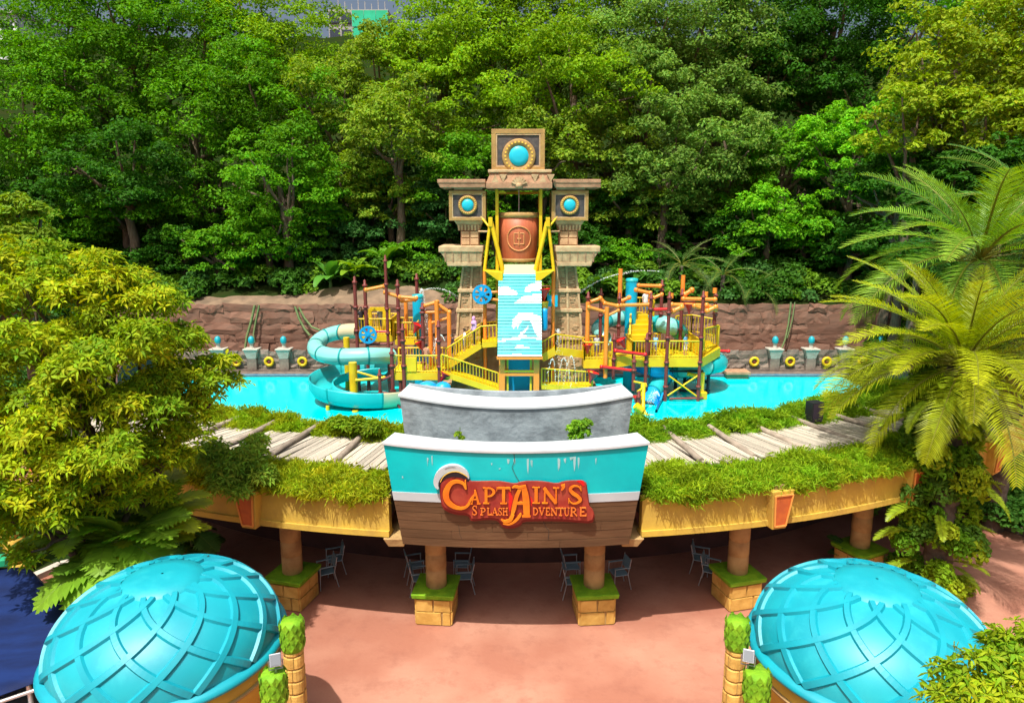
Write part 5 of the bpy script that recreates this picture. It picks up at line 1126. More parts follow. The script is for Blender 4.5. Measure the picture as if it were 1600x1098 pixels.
def block_post(x, y, top, label):
    t = thing('block_post', label, 'post', (x, y, 0)); R = .175
    nb = 0; z = 0.0; rr = random.Random(int(x * 100 + y * 10))
    while z < top - .52:
        h = min(.235, top - .5 - z); n = 4; off = rr.random() * 2
        for k in range(n):
            m = MB(); vs = []; q = 5
            for zz, g in ((z + .006, .012), (z + .03, 0), (z + h - .03, 0), (z + h - .006, .012)):
                for i in range(q + 1):
                    a = off + 2 * pi * k / n + .03 + (2 * pi / n - .06) * i / q; e = .012 if i in (0, q) else 0
                    vs.append((x + (R - g - e) * cos(a), y + (R - g - e) * sin(a), zz))
            m.add(vs, [(j * (q + 1) + i, j * (q + 1) + i + 1, (j + 1) * (q + 1) + i + 1, (j + 1) * (q + 1) + i) for j in range(3) for i in range(q)], False)
            m.build('block', M['blockcol'], t)
        z += h
    b = MB(); b.lathe((x, y, 0), [(R - .03, 0), (R - .03, top - .4)], 16); b.build('core', M['column'], t)
    b = MB(); b.lathe((x, y, top - .5), [(R * .9, -.02), (R * 1.08, .02), (R * 1.12, .2), (R * 1.1, .44), (R * .98, .5), (.01, .5)], 24); cp = b.build('leaf_capital', M['moss'], t)
    for rw in range(4):
        for k in range(9):
            a = 2 * pi * (k + .5 * (rw % 2)) / 9; z0 = top - .47 + rw * .115; b = MB(); d = Vector((cos(a), sin(a), 0)); e = Vector((-sin(a), cos(a), 0)); c = Vector((x, y, 0))
            b.add([c + d * R * 1.14 + Vector((0, 0, z0)), c + d * (R * 1.2) + e * .055 + Vector((0, 0, z0 + .1)), c + d * (R * 1.1) + Vector((0, 0, z0 + .17)), c + d * (R * 1.2) - e * .055 + Vector((0, 0, z0 + .1))], [(0, 1, 2, 3)]); b.build('leaf_scale', M['moss'], cp)
    return t
block_post(-3.69, 10.35, 3.40, 'ochre block post with lime capital right next to the tarp-side dome rim')
block_post(-3.62, 9.22, 3.25, 'ochre block post with lime capital carrying a floodlight, by the tarp-side dome')
block_post(3.78, 10.35, 3.42, 'ochre block post with lime capital right next to the shrub-side dome rim')
block_post(3.72, 9.22, 3.27, 'ochre block post with lime capital carrying a floodlight, by the shrub-side dome')
def flood(x, y, z, label, rz):
    t = thing('floodlight', label, 'floodlight', (x, y, z), rz)
    Rx = Matrix.Rotation(radians(-35), 3, 'X')
    b = MB(); b.box((0, 0, .2), (.17, .12, .19), Rx); b.build('housing', M['metal'], t, .01, local=True)
    b = MB(); b.box(Vector((0, 0, .2)) + Rx @ Vector((0, -.064, 0)), (.14, .012, .15), Rx); b.build('lens', M['lampglass'], t, local=True)
    for k in range(4):
        b = MB(); b.box(Vector((0, 0, .2)) + Rx @ Vector((-.06 + k * .04, .075, 0)), (.012, .04, .17), Rx); b.build('cooling_fin', M['metal'], t, local=True)
    b = MB(); b.tube([(-.1, 0, .2), (-.1, 0, .05), (.1, 0, .05), (.1, 0, .2)], .012, 6); b.tube([(0, 0, 0), (0, 0, .06)], .02, 6); b.build('bracket', M['metal'], t, local=True)
flood(-3.58, 9.25, 3.25, 'small silver floodlight on the post by the tarp-side dome', radians(20))
flood(3.60, 9.32, 3.27, 'small silver floodlight on the post by the shrub-side dome', radians(-20))
# ================================================================== navy tarp, green trim
tp = thing('navy_tarp_canopy', 'navy blue tarpaulin canopy stretched beside the turquoise dome', 'canopy', onz(0, 1000, 0))
cs = [onz(-150, 893, 2.75), onz(44, 886, 2.75), onz(114, 957, 2.75), onz(58, 1064, 2.65), onz(-160, 1140, 2.6)]
b = MB(); n = 14; vs = []; A0, B0, C0, D0 = cs[0], cs[1], cs[3], cs[4]
for j in range(n + 1):
    for i in range(n + 1):
        x, y = i / n, j / n; l = cs[0].lerp(cs[4], y); r = (cs[1].lerp(cs[2], y * 2) if y < .5 else cs[2].lerp(cs[3], y * 2 - 1)); p = l.lerp(r, x)
        vs.append(p + Vector((0, 0, -.16 * sin(pi * x) * sin(pi * y) + .012 * sin(9 * y + 3 * x) + .005 * sin(23 * y + 2 * x))))
b.add(vs, [(j * (n + 1) + i + 1, j * (n + 1) + i, (j + 1) * (n + 1) + i, (j + 1) * (n + 1) + i + 1) for j in range(n) for i in range(n)], True)
N_ = len(vs); ring = list(range(n + 1)) + [(j + 1) * (n + 1) + n for j in range(n)]
o = b.build('tarp', M['tarp'], tp); sm_ = o.modifiers.new('thick', 'SOLIDIFY'); sm_.thickness = .012
b = MB(); b.tube([cs[3] + Vector((.1, 0, -.1)), cs[4] + Vector((0, 0, -.1))], .03, 8); b.build('front_rail', M['steel'], tp)
b = MB(); b.tube([cs[1] + Vector((0, 0, -.03)), cs[2] + Vector((0, 0, -.03)), cs[3] + Vector((0, 0, -.03))], .02, 8); b.build('side_rail', M['darkpipe'], tp)
for c in (cs[1], cs[3]):
    b = MB(); b.tube([(c.x - .15, c.y, 0), (c.x - .15, c.y, c.z - .05)], .04, 8); b.build('leg', M['steel'], tp)
b = MB(); b.beam(onz(-120, 893, 2.9), onz(18, 873, 2.9), .35, .16); tag(b.build('green_trim_beam', M['tarpgreen'], None, .02), 'bright green beam along the back of the navy tarp', 'beam')
b = MB(); b.box(onz(20, 1098, 2.1), (2.2, 1.0, .12)); tag(b.build('dark_counter', M['metal'], None, .02), 'dark grey counter top under the front of the navy tarp', 'counter')
q = onz(34, 893)
t = thing('bamboo_post', 'ochre bamboo-style post standing behind the navy tarp', 'post', q)
for k in range(9):
    z0 = k * .36; lean = Vector((-.045 * k, 0, 0)); b = MB(); b.lathe(q + lean + Vector((0, 0, z0)), [(.24, 0), (.285, .04), (.27, .18), (.275, .32), (.24, .36)], 16); b.build('segment', M['yellowwall'], t)
# ================================================================== chairs under the pavilion
def make_chair(label, loc, rz):
    t = thing('cafe_chair', label, 'chair', loc, rz, None)
    b = MB(); b.box((0, 0, .44), (.42, .42, .03)); b.build('seat', M['chair'], t, .01, local=True)
    b = MB(); b.hexa([(-.2, .19, .55), (.2, .19, .55), (.2, .22, .55), (-.2, .22, .55), (-.2, .25, .86), (.2, .25, .86), (.2, .28, .86), (-.2, .28, .86)]); b.build('backrest', M['chair'], t, .01, local=True)
    for sx in (-1, 1):
        b = MB(); b.tube([(sx * .23, -.22, 0), (sx * .21, -.2, .66)], .014, 6); b.build('leg', M['chairmetal'], t, local=True)
        b = MB(); b.tube([(sx * .23, .28, 0), (sx * .21, .18, .45), (sx * .21, .27, .88)], .014, 6); b.build('leg', M['chairmetal'], t, local=True)
        b = MB(); b.beam((sx * .22, -.22, .66), (sx * .22, .24, .66), .045, .025); b.build('armrest', M['chair'], t, local=True)
    return t
protoc = None
for u, v, rz, lab in ((511, 914, -1.1, 'pale blue metal chair right beside the mossy pedestal near the tarp-side dome'), (524, 894, -1.2, 'pale blue metal chair one step behind the other by the tarp-side dome pedestal'), (657, 925, 1.7, 'grey metal chair tucked on the outer side of the pedestal under the sailor cap'), (649, 905, 1.9, 'grey metal chair just behind the pedestal under the sailor cap'), (726, 922, -1.5, 'metal chair on the inner side of the pedestal under the sailor cap'), (722, 903, -1.6, 'metal chair pushed further back on the inner side of that pedestal'),
                      (894, 930, 1.6, 'metal chair on the inner side of the pedestal under the words end'), (892, 906, 1.7, 'metal chair further back on the inner side of that same pedestal'), (966, 916, -1.3, 'pale metal chair on the outer side of the pedestal under the words end'), (1110, 912, 1.1, 'pale blue metal chair right beside the mossy pedestal near the shrub-side dome'), (1094, 893, 1.2, 'pale blue metal chair one step behind the other by the shrub-side dome pedestal')):
    p = onz(u, v)
    if protoc is None: protoc = make_chair(lab, p, rz); continue
    c = copy_tree(protoc); c.location = p; c.rotation_euler = (0, 0, rz); c['label'] = lab
# ================================================================== loudspeaker on the roof
p = onz(1271, 659, 3.98)
t = thing('roof_loudspeaker', 'black box loudspeaker standing on the plank roof', 'loudspeaker', p, .25)
b = MB(); b.box((0, 0, .33), (.40, .34, .62)); b.build('cabinet', M['black'], t, .02, local=True)
b = MB(); b.box((0, -.175, .33), (.34, .012, .55)); b.build('grille', M['darkpipe'], t, local=True)
b = MB(); b.box((0, 0, .01), (.3, .26, .06)); b.build('foot', M['black'], t, local=True)
# ================================================================== far buildings
t = thing('netted_building', 'far building site wrapped in bright green netting above the trees', 'building', at(560, 60, 150))
x0, x1 = at(512, 30, 150).x, at(606, 30, 150).x; z0, z1 = at(560, 120, 150).z, at(560, 14, 150).z
b = MB(); b.box(((x0 + x1) / 2, 158, (z0 + z1) / 2), (x1 - x0, 15, z1 - z0)); b.build('concrete_frame', M['concrete'], t)
for i in range(5):
    for j in range(4):
        if i < 2 and j < 2: continue
        w = (x1 - x0) / 5; hgt = (z1 - z0) / 4
        b = MB(); b.box((x0 + (i + .5) * w, 150.1 + .1 * ((i * 3 + j) % 3), z1 - (j + .5) * hgt - .2), (w * .97, .12, hgt * .95)); b.build('net_panel', M['netgreen'], t)
for i in range(2):
    for j in range(2):
        b = MB(); w = (x1 - x0) / 5; hgt = (z1 - z0) / 4; b.box((x0 + (i + .5) * w, 150.3, z1 - (j + .5) * hgt), (w * .8, .2, hgt * .6)); b.build('window', M['glassdark'], t)
for k in range(9):
    b = MB(); xx = x0 + (x1 - x0) * (k + .5) / 9; b.beam((xx, 151, z1), (xx, 151, z1 + 1.2 + (k * 5 % 3) * .4), .15, .15); b.build('starter_bar', M['concrete'], t)
t = thing('white_building', 'far white building corner glimpsed above the leafy wood', 'building', at(-10, 60, 120))
x0, x1 = at(-160, 40, 120).x, at(26, 40, 120).x; z0, z1 = at(0, 140, 120).z, at(0, 22, 120).z
b = MB(); b.box(((x0 + x1) / 2, 126, (z0 + z1) / 2), (x1 - x0, 12, z1 - z0)); b.build('wall', M['bwhite'], t)
b = MB(); b.box(((x0 + x1) / 2, 125.8, z1 + .3), (x1 - x0 + .8, 12.8, .6)); b.build('roof_slab', M['concrete'], t)
for k in range(6):
    b = MB(); b.box((x1 - 1.6 - k * 3, 119.95, z1 - 2.2), (1.8, .2, 1.6)); b.build('window', M['glassdark'], t)
# ================================================================== vegetation
RG = np.random.default_rng(11)
def unit(v): return v / (np.linalg.norm(v, axis=1, keepdims=True) + 1e-9)
def leaves(P, N, L, W, col, rng, shape='dia', up=.0):
    """one small leaf blade per point, facing N"""
    n = len(P); N = unit(N)
    t = unit(np.cross(N, unit(rng.normal(size=(n, 3))))); s = np.cross(N, t)
    l = (L * rng.uniform(.7, 1.25, n))[:, None]; w = (W * rng.uniform(.7, 1.25, n))[:, None]
    if shape == 'dia':
        k = 4; V = np.stack([P - t * l / 2, P + s * w / 2 + N * w * .18, P + t * l / 2 - N * l * .1, P - s * w / 2 + N * w * .18], 1)
    else:
        k = 6; V = np.stack([P - t * l / 2, P - t * l * .18 + s * w * .5 + N * w * .12, P + t * l * .2 + s * w * .42 + N * w * .1, P + t * l / 2 - N * l * .14, P + t * l * .2 - s * w * .42 + N * w * .1, P - t * l * .18 - s * w * .5 + N * w * .12], 1)
    return V.reshape(-1, 3), np.arange(n * k).reshape(n, k), np.repeat(col, k, 0)
def lobes(c, rad, n1, n2, rng, r1=.42, r2=.5, flat=.8):
    """two levels of clumps over an ellipsoid; returns centres (n,3), radii (n,3), lobe id"""
    c = np.array(c); rad = np.array(rad); i = np.arange(n1) + .5
    ph = np.arccos(1 - 1.75 * i / n1); th = pi * (1 + 5 ** .5) * i + rng.uniform(0, 6)
    d = np.c_[np.cos(th) * np.sin(ph), np.sin(th) * np.sin(ph), np.cos(ph)] + rng.normal(size=(n1, 3)) * .14
    C1 = c + d * rad * rng.uniform(.55, .86, (n1, 1)); R1 = rad.min() * r1 * rng.uniform(.7, 1.3, n1)
    C = []; R = []; ID = []
    for k in range(n1):
        m = n2; q = rng.normal(size=(m, 3)); q[:, 2] = np.abs(q[:, 2]) * .8 - .15; q = unit(q)
        C.append(C1[k] + q * R1[k] * rng.uniform(.5, .95, (m, 1))); rr = R1[k] * r2 * rng.uniform(.7, 1.25, m); R.append(np.c_[rr, rr, rr * flat]); ID.append(np.full(m, k))
    return np.concatenate(C), np.concatenate(R), np.concatenate(ID), C1, R1
def on_lobes(C, R, ID, n, rng, low=-.25, inner=.72):
    w = R[:, 0] ** 2; j = rng.choice(len(C), n, p=w / w.sum())
    d = unit(rng.normal(size=(n, 3))); d[:, 2] = np.where(d[:, 2] < low, -d[:, 2], d[:, 2])
    P = C[j] + d * R[j] * rng.uniform(inner, 1.06, (n, 1))
    return P, d, j
def tint(base, j, ID, rng, nl, amp=.22, leaf=.16, warm=.0):
    base = np.array(base); k = ID.max() + 1
    a = rng.uniform(1 - amp, 1 + amp, k)[ID[j]] * rng.uniform(1 - leaf, 1 + leaf, nl)
    col = base[None] * a[:, None]
    col[:, 0] *= 1 + rng.normal(0, .12, nl) + warm * rng.random(nl)
    return np.clip(col, 0, 1)
def limb(b, p, q, r0, r1, rng, n=5, bend=.12):
    p = np.array(p, float); q = np.array(q, float); L = np.linalg.norm(q - p); pts = []
    for i in range(n + 1):
        t = i / n; pts.append(Vector(p + (q - p) * t + rng.normal(0, bend * L * .12, 3) * (0 < i < n)))
    b.tube(pts, [r0 + (r1 - r0) * i / n for i in range(n + 1)], 7)
PAL = {'mid': (.10, .29, .008), 'deep': (.040, .145, .010), 'light': (.20, .38, .010), 'olive': (.19, .31, .022), 'grey': (.16, .30, .045), 'blue': (.058, .18, .038), 'yellow': (.235, .345, .014), 'bright': (.16, .44, .014), 'lime': (.28, .46, .010)}  # deep: shade among the trees painted in as a darker green
def where_(u, v, back):
    a = ['above the wide spreading tree', 'above the end of the rock wall', 'over the first hanging vine', 'over the pair of vines', 'over the high yellow deck', 'over the slim blue cylinder', 'behind the left stone pylon', 'behind the top square box', 'behind the right stone pylon', 'over the tall blue cylinder', 'over the yellow end deck', 'over the first pale orb pillar', 'over the last pale orb pillars', 'over the big arching palm', 'over the taller palm'][min(14, max(0, int((u - 60) // 100)))]
    r = 'at the top of the slope ' if v < 95 else 'high on the slope ' if v < 185 else 'halfway up the slope ' if v < 280 else 'low on the slope '
    return r + a
KIND = {'mid': 'mid-green broadleaf tree', 'deep': 'tree with shade painted into its dark green', 'light': 'light green feathery tree', 'olive': 'olive green tree', 'grey': 'grey-green loose tree', 'blue': 'blue-green small-leaved tree', 'yellow': 'yellow-green bushy tree', 'bright': 'bright green large-leaved tree', 'lime': 'lime green tree'}
ntree = 0
def forest_tree(u, v, ru, rv, Y, kind, where, n=None, L=.29, W=.175, seed=None, n1=None, name='wood_tree', trunk=True):
    global ntree
    ntree += 1; rng = np.random.default_rng(100 + ntree)
    if name == 'wood_tree' and u < 1380:                # a tall canopy front leaning out over a shaded, set-back understorey
        Y = 50.5 + (300 - v) * .030 + rng.uniform(-2.2, 2.2) if v < 300 else Y if kind in ('bright',) or (u, v) in ((420, 385), (340, 400), (730, 300)) else Y + 3.0 if v < 500 else Y
    c = at(u, v, Y); k = ppm(Y); a = ru / k; h = rv / k; dep = (a + h) / 2 * .85
    g = hill_z(c.x, Y)
    t = thing(name, KIND[kind] + ' ' + (where_(u, v, Y) if name == 'wood_tree' else where), 'tree', (c.x, Y, g), group='trees of the wood')
    nn = n1 or int(11 + 2.0 * a)
    C, R, ID, C1, R1 = lobes((0, 0, 0), (a, dep, h), nn, 9, rng, r1=.47 if a > 3 else .5, r2=.42, flat=.85)
    n = n or int(min(15000, 430 * (a * h) ** .93 + 3200))
    P, d, j = on_lobes(C, R, ID, n, rng, -.05, .62)
    keep = ~((P[:, 1] > .35 * dep) & (rng.random(len(P)) < .7)); P, d, j = P[keep], d[keep], j[keep]
    N = d * .7 + rng.normal(size=P.shape) * .45 + np.array([0, -.1, .45])
    V, F, Cc = leaves(P, N, L, W, tint(PAL[kind], j, ID, rng, len(P)), rng)
    me = np_mesh('crown', V, F, M['leaf'], Cc); o = inst('crown', me, t, (0, 0, c.z - g))
    if trunk:
        b = MB(); zc = c.z - g; tr = .12 + .035 * a
        limb(b, (0, 0, -.3), (rng.normal(0, .3), 0, max(zc, .5)), tr * 1.5, tr * .7, rng)
        for q in range(min(6, len(C1))):
            e = C1[(q * 3) % len(C1)]; limb(b, (0, 0, zc * (.55 + .07 * q)), (e[0], e[1], zc + e[2]), tr * .6, .05, rng)
        b.build('trunk', M['bark'], t, local=True)
    return t
W1 = 'in the tall stand behind the rope-hung rock wall'; W2 = 'rising behind the bucket tower'; W3 = 'in the shaded stand behind the orb-lined wall'; W4 = 'on the slope above the big palms'
for a in ((95, 75, 105, 105, 60, 'mid', W1), (200, 40, 120, 110, 66, 'mid', W1), (40, 190, 120, 100, 54, 'mid', W1), (170, 160, 115, 105, 57, 'mid', W1), (310, 90, 110, 120, 64, 'mid', W1), (410, 60, 100, 110, 68, 'light', W1), (455, 130, 80, 90, 62, 'light', W1), (300, 210, 110, 100, 57, 'mid', W1), (420, 200, 105, 100, 59, 'mid', W1),
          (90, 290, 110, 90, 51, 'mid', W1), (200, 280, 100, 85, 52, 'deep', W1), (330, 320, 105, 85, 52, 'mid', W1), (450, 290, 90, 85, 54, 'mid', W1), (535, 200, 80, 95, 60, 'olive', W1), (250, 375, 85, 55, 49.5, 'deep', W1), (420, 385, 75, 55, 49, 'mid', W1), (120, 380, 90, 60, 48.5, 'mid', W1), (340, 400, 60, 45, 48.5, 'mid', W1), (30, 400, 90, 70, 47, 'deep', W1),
          (590, 130, 70, 68, 66, 'olive', W2), (690, 85, 90, 95, 63, 'light', W2), (760, 60, 105, 90, 66, 'light', W2), (870, 50, 110, 95, 68, 'light', W2), (690, 190, 100, 100, 57, 'light', W2), (800, 150, 110, 95, 60, 'light', W2), (900, 150, 105, 95, 61, 'light', W2), (620, 220, 80, 90, 58, 'olive', W2), (980, 80, 110, 95, 68, 'grey', W2), (1080, 60, 110, 95, 70, 'grey', W2), (1010, 170, 105, 95, 60, 'grey', W2), (1120, 150, 100, 95, 60, 'grey', W2),
          (730, 300, 85, 75, 52, 'mid', W2), (640, 320, 80, 70, 53, 'blue', W2), (940, 250, 100, 80, 54, 'olive', W2), (1040, 270, 100, 80, 53, 'grey', W2), (580, 370, 75, 65, 51, 'blue', W2), (680, 390, 65, 55, 50, 'blue', W2), (940, 350, 80, 60, 51, 'deep', W2), (1140, 240, 85, 75, 55, 'grey', W2), (850, 250, 80, 70, 55, 'olive', W2),
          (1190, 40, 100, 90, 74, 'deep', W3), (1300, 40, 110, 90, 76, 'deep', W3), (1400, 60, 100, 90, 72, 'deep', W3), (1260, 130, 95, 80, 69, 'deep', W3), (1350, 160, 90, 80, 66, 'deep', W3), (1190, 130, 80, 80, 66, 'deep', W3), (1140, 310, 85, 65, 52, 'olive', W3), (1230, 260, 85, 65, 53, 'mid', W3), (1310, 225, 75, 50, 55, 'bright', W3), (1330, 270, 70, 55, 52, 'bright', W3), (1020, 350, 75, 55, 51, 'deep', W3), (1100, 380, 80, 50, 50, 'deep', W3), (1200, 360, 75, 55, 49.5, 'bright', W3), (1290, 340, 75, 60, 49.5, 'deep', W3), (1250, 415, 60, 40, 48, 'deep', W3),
          (60, 350, 90, 70, 48, 'deep', W1), (200, 345, 80, 60, 48, 'mid', W1), (285, 400, 70, 45, 47, 'deep', W1), (180, 430, 80, 45, 46.5, 'deep', W1), (380, 430, 60, 35, 47, 'deep', W1), (470, 420, 55, 45, 47.5, 'blue', W1), (490, 340, 75, 65, 49, 'mid', W1), (540, 310, 70, 60, 50, 'olive', W1), (545, 400, 55, 40, 48.5, 'blue', W1),
          (610, 320, 60, 60, 49.5, 'olive', W2), (640, 420, 60, 38, 47.5, 'mid', W2), (700, 350, 55, 55, 49, 'blue', W2), (770, 330, 60, 60, 50, 'deep', W2), (840, 340, 60, 60, 50, 'deep', W2), (890, 400, 60, 50, 48, 'deep', W2), (960, 420, 60, 40, 47.5, 'mid', W2), (985, 330, 70, 55, 49.5, 'olive', W2), (1060, 330, 70, 50, 49.5, 'grey', W2), (1030, 430, 60, 35, 47, 'deep', W3), (1110, 440, 55, 30, 46.6, 'deep', W3), (1160, 390, 65, 45, 47.5, 'deep', W3), (1260, 370, 60, 45, 47, 'mid', W3), (1330, 390, 70, 55, 45, 'deep', W3), (1190, 440, 50, 30, 46.4, 'mid', W3), (1150, 345, 60, 45, 49, 'mid', W3),
          (1490, 110, 105, 90, 44, 'yellow', W4), (1590, 60, 100, 90, 46, 'yellow', W4), (1430, 200, 75, 70, 42, 'yellow', W4), (1540, 200, 100, 75, 41, 'yellow', W4), (1500, 20, 90, 80, 54, 'bright', W4), (1620, 150, 80, 80, 42, 'yellow', W4), (1400, 300, 80, 60, 44, 'deep', W4), (1500, 300, 100, 60, 40, 'deep', W4), (1600, 300, 90, 80, 38, 'deep', W4), (1440, 390, 90, 70, 38, 'deep', W4), (1560, 420, 100, 90, 34, 'deep', W4), (1600, 560, 90, 90, 30, 'deep', W4)):
    forest_tree(*a)
# low undergrowth on the slope behind the wall and at the sides: one mass
rng = np.random.default_rng(5); Cs = []; Rs = []; n = 420
for i in range(n):
    if i < 230: u = rng.uniform(230, 1420); Y = rng.uniform(46.0, 51)
    elif i < 320: u = rng.uniform(-60, 260); Y = rng.uniform(30, 50)
    else: u = rng.uniform(1380, 1750); Y = rng.uniform(22, 44)
    x = at(u, 450, Y).x
    if 45.4 < Y < 48.4 and -13 < x < -5: Y += 2.0
    z = hill_z(x, Y); r = rng.uniform(.5, 1.15); Cs.append((x, Y, z + r * .4)); Rs.append((r, r, r * .85))
C = np.array(Cs); R = np.array(Rs); ID = np.arange(n)
P, d, j = on_lobes(C, R, ID, 52000, rng); N = d * .6 + rng.normal(size=P.shape) * .5 + np.array([0, 0, .4])
base = np.where((np.arange(n) % 4 == 0)[:, None], np.array([[.15, .3, .02]]), np.where((np.arange(n) % 3 == 0)[:, None], np.array([[.07, .19, .04]]), np.array([[.055, .16, .016]])))
V, F, Cc = leaves(P, N, .36, .2, base[j] * rng.uniform(.75, 1.25, (len(j), 1)), rng)
tag(inst('undergrowth', np_mesh('undergrowth', V, F, M['leaf'], Cc)), 'low leafy undergrowth on the slope behind the walls', 'undergrowth', kind='stuff')

# ------------------------------------------------------------------ fronds
def frond_mesh(name, L, droop, pairs, ll, lw, col, rng, rib=(.2, .22, .03), vee=.35, start=.12, sweep=.55, hang=.5):
    """pinnate frond along +X from the origin, curving down"""
    ts = np.linspace(0, 1, 16); ang = np.cumsum(np.r_[0, np.full(15, -droop / 15)]); x = np.r_[0, np.cumsum(np.cos(ang[1:])) * L / 15]; z = np.r_[0, np.cumsum(np.sin(ang[1:])) * L / 15]
    V = []; F = []; C = []
    def pt(t): return np.array([np.interp(t, ts, x), 0, np.interp(t, ts, z)])
    for i in range(pairs):
        t = start + (1 - start) * (i + .5) / pairs; p = pt(t); q = pt(min(1, t + .02)) - pt(max(0, t - .02)); q /= np.linalg.norm(q)
        nrm = np.array([-q[2], 0, q[0]]); prof = (np.sin(pi * min(1, (t - start) / (1 - start) * .82 + .16)) ** .7); l = ll * max(.18, prof) * rng.uniform(.88, 1.1)
        for sd in (-1, 1):
            dr = q * sweep + np.array([0, sd, 0]) * (1 - sweep * .4) + nrm * vee * rng.uniform(.6, 1.2); dr /= np.linalg.norm(dr)
            wv = q * lw / 2; m1 = p + dr * l * .5; tip = p + dr * l + np.array([0, 0, -hang * l * rng.uniform(.5, 1.2)]) * .6; m1 = m1 + np.array([0, 0, -hang * l * .1])
            k = len(V); V += [p - wv * .6, p + wv * .6, m1 + wv, m1 - wv, tip]; F += [(k, k + 1, k + 2, k + 3), (k + 3, k + 2, k + 4, k + 4)]
            cc = np.array(col) * rng.uniform(.8, 1.2) * np.array([1 + .25 * t, 1, 1]); C += [cc] * 5
    for i in range(15):                                   # rachis strip, a thin triangular bar
        k = len(V); w = .028 * L / 3 * (1 - .75 * i / 15)
        for s in (i, i + 1):
            p = np.array([x[s], 0, z[s]]); V += [p + [0, w, 0], p - [0, w, 0], p + [0, 0, w * 1.2]]; C += [np.array(rib)] * 3
        F += [(k, k + 3, k + 5, k + 2), (k + 2, k + 5, k + 4, k + 1), (k + 1, k + 4, k + 3, k)]
    V = np.array(V); C = np.array(C)
    me = bpy.data.meshes.new(name); me.from_pydata(V.tolist(), [], [f[:3] if f[2] == f[3] else f for f in F])
    a = me.color_attributes.new('tint', 'FLOAT_COLOR', 'POINT'); a.data.foreach_set('color', np.c_[C, np.ones(len(C))].astype(np.float32).ravel()); me.materials.append(M['leaf_gloss']); me.update(); return me
def palm(u, v, Y, name, label, nf, Lf, col, seed, trunk_r=.3, base=None, el0=1.25, el1=-.5, cat='palm', vee=.35, pairs=46, ll=.62, lw=.045, droop=(0.7, 1.5), xw=None):
    rng = np.random.default_rng(seed); c = at(u, v, Y); g = base if base is not None else hill_z(c.x, Y)
    if xw is not None: c.x = xw
    t = thing(name, label, cat, (c.x, Y, g)); hz = c.z - g
    var = [frond_mesh('frond', Lf, droop[0] + (droop[1] - droop[0]) * i / 4, pairs, ll * Lf / 3.6, lw * Lf / 3.6, np.array(col) * (1 + .16 * (i % 3 - 1)), rng, vee=vee) for i in range(5)]
    for i in range(nf):
        q = i / nf; el = el0 + (el1 - el0) * q ** .85 + rng.normal(0, .07); az = i * 2.39996 + rng.normal(0, .12); s = rng.uniform(.86, 1.08) * (1 if q > .12 else .8)
        inst('frond', var[min(4, int(q * 5 + rng.integers(0, 2)))], t, (.12 * cos(az), .12 * sin(az), hz + .25 * (1 - q)), (rng.normal(0, .12), -el, az), (s, s, s))
    b = MB(); n = int(hz / .22)
    b.lathe((0, 0, 0), [(trunk_r * (1.25 if k == 0 else 1.0 + (.09 if k % 2 else -.05)), -.1 + (hz + .1) * k / max(n, 1)) for k in range(n + 1)], 14); b.build('trunk', M['palmbark'], t, local=True)
    return t, hz
GP = onz(1449, 928)
pt_, hz_ = palm(1466, 575, GP.y, 'oil_palm', 'big arching palm with fern-clad trunk in front of the pavilion end', 60, 3.7, (.28, .40, .012), 3, .34, 0.0, el0=1.45, el1=.02, pairs=60, ll=.66, lw=.036, droop=(.7, 1.45), xw=GP.x + .15)
palm(1530, 410, 19.8, 'oil_palm', 'taller blue-green palm standing behind the fern-clad palm', 36, 4.3, (.16, .33, .03), 4, .3, 0.0, el0=1.45, el1=.0, pairs=60, ll=.66, lw=.036)
palm(1620, 330, 21, 'oil_palm', 'palm with wide fan-like fronds leaning in above the slope', 22, 3.9, (.10, .25, .05), 6, .3, 0.0, el0=1.1, el1=-.3)
palm(1130, 430, 47.2, 'understory_palm', 'dark understory palm behind the rock wall near the end deck', 14, 3.4, (.08, .19, .04), 8, .15, None, el0=1.1, el1=-.1, pairs=30)
palm(1065, 415, 48.2, 'understory_palm', 'dull feather palm in the shade right of the bucket tower', 14, 3.6, (.10, .19, .05), 9, .15, None, el0=1.1, el1=-.2, pairs=30)
palm(1180, 455, 46.6, 'understory_palm', 'small palm peeping over the shaded wall', 12, 2.6, (.09, .2, .04), 10, .12, None, el0=1.1, el1=0, pairs=28)
# banana-like plants
def banana(u, v, Y, label, nl, L, col, seed):
    rng = np.random.default_rng(seed); c = at(u, v, Y); g = hill_z(c.x, Y); t = thing('banana_plant', label, 'plant', (c.x, Y, g))
    b = MB(); limb(b, (0, 0, -.2), (0, 0, .7), .14, .09, rng); b.build('stem', M['vine'], t, local=True)
    for i in range(nl):
        V = []; F = []; n = 9; el = rng.uniform(.35, 1.3); az = i * 2.4 + rng.normal(0, .2); dr = rng.uniform(.8, 1.7); x = z = 0.0; a = el; l = L * rng.uniform(.75, 1.1)
        for k in range(n + 1):
            w = l * .17 * sin(pi * min(.97, .08 + .9 * k / n)) ** .6
            for sd in (-1, 0, 1): V.append((x - sin(a) * 0, sd * w, z + abs(sd) * w * .35))
            x += cos(a) * l / n; z += sin(a) * l / n; a -= dr / n
        for k in range(n):
            for q in (0, 1): F.append((k * 3 + q, k * 3 + q + 1, k * 3 + q + 4, k * 3 + q + 3))
        cc = np.tile(np.array(col) * rng.uniform(.8, 1.25), (len(V), 1)); inst('leaf_blade', np_mesh('leaf_blade', np.array(V), np.array(F), M['leaf_gloss'], cc, True), t, (0, 0, .6), (0, 0, az))
banana(517, 450, 47.6, 'spreading banana-like plant on the earth bank behind the high deck', 12, 2.1, (.08, .24, .03), 1)
banana(555, 450, 48.0, 'smaller banana-like plant with an upright leaf near the tallest maroon pole', 8, 2.0, (.17, .31, .02), 2)
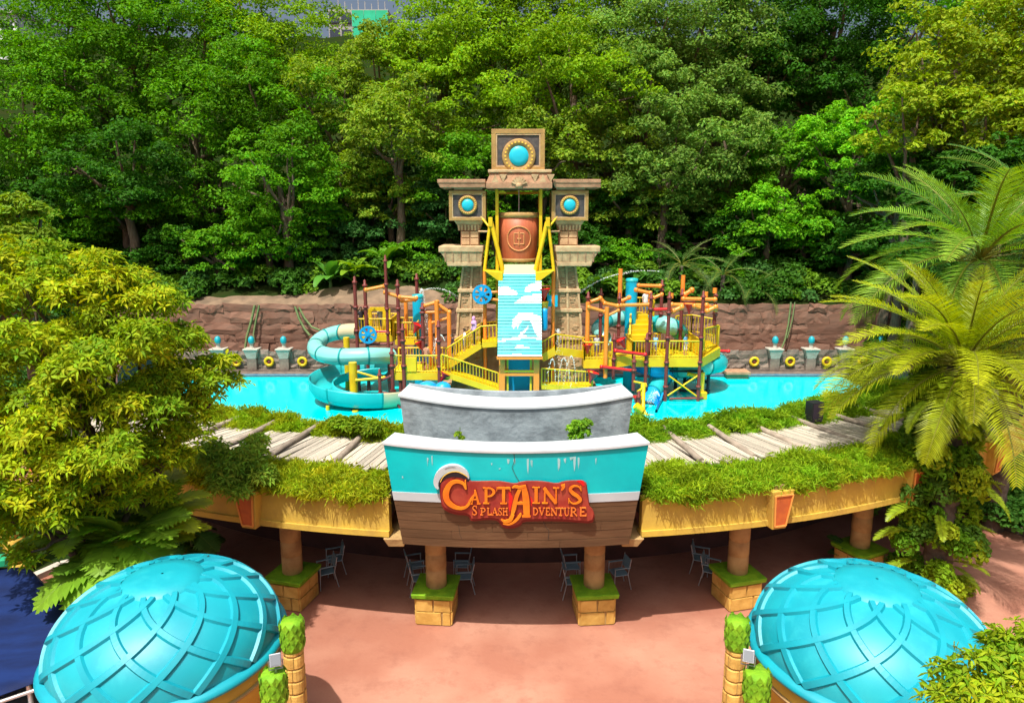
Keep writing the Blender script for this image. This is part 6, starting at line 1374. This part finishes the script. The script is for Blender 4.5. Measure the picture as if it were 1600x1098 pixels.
banana(602, 400, 49.0, 'tall banana-like plant with pale upright leaves left of the bucket tower', 7, 2.4, (.12, .28, .03), 3)
banana(1005, 455, 47.2, 'large-leaved plant in the shade behind the tall blue cylinder', 10, 1.9, (.05, .15, .02), 4)
banana(935, 462, 46.8, 'low large-leaved plant beside the right stone pylon', 9, 1.6, (.08, .2, .02), 5)
# ------------------------------------------------------------------ epiphytes on the big palm
rng = np.random.default_rng(21); n = 120; Cs = []; Rs = []
for i in range(n):
    z = rng.uniform(.1, 5.6) if i < 100 else rng.uniform(4.6, 6.0); a = rng.uniform(0, 2 * pi); rr = rng.uniform(.35, .85) * (1.15 - .04 * z); r = rng.uniform(.2, .42)
    Cs.append((GP.x + .1 + rr * cos(a) - (.05 * z), GP.y + rr * sin(a), z)); Rs.append((r, r, r * 1.1))
C = np.array(Cs); R = np.array(Rs); P, d, j = on_lobes(C, R, np.arange(n), 22000, rng, low=-.6); N = d * .6 + rng.normal(size=P.shape) * .5 + np.array([0, -.1, .3])
bc = np.array([(.20, .36, .014), (.12, .28, .014), (.30, .41, .018), (.10, .22, .025)])[np.arange(n) % 4]
V, F, Cc = leaves(P, N, .17, .075, bc[j] * rng.uniform(.7, 1.3, (len(j), 1)), rng, 'hex')
t = thing('trunk_creeper', 'leafy creepers wrapping the trunk of the big arching palm', 'creeper', GP); o = inst('foliage', np_mesh('foliage', V, F, M['leaf'], Cc), t, -GP)
fv = [frond_mesh('fern', 1.15, .9 + .3 * i, 24, .2, .05, (.21, .37, .018), rng, hang=.25) for i in range(3)]
for i in range(64):
    z = rng.uniform(1.0, 5.4) if i < 24 else rng.uniform(4.4, 5.8); a = rng.uniform(pi * .95, 2.05 * pi) if rng.random() < .8 else rng.uniform(0, pi); s = rng.uniform(.7, 1.35)
    inst('fern_frond', fv[i % 3], t, (.45 * cos(a) - .05 * z, .45 * sin(a), z), (0, -rng.uniform(.1, .9), a), (s, s, s))
# ------------------------------------------------------------------ hedges on the pavilion (feathery)
def hedge(label, s, r0, r1, zb, zt, a_in, a_out, n_cl, per, col, seed, spill=0.0, Lb=.27):
    rng = np.random.default_rng(seed); V = []; 
    a = radians(a_in) + (radians(a_out) - radians(a_in)) * rng.random(n_cl); q = rng.random(n_cl); r = r0 + (r1 - r0) * q
    z = zb + (zt - zb) * (np.sin(pi * np.clip(.15 + .7 * q, 0, 1)) ** .8) * (.72 + .28 * np.sin(a * 61 + s) * np.sin(a * 23 + 1)) * rng.uniform(.35, 1.15, n_cl)
    sp = rng.random(n_cl) < spill; r = np.where(sp, r1 + rng.uniform(.0, .10, n_cl), r); z = np.where(sp, zb + .12 - rng.uniform(-.1, .34, n_cl) * rng.random(n_cl) * (.5 + .5 * np.sin(a * 47)), z)
    cx = RCX + s * r * np.sin(a); cy = RCY - r * np.cos(a); cc = np.array(col)[None] * rng.uniform(.72, 1.28, (n_cl, 1)); cc[:, 0] *= rng.uniform(.8, 1.25, n_cl)
    j = np.repeat(np.arange(n_cl), per); n = len(j); d = rng.normal(size=(n, 3)); d[:, 2] = np.abs(d[:, 2]) * 1.1 + .1; d[:, 1] -= .25; d = unit(d)
    P0 = np.c_[cx[j], cy[j], z[j]] + rng.normal(size=(n, 3)) * np.array([.09, .09, .05]); l = (Lb * rng.uniform(.5, 1.2, n))[:, None]
    sd = unit(np.cross(d, rng.normal(size=(n, 3)))); w = .011
    m = P0 + d * l * .55; tip = P0 + d * l + np.array([0, 0, -1]) * l * rng.uniform(.1, .55, (n, 1))
    VV = np.stack([P0 - sd * w * .6, P0 + sd * w * .6, m + sd * w, tip, m - sd * w], 1).reshape(-1, 3)
    F = np.arange(n * 5).reshape(n, 5); col_ = np.repeat(cc[j] * rng.uniform(.8, 1.2, (n, 1)), 5, 0)
    c0 = rp((r0 + r1) / 2, s * radians((a_in + a_out) / 2), zb); o = inst('hedge', np_mesh('hedge', VV - np.array(c0), F, M['leaf'], col_), None, c0); tag(o, label, 'hedge')
    return o
hedge('feathery yellow-green hedge spilling over the ochre fascia beside the sailor cap', -1, 22.95, 24.16, 3.62, 4.04, 7.4, 30, 620, 120, (.33, .41, .014), 1, .24)
hedge('feathery yellow-green hedge spilling over the ochre fascia towards the big palm', 1, 22.95, 24.16, 3.62, 4.08, 7.4, 32, 660, 120, (.25, .40, .014), 2, .24)
hedge('low green hedge along the pool side of the roof beside the open flume', -1, 19.7, 21.1, 3.56, 4.22, 7.0, 40, 700, 110, (.27, .39, .012), 3, .08)
hedge('low green hedge along the pool side of the roof below the end deck', 1, 19.7, 21.2, 3.56, 4.42, 7.0, 44, 760, 110, (.19, .36, .014), 4, .08)
def whorls(C, R, nw, rng, l0, l1, wr, base, dk, low=-.35, inner=.6, m=6):
    ID = np.arange(len(C)); P, d, j = on_lobes(C, R, ID, nw, rng, low=low, inner=inner)            # shoot tips; each carries a whorl of leaves
    ax = unit(d * .7 + rng.normal(size=P.shape) * .35 + np.array([0, -.1, .6])); Vs = []; Cc = []
    base = np.array(base); dk = np.array(dk); mixk = rng.random(len(C)) ** 1.6
    e1 = unit(np.cross(ax, rng.normal(size=P.shape))); e2 = np.cross(ax, e1)
    for k in range(m):
        a = 2 * pi * k / m + rng.uniform(-.3, .3, nw); dr = unit(e1 * np.cos(a)[:, None] + e2 * np.sin(a)[:, None] + ax * rng.uniform(-.05, .6, (nw, 1))); sd = unit(np.cross(dr, ax)); up = np.cross(sd, dr)
        l = rng.uniform(l0, l1, (nw, 1)); w = l * rng.uniform(wr * .85, wr * 1.2, (nw, 1)); p0 = P + dr * l * .12
        Vs.append(np.stack([p0, p0 + dr * l * .35 + sd * w * .5 + up * w * .15, p0 + dr * l * .7 + sd * w * .4 + up * w * .1, p0 + dr * l - np.array([0, 0, 1]) * l * .22, p0 + dr * l * .7 - sd * w * .4 + up * w * .1, p0 + dr * l * .35 - sd * w * .5 + up * w * .15], 1))
        col = (base * (1 - mixk[j])[:, None] + dk * mixk[j][:, None]) * rng.uniform(.72, 1.25, (nw, 1)); col[:, 0] *= rng.uniform(.8, 1.3, nw); Cc.append(np.repeat(col, 6, 0))
    V = np.concatenate([q.reshape(-1, 3) for q in Vs]); return V, np.arange(len(V)).reshape(-1, 6), np.concatenate(Cc)
# broad-leaved patches near the hull end on the rear hedge
def bush(label, C, R, n, L, W, col, seed, name='shrub', cat='shrub', shape='hex', low=-.3, stem=None, mt='leaf', warm=.0, amp=.2):
    rng = np.random.default_rng(seed); C = np.array(C, float); R = np.array(R, float); ID = np.arange(len(C)); P, d, j = on_lobes(C, R, ID, n, rng, low)
    N = d * .6 + rng.normal(size=P.shape) * .42 + np.array([0, 0, .45]); V, F, Cc = leaves(P, N, L, W, tint(col, j, ID, rng, n, amp, .2, warm), rng, shape)
    b0 = Vector(stem if stem is not None else (C[:, 0].mean(), C[:, 1].mean(), C[:, 2].min() - R[0, 2])); t = thing(name, label, cat, b0); inst('foliage', np_mesh('foliage', V - np.array(b0), F, M[mt], Cc), t)
    return t, b0
def ball(u, v, Y, r): p = at(u, v, Y); return (p.x, p.y, p.z), (r, r, r * .8)
for lab, L_, n, sz_, W_, col, sd, st in (('small bright weed growing in front of the grey bulwark', [ball(903, 666, 16.2, .2), ball(916, 662, 16.2, .15), ball(892, 670, 16.15, .14), ball(900, 682, 16.2, .2), ball(912, 676, 16.2, .18)], 700, .12, .055, (.17, .36, .02), 31, (at(903, 670, 16.2).x, 16.2, 3.6)), ('tiny weed sprouting by the cap edge below the grey bulwark', [ball(716, 679, 15.9, .1), ball(722, 684, 15.9, .07)], 110, .1, .045, (.2, .33, .02), 32, (at(716, 680, 15.9).x, 15.9, 3.6)),
                                   ('leafy clump at the hull corner of the rear hedge', [ball(556, 665, 18.3, .35), ball(580, 672, 18.2, .3), ball(530, 662, 18.5, .3)], 900, .2, .06, (.17, .28, .012), 33, None)):
    t, b0 = bush(lab, [q[0] for q in L_], [q[1] for q in L_], n, sz_, W_, col, sd)
    if st: 
        b = MB(); b.tube([Vector(st) - b0, Vector((0, 0, .35)) if st[2] < b0.z else Vector((0, 0, .3))], .012, 5); b.build('stem', M['vine'], t, local=True)
L_ = [ball(390, 712, 15.6, .42), ball(362, 735, 15.3, .45), ball(330, 715, 15.6, .5), ball(412, 742, 15.2, .3), ball(378, 768, 15.0, .28), ball(345, 760, 15.0, .35), ball(402, 690, 16.0, .25)]
t = thing('roof_shrub', 'whorled green shrub on the roof edge between hedge and spreading tree', 'shrub', (L_[1][0][0], L_[1][0][1], 3.5)); V, F, Cc = whorls(np.array([q[0] for q in L_]), np.array([q[1] for q in L_]), 900, np.random.default_rng(34), .1, .2, .27, (.27, .42, .04), (.16, .32, .03), inner=.35); inst('foliage', np_mesh('foliage', V - np.array(t.location), F, M['leaf'], Cc), t)
b = MB(); [b.tube([(0, 0, 0), Vector(q[0]) - t.location], .015, 5) for q in L_]; b.build('stem', M['bark'], t, local=True)
# ------------------------------------------------------------------ big near tree on the left
rng = np.random.default_rng(50); NB = at(120, 560, 13.5)
spec = [(40, 470, 13.6, 1.25), (120, 450, 13.8, 1.2), (190, 480, 14.0, 1.1), (60, 560, 12.8, 1.3), (160, 560, 13.0, 1.25), (240, 545, 13.8, 1.0), (290, 600, 14.2, .8), (330, 580, 14.6, .55), (360, 600, 14.8, .35), (30, 660, 12.2, 1.2), (130, 660, 12.3, 1.2), (220, 640, 13.0, 1.05), (270, 690, 13.6, .8), (60, 760, 11.9, 1.0), (150, 760, 12.0, .85), (230, 740, 12.8, .8), (20, 830, 11.8, .6), (90, 810, 11.8, .55), (190, 785, 12.4, .45), (245, 775, 13.2, .4), (50, 870, 11.9, .35), (150, 720, 11.7, .8), (40, 720, 11.6, .8), (-60, 560, 12.8, 1.4), (-60, 720, 12.0, 1.3), (300, 640, 14.0, .6), (20, 410, 14.2, .7), (90, 412, 14.4, .6)]
Cs = []; Rs = []
for (u, v, Y, r) in spec:
    c = np.array(at(u, v, Y)); m = 13; q = rng.normal(size=(m, 3)); q[:, 2] = np.abs(q[:, 2]) - .35; q = unit(q)
    Cs.append(c + q * r * rng.uniform(.45, .9, (m, 1)) * np.array([1, 1, .8])); rr = r * .36 * rng.uniform(.7, 1.3, m); Rs.append(np.c_[rr, rr, rr * .75])
C = np.concatenate(Cs); R = np.concatenate(Rs); ID = np.arange(len(C))
V, F, Cc = whorls(C, R, 9800, rng, .10, .20, .29, (.36, .46, .010), (.15, .30, .012))
gb = Vector((at(120, 700, 13.2).x, 13.2, 0)); t = thing('spreading_tree', 'wide yellow-green spreading tree beside the tarp and roof end', 'tree', gb)
inst('crown', np_mesh('crown', V - np.array(gb), F, M['leaf'], Cc), t)
b = MB(); limb(b, (0, 0, -.2), (.2, .1, 3.2), .28, .2, rng)
for (u, v, Y, r) in spec:
    e = at(u, v, Y) - gb; st_ = (.2 + rng.uniform(-.1, .1), .1, rng.uniform(2.2, 3.4)); mid = ((e.x + st_[0]) / 2 + rng.normal(0, .3), (e.y + st_[1]) / 2, (e.z + st_[2]) / 2 + .5); limb(b, st_, mid, .11, .06, rng, 3); limb(b, mid, (e.x, e.y, e.z + r * .3), .06, .02, rng, 4, .3)
b.build('trunk', M['bark'], t, local=True)
# darker tree tops beyond it
for (u, v, ru, rv, Y, kind, wh) in ((20, 370, 65, 60, 22, 'olive', 'peeping over the wide spreading tree'), (-40, 470, 90, 90, 20, 'olive', 'behind the wide spreading tree')):
    forest_tree(u, v, ru, rv, Y, kind, wh, 6000, .2, .1, name='side_tree')
# cut-leaf plants below it
rng = np.random.default_rng(61)
def rosette(u, v, z, label, n, L, ll, lw, col, seed, el=(.2, 1.1), drp=1.0, Y=None):
    r = np.random.default_rng(seed); p = onz(u, v, z) if Y is None else at(u, v, Y); z = p.z; t = thing('cut_leaf_plant', label, 'plant', (p.x, p.y, 0)); vr = [frond_mesh('leaf_frond', L, drp * (.7 + .3 * i), 13, ll, lw, np.array(col) * (.85 + .15 * i), r, vee=.1, sweep=.35, hang=.3, rib=(.16, .26, .03)) for i in range(3)]
    for i in range(n):
        s = r.uniform(.7, 1.15); inst('leaf_frond', vr[i % 3], t, (r.normal(0, .1), r.normal(0, .1), z + r.uniform(-.2, .35)), (r.normal(0, .15), -r.uniform(*el), i * 2.4 + r.normal(0, .2)), (s, s, s))
    b = MB(); b.tube([(0, 0, -.1), (.03, .02, z * .5), (0, 0, z + .2)], [.08, .06, .05], 7); b.build('stem', M['vine'], t, local=True)
rosette(185, 855, 2.5, 'large cut-leaf plant drooping right above the tarp-side dome', 24, 1.3, .5, .17, (.14, .32, .02), 1, Y=12.6)
rosette(245, 825, 2.6, 'yellowish cut-leaf plant between the spreading tree and the first column', 20, 1.15, .4, .13, (.28, .42, .02), 2, Y=13.4)
rosette(165, 905, 1.7, 'dark cut-leaf plant low behind the navy tarp corner', 18, 1.0, .42, .15, (.10, .26, .02), 3, Y=12.4)
rosette(120, 850, 1.6, 'cut-leaf plant beside the ochre bamboo-style post', 16, 1.1, .36, .13, (.17, .36, .02), 4, Y=13.0)
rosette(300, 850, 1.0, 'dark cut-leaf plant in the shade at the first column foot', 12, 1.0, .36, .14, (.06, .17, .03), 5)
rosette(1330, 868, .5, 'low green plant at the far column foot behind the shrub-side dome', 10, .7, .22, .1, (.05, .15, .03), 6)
L_ = [ball(60, 800, 16.5, .8), ball(150, 820, 17, .8), ball(-20, 830, 16, .8), ball(230, 800, 18, .7)]
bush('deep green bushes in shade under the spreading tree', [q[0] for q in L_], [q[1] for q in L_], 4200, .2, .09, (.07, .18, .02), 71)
L_ = [ball(1560, 800, 21.0, .7), ball(1600, 815, 20.4, .7), ball(1540, 770, 22, .8), ball(1600, 770, 21.5, .9), ball(1660, 800, 20.5, .9)]
bush('dark glossy shrubs behind the kerb at the plaza edge by the big palm', [q[0] for q in L_], [q[1] for q in L_], 4200, .2, .1, (.08, .22, .03), 72)
rosette(215, 865, 0, 'dense cut-leaf plant filling the gap under the spreading tree above the dome', 20, 1.1, .4, .14, (.16, .34, .02), 9, Y=12.9)
# near shrub in front of the right dome
L_ = [ball(1490, 1060, 6.2, .22), ball(1530, 1040, 6.2, .24), ball(1570, 1020, 6.3, .26), ball(1600, 1060, 6.1, .3), ball(1540, 1090, 6.0, .3), ball(1470, 1095, 6.1, .2), ball(1620, 1010, 6.3, .3), ball(1500, 1120, 6.0, .3), ball(1590, 1110, 6.0, .35), ball(1560, 995, 6.4, .12)]
b0 = Vector((at(1560, 1090, 6.1).x, 6.1, 0)); t = thing('front_shrub', 'bright yellow-green leafy shrub overlapping the shrub-side dome', 'shrub', b0)
V, F, Cc = whorls(np.array([q[0] for q in L_]), np.array([q[1] for q in L_]), 520, np.random.default_rng(73), .07, .15, .26, (.30, .42, .012), (.15, .30, .012), low=-.6, inner=.3, m=7); inst('foliage', np_mesh('foliage', V - np.array(b0), F, M['leaf'], Cc), t)
b = MB(); rng = np.random.default_rng(3); limb(b, (0, 0, 0), (0, 0, 5.0), .07, .045, rng)
for q in L_: e = Vector(q[0]) - b0; limb(b, (0, 0, 4.6), (e.x, e.y, e.z), .03, .012, rng)
b.build('stem', M['bark'], t, local=True)
# ================================================================== people
def person(loc, rz, label, top, bottom, hair, skin=(.36, .2, .13), H=1.6, arms='down', scarf=None, bare=False, sit=False):
    """one continuous body from a skinned skeleton; clothing by face height"""
    k = H / 1.7; t = thing('person', label, 'person', loc, rz)
    J = [(0, 0, .92), (0, .01, 1.12), (0, .02, 1.32), (0, .01, 1.46), (0, -.01, 1.54)]; Rr = [.13, .12, .14, .06, .055]; E_ = [(0, 1), (1, 2), (2, 3), (3, 4)]
    for s in (-1, 1):
        n = len(J); J += [(s * .16, .02, 1.38), (s * .22, .03, 1.14), (s * .21, -.08 if arms != 'out' else -.26, .94 if arms != 'out' else 1.16), (s * .21, -.11 if arms != 'out' else -.36, .86 if arms != 'out' else 1.2)]; Rr += [.06, .043, .034, .035]; E_ += [(2, n), (n, n + 1), (n + 1, n + 2), (n + 2, n + 3)]
        n = len(J)
        J += [(s * .09, 0, .84), (s * .1, -.02 - .03 * s, .47), (s * .1, .03, .08), (s * .11, -.1, .04)]; Rr += [.1, .065, .05, .04]; E_ += [(0, n), (n, n + 1), (n + 1, n + 2), (n + 2, n + 3)]
    me = bpy.data.meshes.new('body'); me.from_pydata([(x * k, y * k, z * k) for x, y, z in J], E_, []); o = bpy.data.objects.new('body_tmp', me); COL.objects.link(o)
    m = o.modifiers.new('skin', 'SKIN'); m.use_smooth_shade = True
    for i, v in enumerate(me.skin_vertices[0].data): v.radius = (Rr[i] * k, Rr[i] * k * .85); v.use_root = (i == 0)
    s_ = o.modifiers.new('sub', 'SUBSURF'); s_.levels = 2; s_.render_levels = 2
    dg = bpy.context.evaluated_depsgraph_get(); bm_ = bpy.data.meshes.new_from_object(o.evaluated_get(dg)); bpy.data.objects.remove(o)
    bm_.materials.clear()
    for nm, c in (('skin_' + label[:8], skin), ('top_' + label[:8], skin if bare else top), ('trousers_' + label[:8], bottom)): bm_.materials.append(mat(nm, c, .7))
    for p in bm_.polygons:
        z = p.center.z / k; x = abs(p.center.x) / k
        p.material_index = 1 if (.9 < z < 1.45 and (x < .19 or z > (1.0 if scarf else 1.2))) else (2 if (.1 if scarf else .45) < z <= .96 and x < .2 and not (x > .175 and z > .8) else 0)
        p.use_smooth = True
    body = inst('body', bm_, t); body.name = 'body'
    skm = bm_.materials[0]; hm = mat('hair_' + label[:8], scarf or hair, .7)
    b = MB(); hc = Vector((0, -.015 * k, 1.60 * k)); n = 14; pr = []
    for i in range(11):
        th = pi * i / 10; pr.append((max(.002, sin(th) * .078 * (1 - .12 * (1 - cos(th)) / 2 * 0)), -cos(th) * .112))
    b.lathe((0, 0, 0), pr, n, cap=False); b.v = [(hc.x + x * k, hc.y + y * 1.15 * k, hc.z + z * k) for x, y, z in b.v]
    for q in (-1, 1):
        b.lathe((hc.x + q * .08 * k, hc.y + .01 * k, hc.z), [(.002, -.03 * k), (.014 * k, 0), (.002, .03 * k)], 6)
    b.lathe((hc.x, hc.y - .092 * k, hc.z - .012 * k), [(.014 * k, -.02 * k), (.011 * k, 0), (.003, .028 * k)], 6); hd = b.build('head', skm, t, local=True)
    b = MB()
    for q in (-1, 1): b.lathe((hc.x + q * .03 * k, hc.y - .082 * k, hc.z + .012 * k), [(.002, -.008 * k), (.01 * k, 0), (.002, .008 * k)], 6)
    b.box((hc.x, hc.y - .083 * k, hc.z - .052 * k), (.04 * k, .012 * k, .008 * k)); b.build('face_marks', M['navy'], hd, local=True)
    b = MB(); vs = []; fs = []; rows = 8
    for i in range(rows + 1):
        th = pi * i / rows * (.62 if not scarf else .8)
        for q in range(16):
            a = 2 * pi * q / 16; front = max(0, -sin(a)); tt = th * (1 - (.45 if not scarf else .3) * front); r = sin(tt) * .089 * k
            vs.append((hc.x + r * cos(a), hc.y + .006 * k + r * 1.15 * sin(a), hc.z + cos(tt) * .124 * k - (.05 * k * max(0, i - 5) / 3 if scarf else 0)))
    b.add(vs, [(i * 16 + q, i * 16 + (q + 1) % 16, (i + 1) * 16 + (q + 1) % 16, (i + 1) * 16 + q) for i in range(rows) for q in range(16)], True); b.build('headscarf' if scarf else 'hair', hm, t, local=True)
    if scarf:
        b = MB(); b.lathe((0, 0, 0), [(.1 * k, 1.5 * k), (.15 * k, 1.44 * k), (.19 * k, 1.36 * k), (.2 * k, 1.3 * k)], 16, cap=False); b.v = [(x, y * .8 + .0, z) for x, y, z in b.v]; b.build('scarf_drape', hm, t, local=True)
    return t
p = BL.lerp(TR_, .78); person((p.x, p.y + .6, p.z + .11), radians(-60), 'person in lilac headscarf and top with dark trousers climbing the yellow stairs', (.5, .36, .6), (.03, .02, .03), (.02, .02, .02), H=1.6, scarf=(.62, .3, .62))
p = BL.lerp(TR_, .5); person((p.x, p.y + .75, p.z + .11), radians(-70), 'child in white shirt following on the yellow stairs', (.7, .7, .72), (.25, .25, .28), (.02, .015, .01), H=1.25)
p = BL.lerp(TR_, .16); person((p.x, p.y + .6, p.z + .11), radians(-70), 'person in a dark outfit at the foot of the yellow stairs', (.05, .03, .04), (.03, .03, .04), (.02, .015, .01), H=1.4)
p = at(667, 583, 35.9); person((p.x, 35.9, zL1), radians(160), 'bare-chested boy with dark hair standing on the lower deck', (.4, .2, .1), (.05, .08, .2), (.012, .01, .01), skin=(.42, .22, .14), H=1.45, bare=True)
p = at(565, 515, 39.0); person((p.x, 39.0, zL2), radians(30), 'person in black top at the start of the round tube slide', (.02, .02, .025), (.05, .06, .1), (.012, .01, .01), H=1.55, arms='out')
p = at(595, 520, 39.4); person((p.x, 39.4, zL2), radians(-20), 'person in grey shirt standing under the yellow entry arch', (.4, .42, .45), (.04, .04, .05), (.012, .01, .01), H=1.5)
p = at(1007, 520, 39.8); person((p.x, 39.8, at(1000, 497, 39).z), radians(10), 'person in white top waiting on the top yellow landing', (.65, .65, .65), (.1, .2, .35), (.012, .01, .01), H=1.55)
p = at(1070, 560, 36.9); person((p.x, 36.9, zR2), radians(40), 'child in blue and white swimwear on the end deck', (.1, .35, .6), (.6, .62, .65), (.012, .01, .01), H=1.2)
p = at(1023, 560, 37.0); person((p.x, 37.0, zR1), radians(-30), 'child in light blue shirt behind the long deck railing', (.25, .5, .7), (.1, .15, .3), (.012, .01, .01), H=1.2)
p = at(932, 562, 36.8); person((p.x, 36.8, zR3), radians(0), 'child in grey shirt on the small deck beside the pylon', (.5, .5, .52), (.1, .1, .15), (.012, .01, .01), H=1.25)
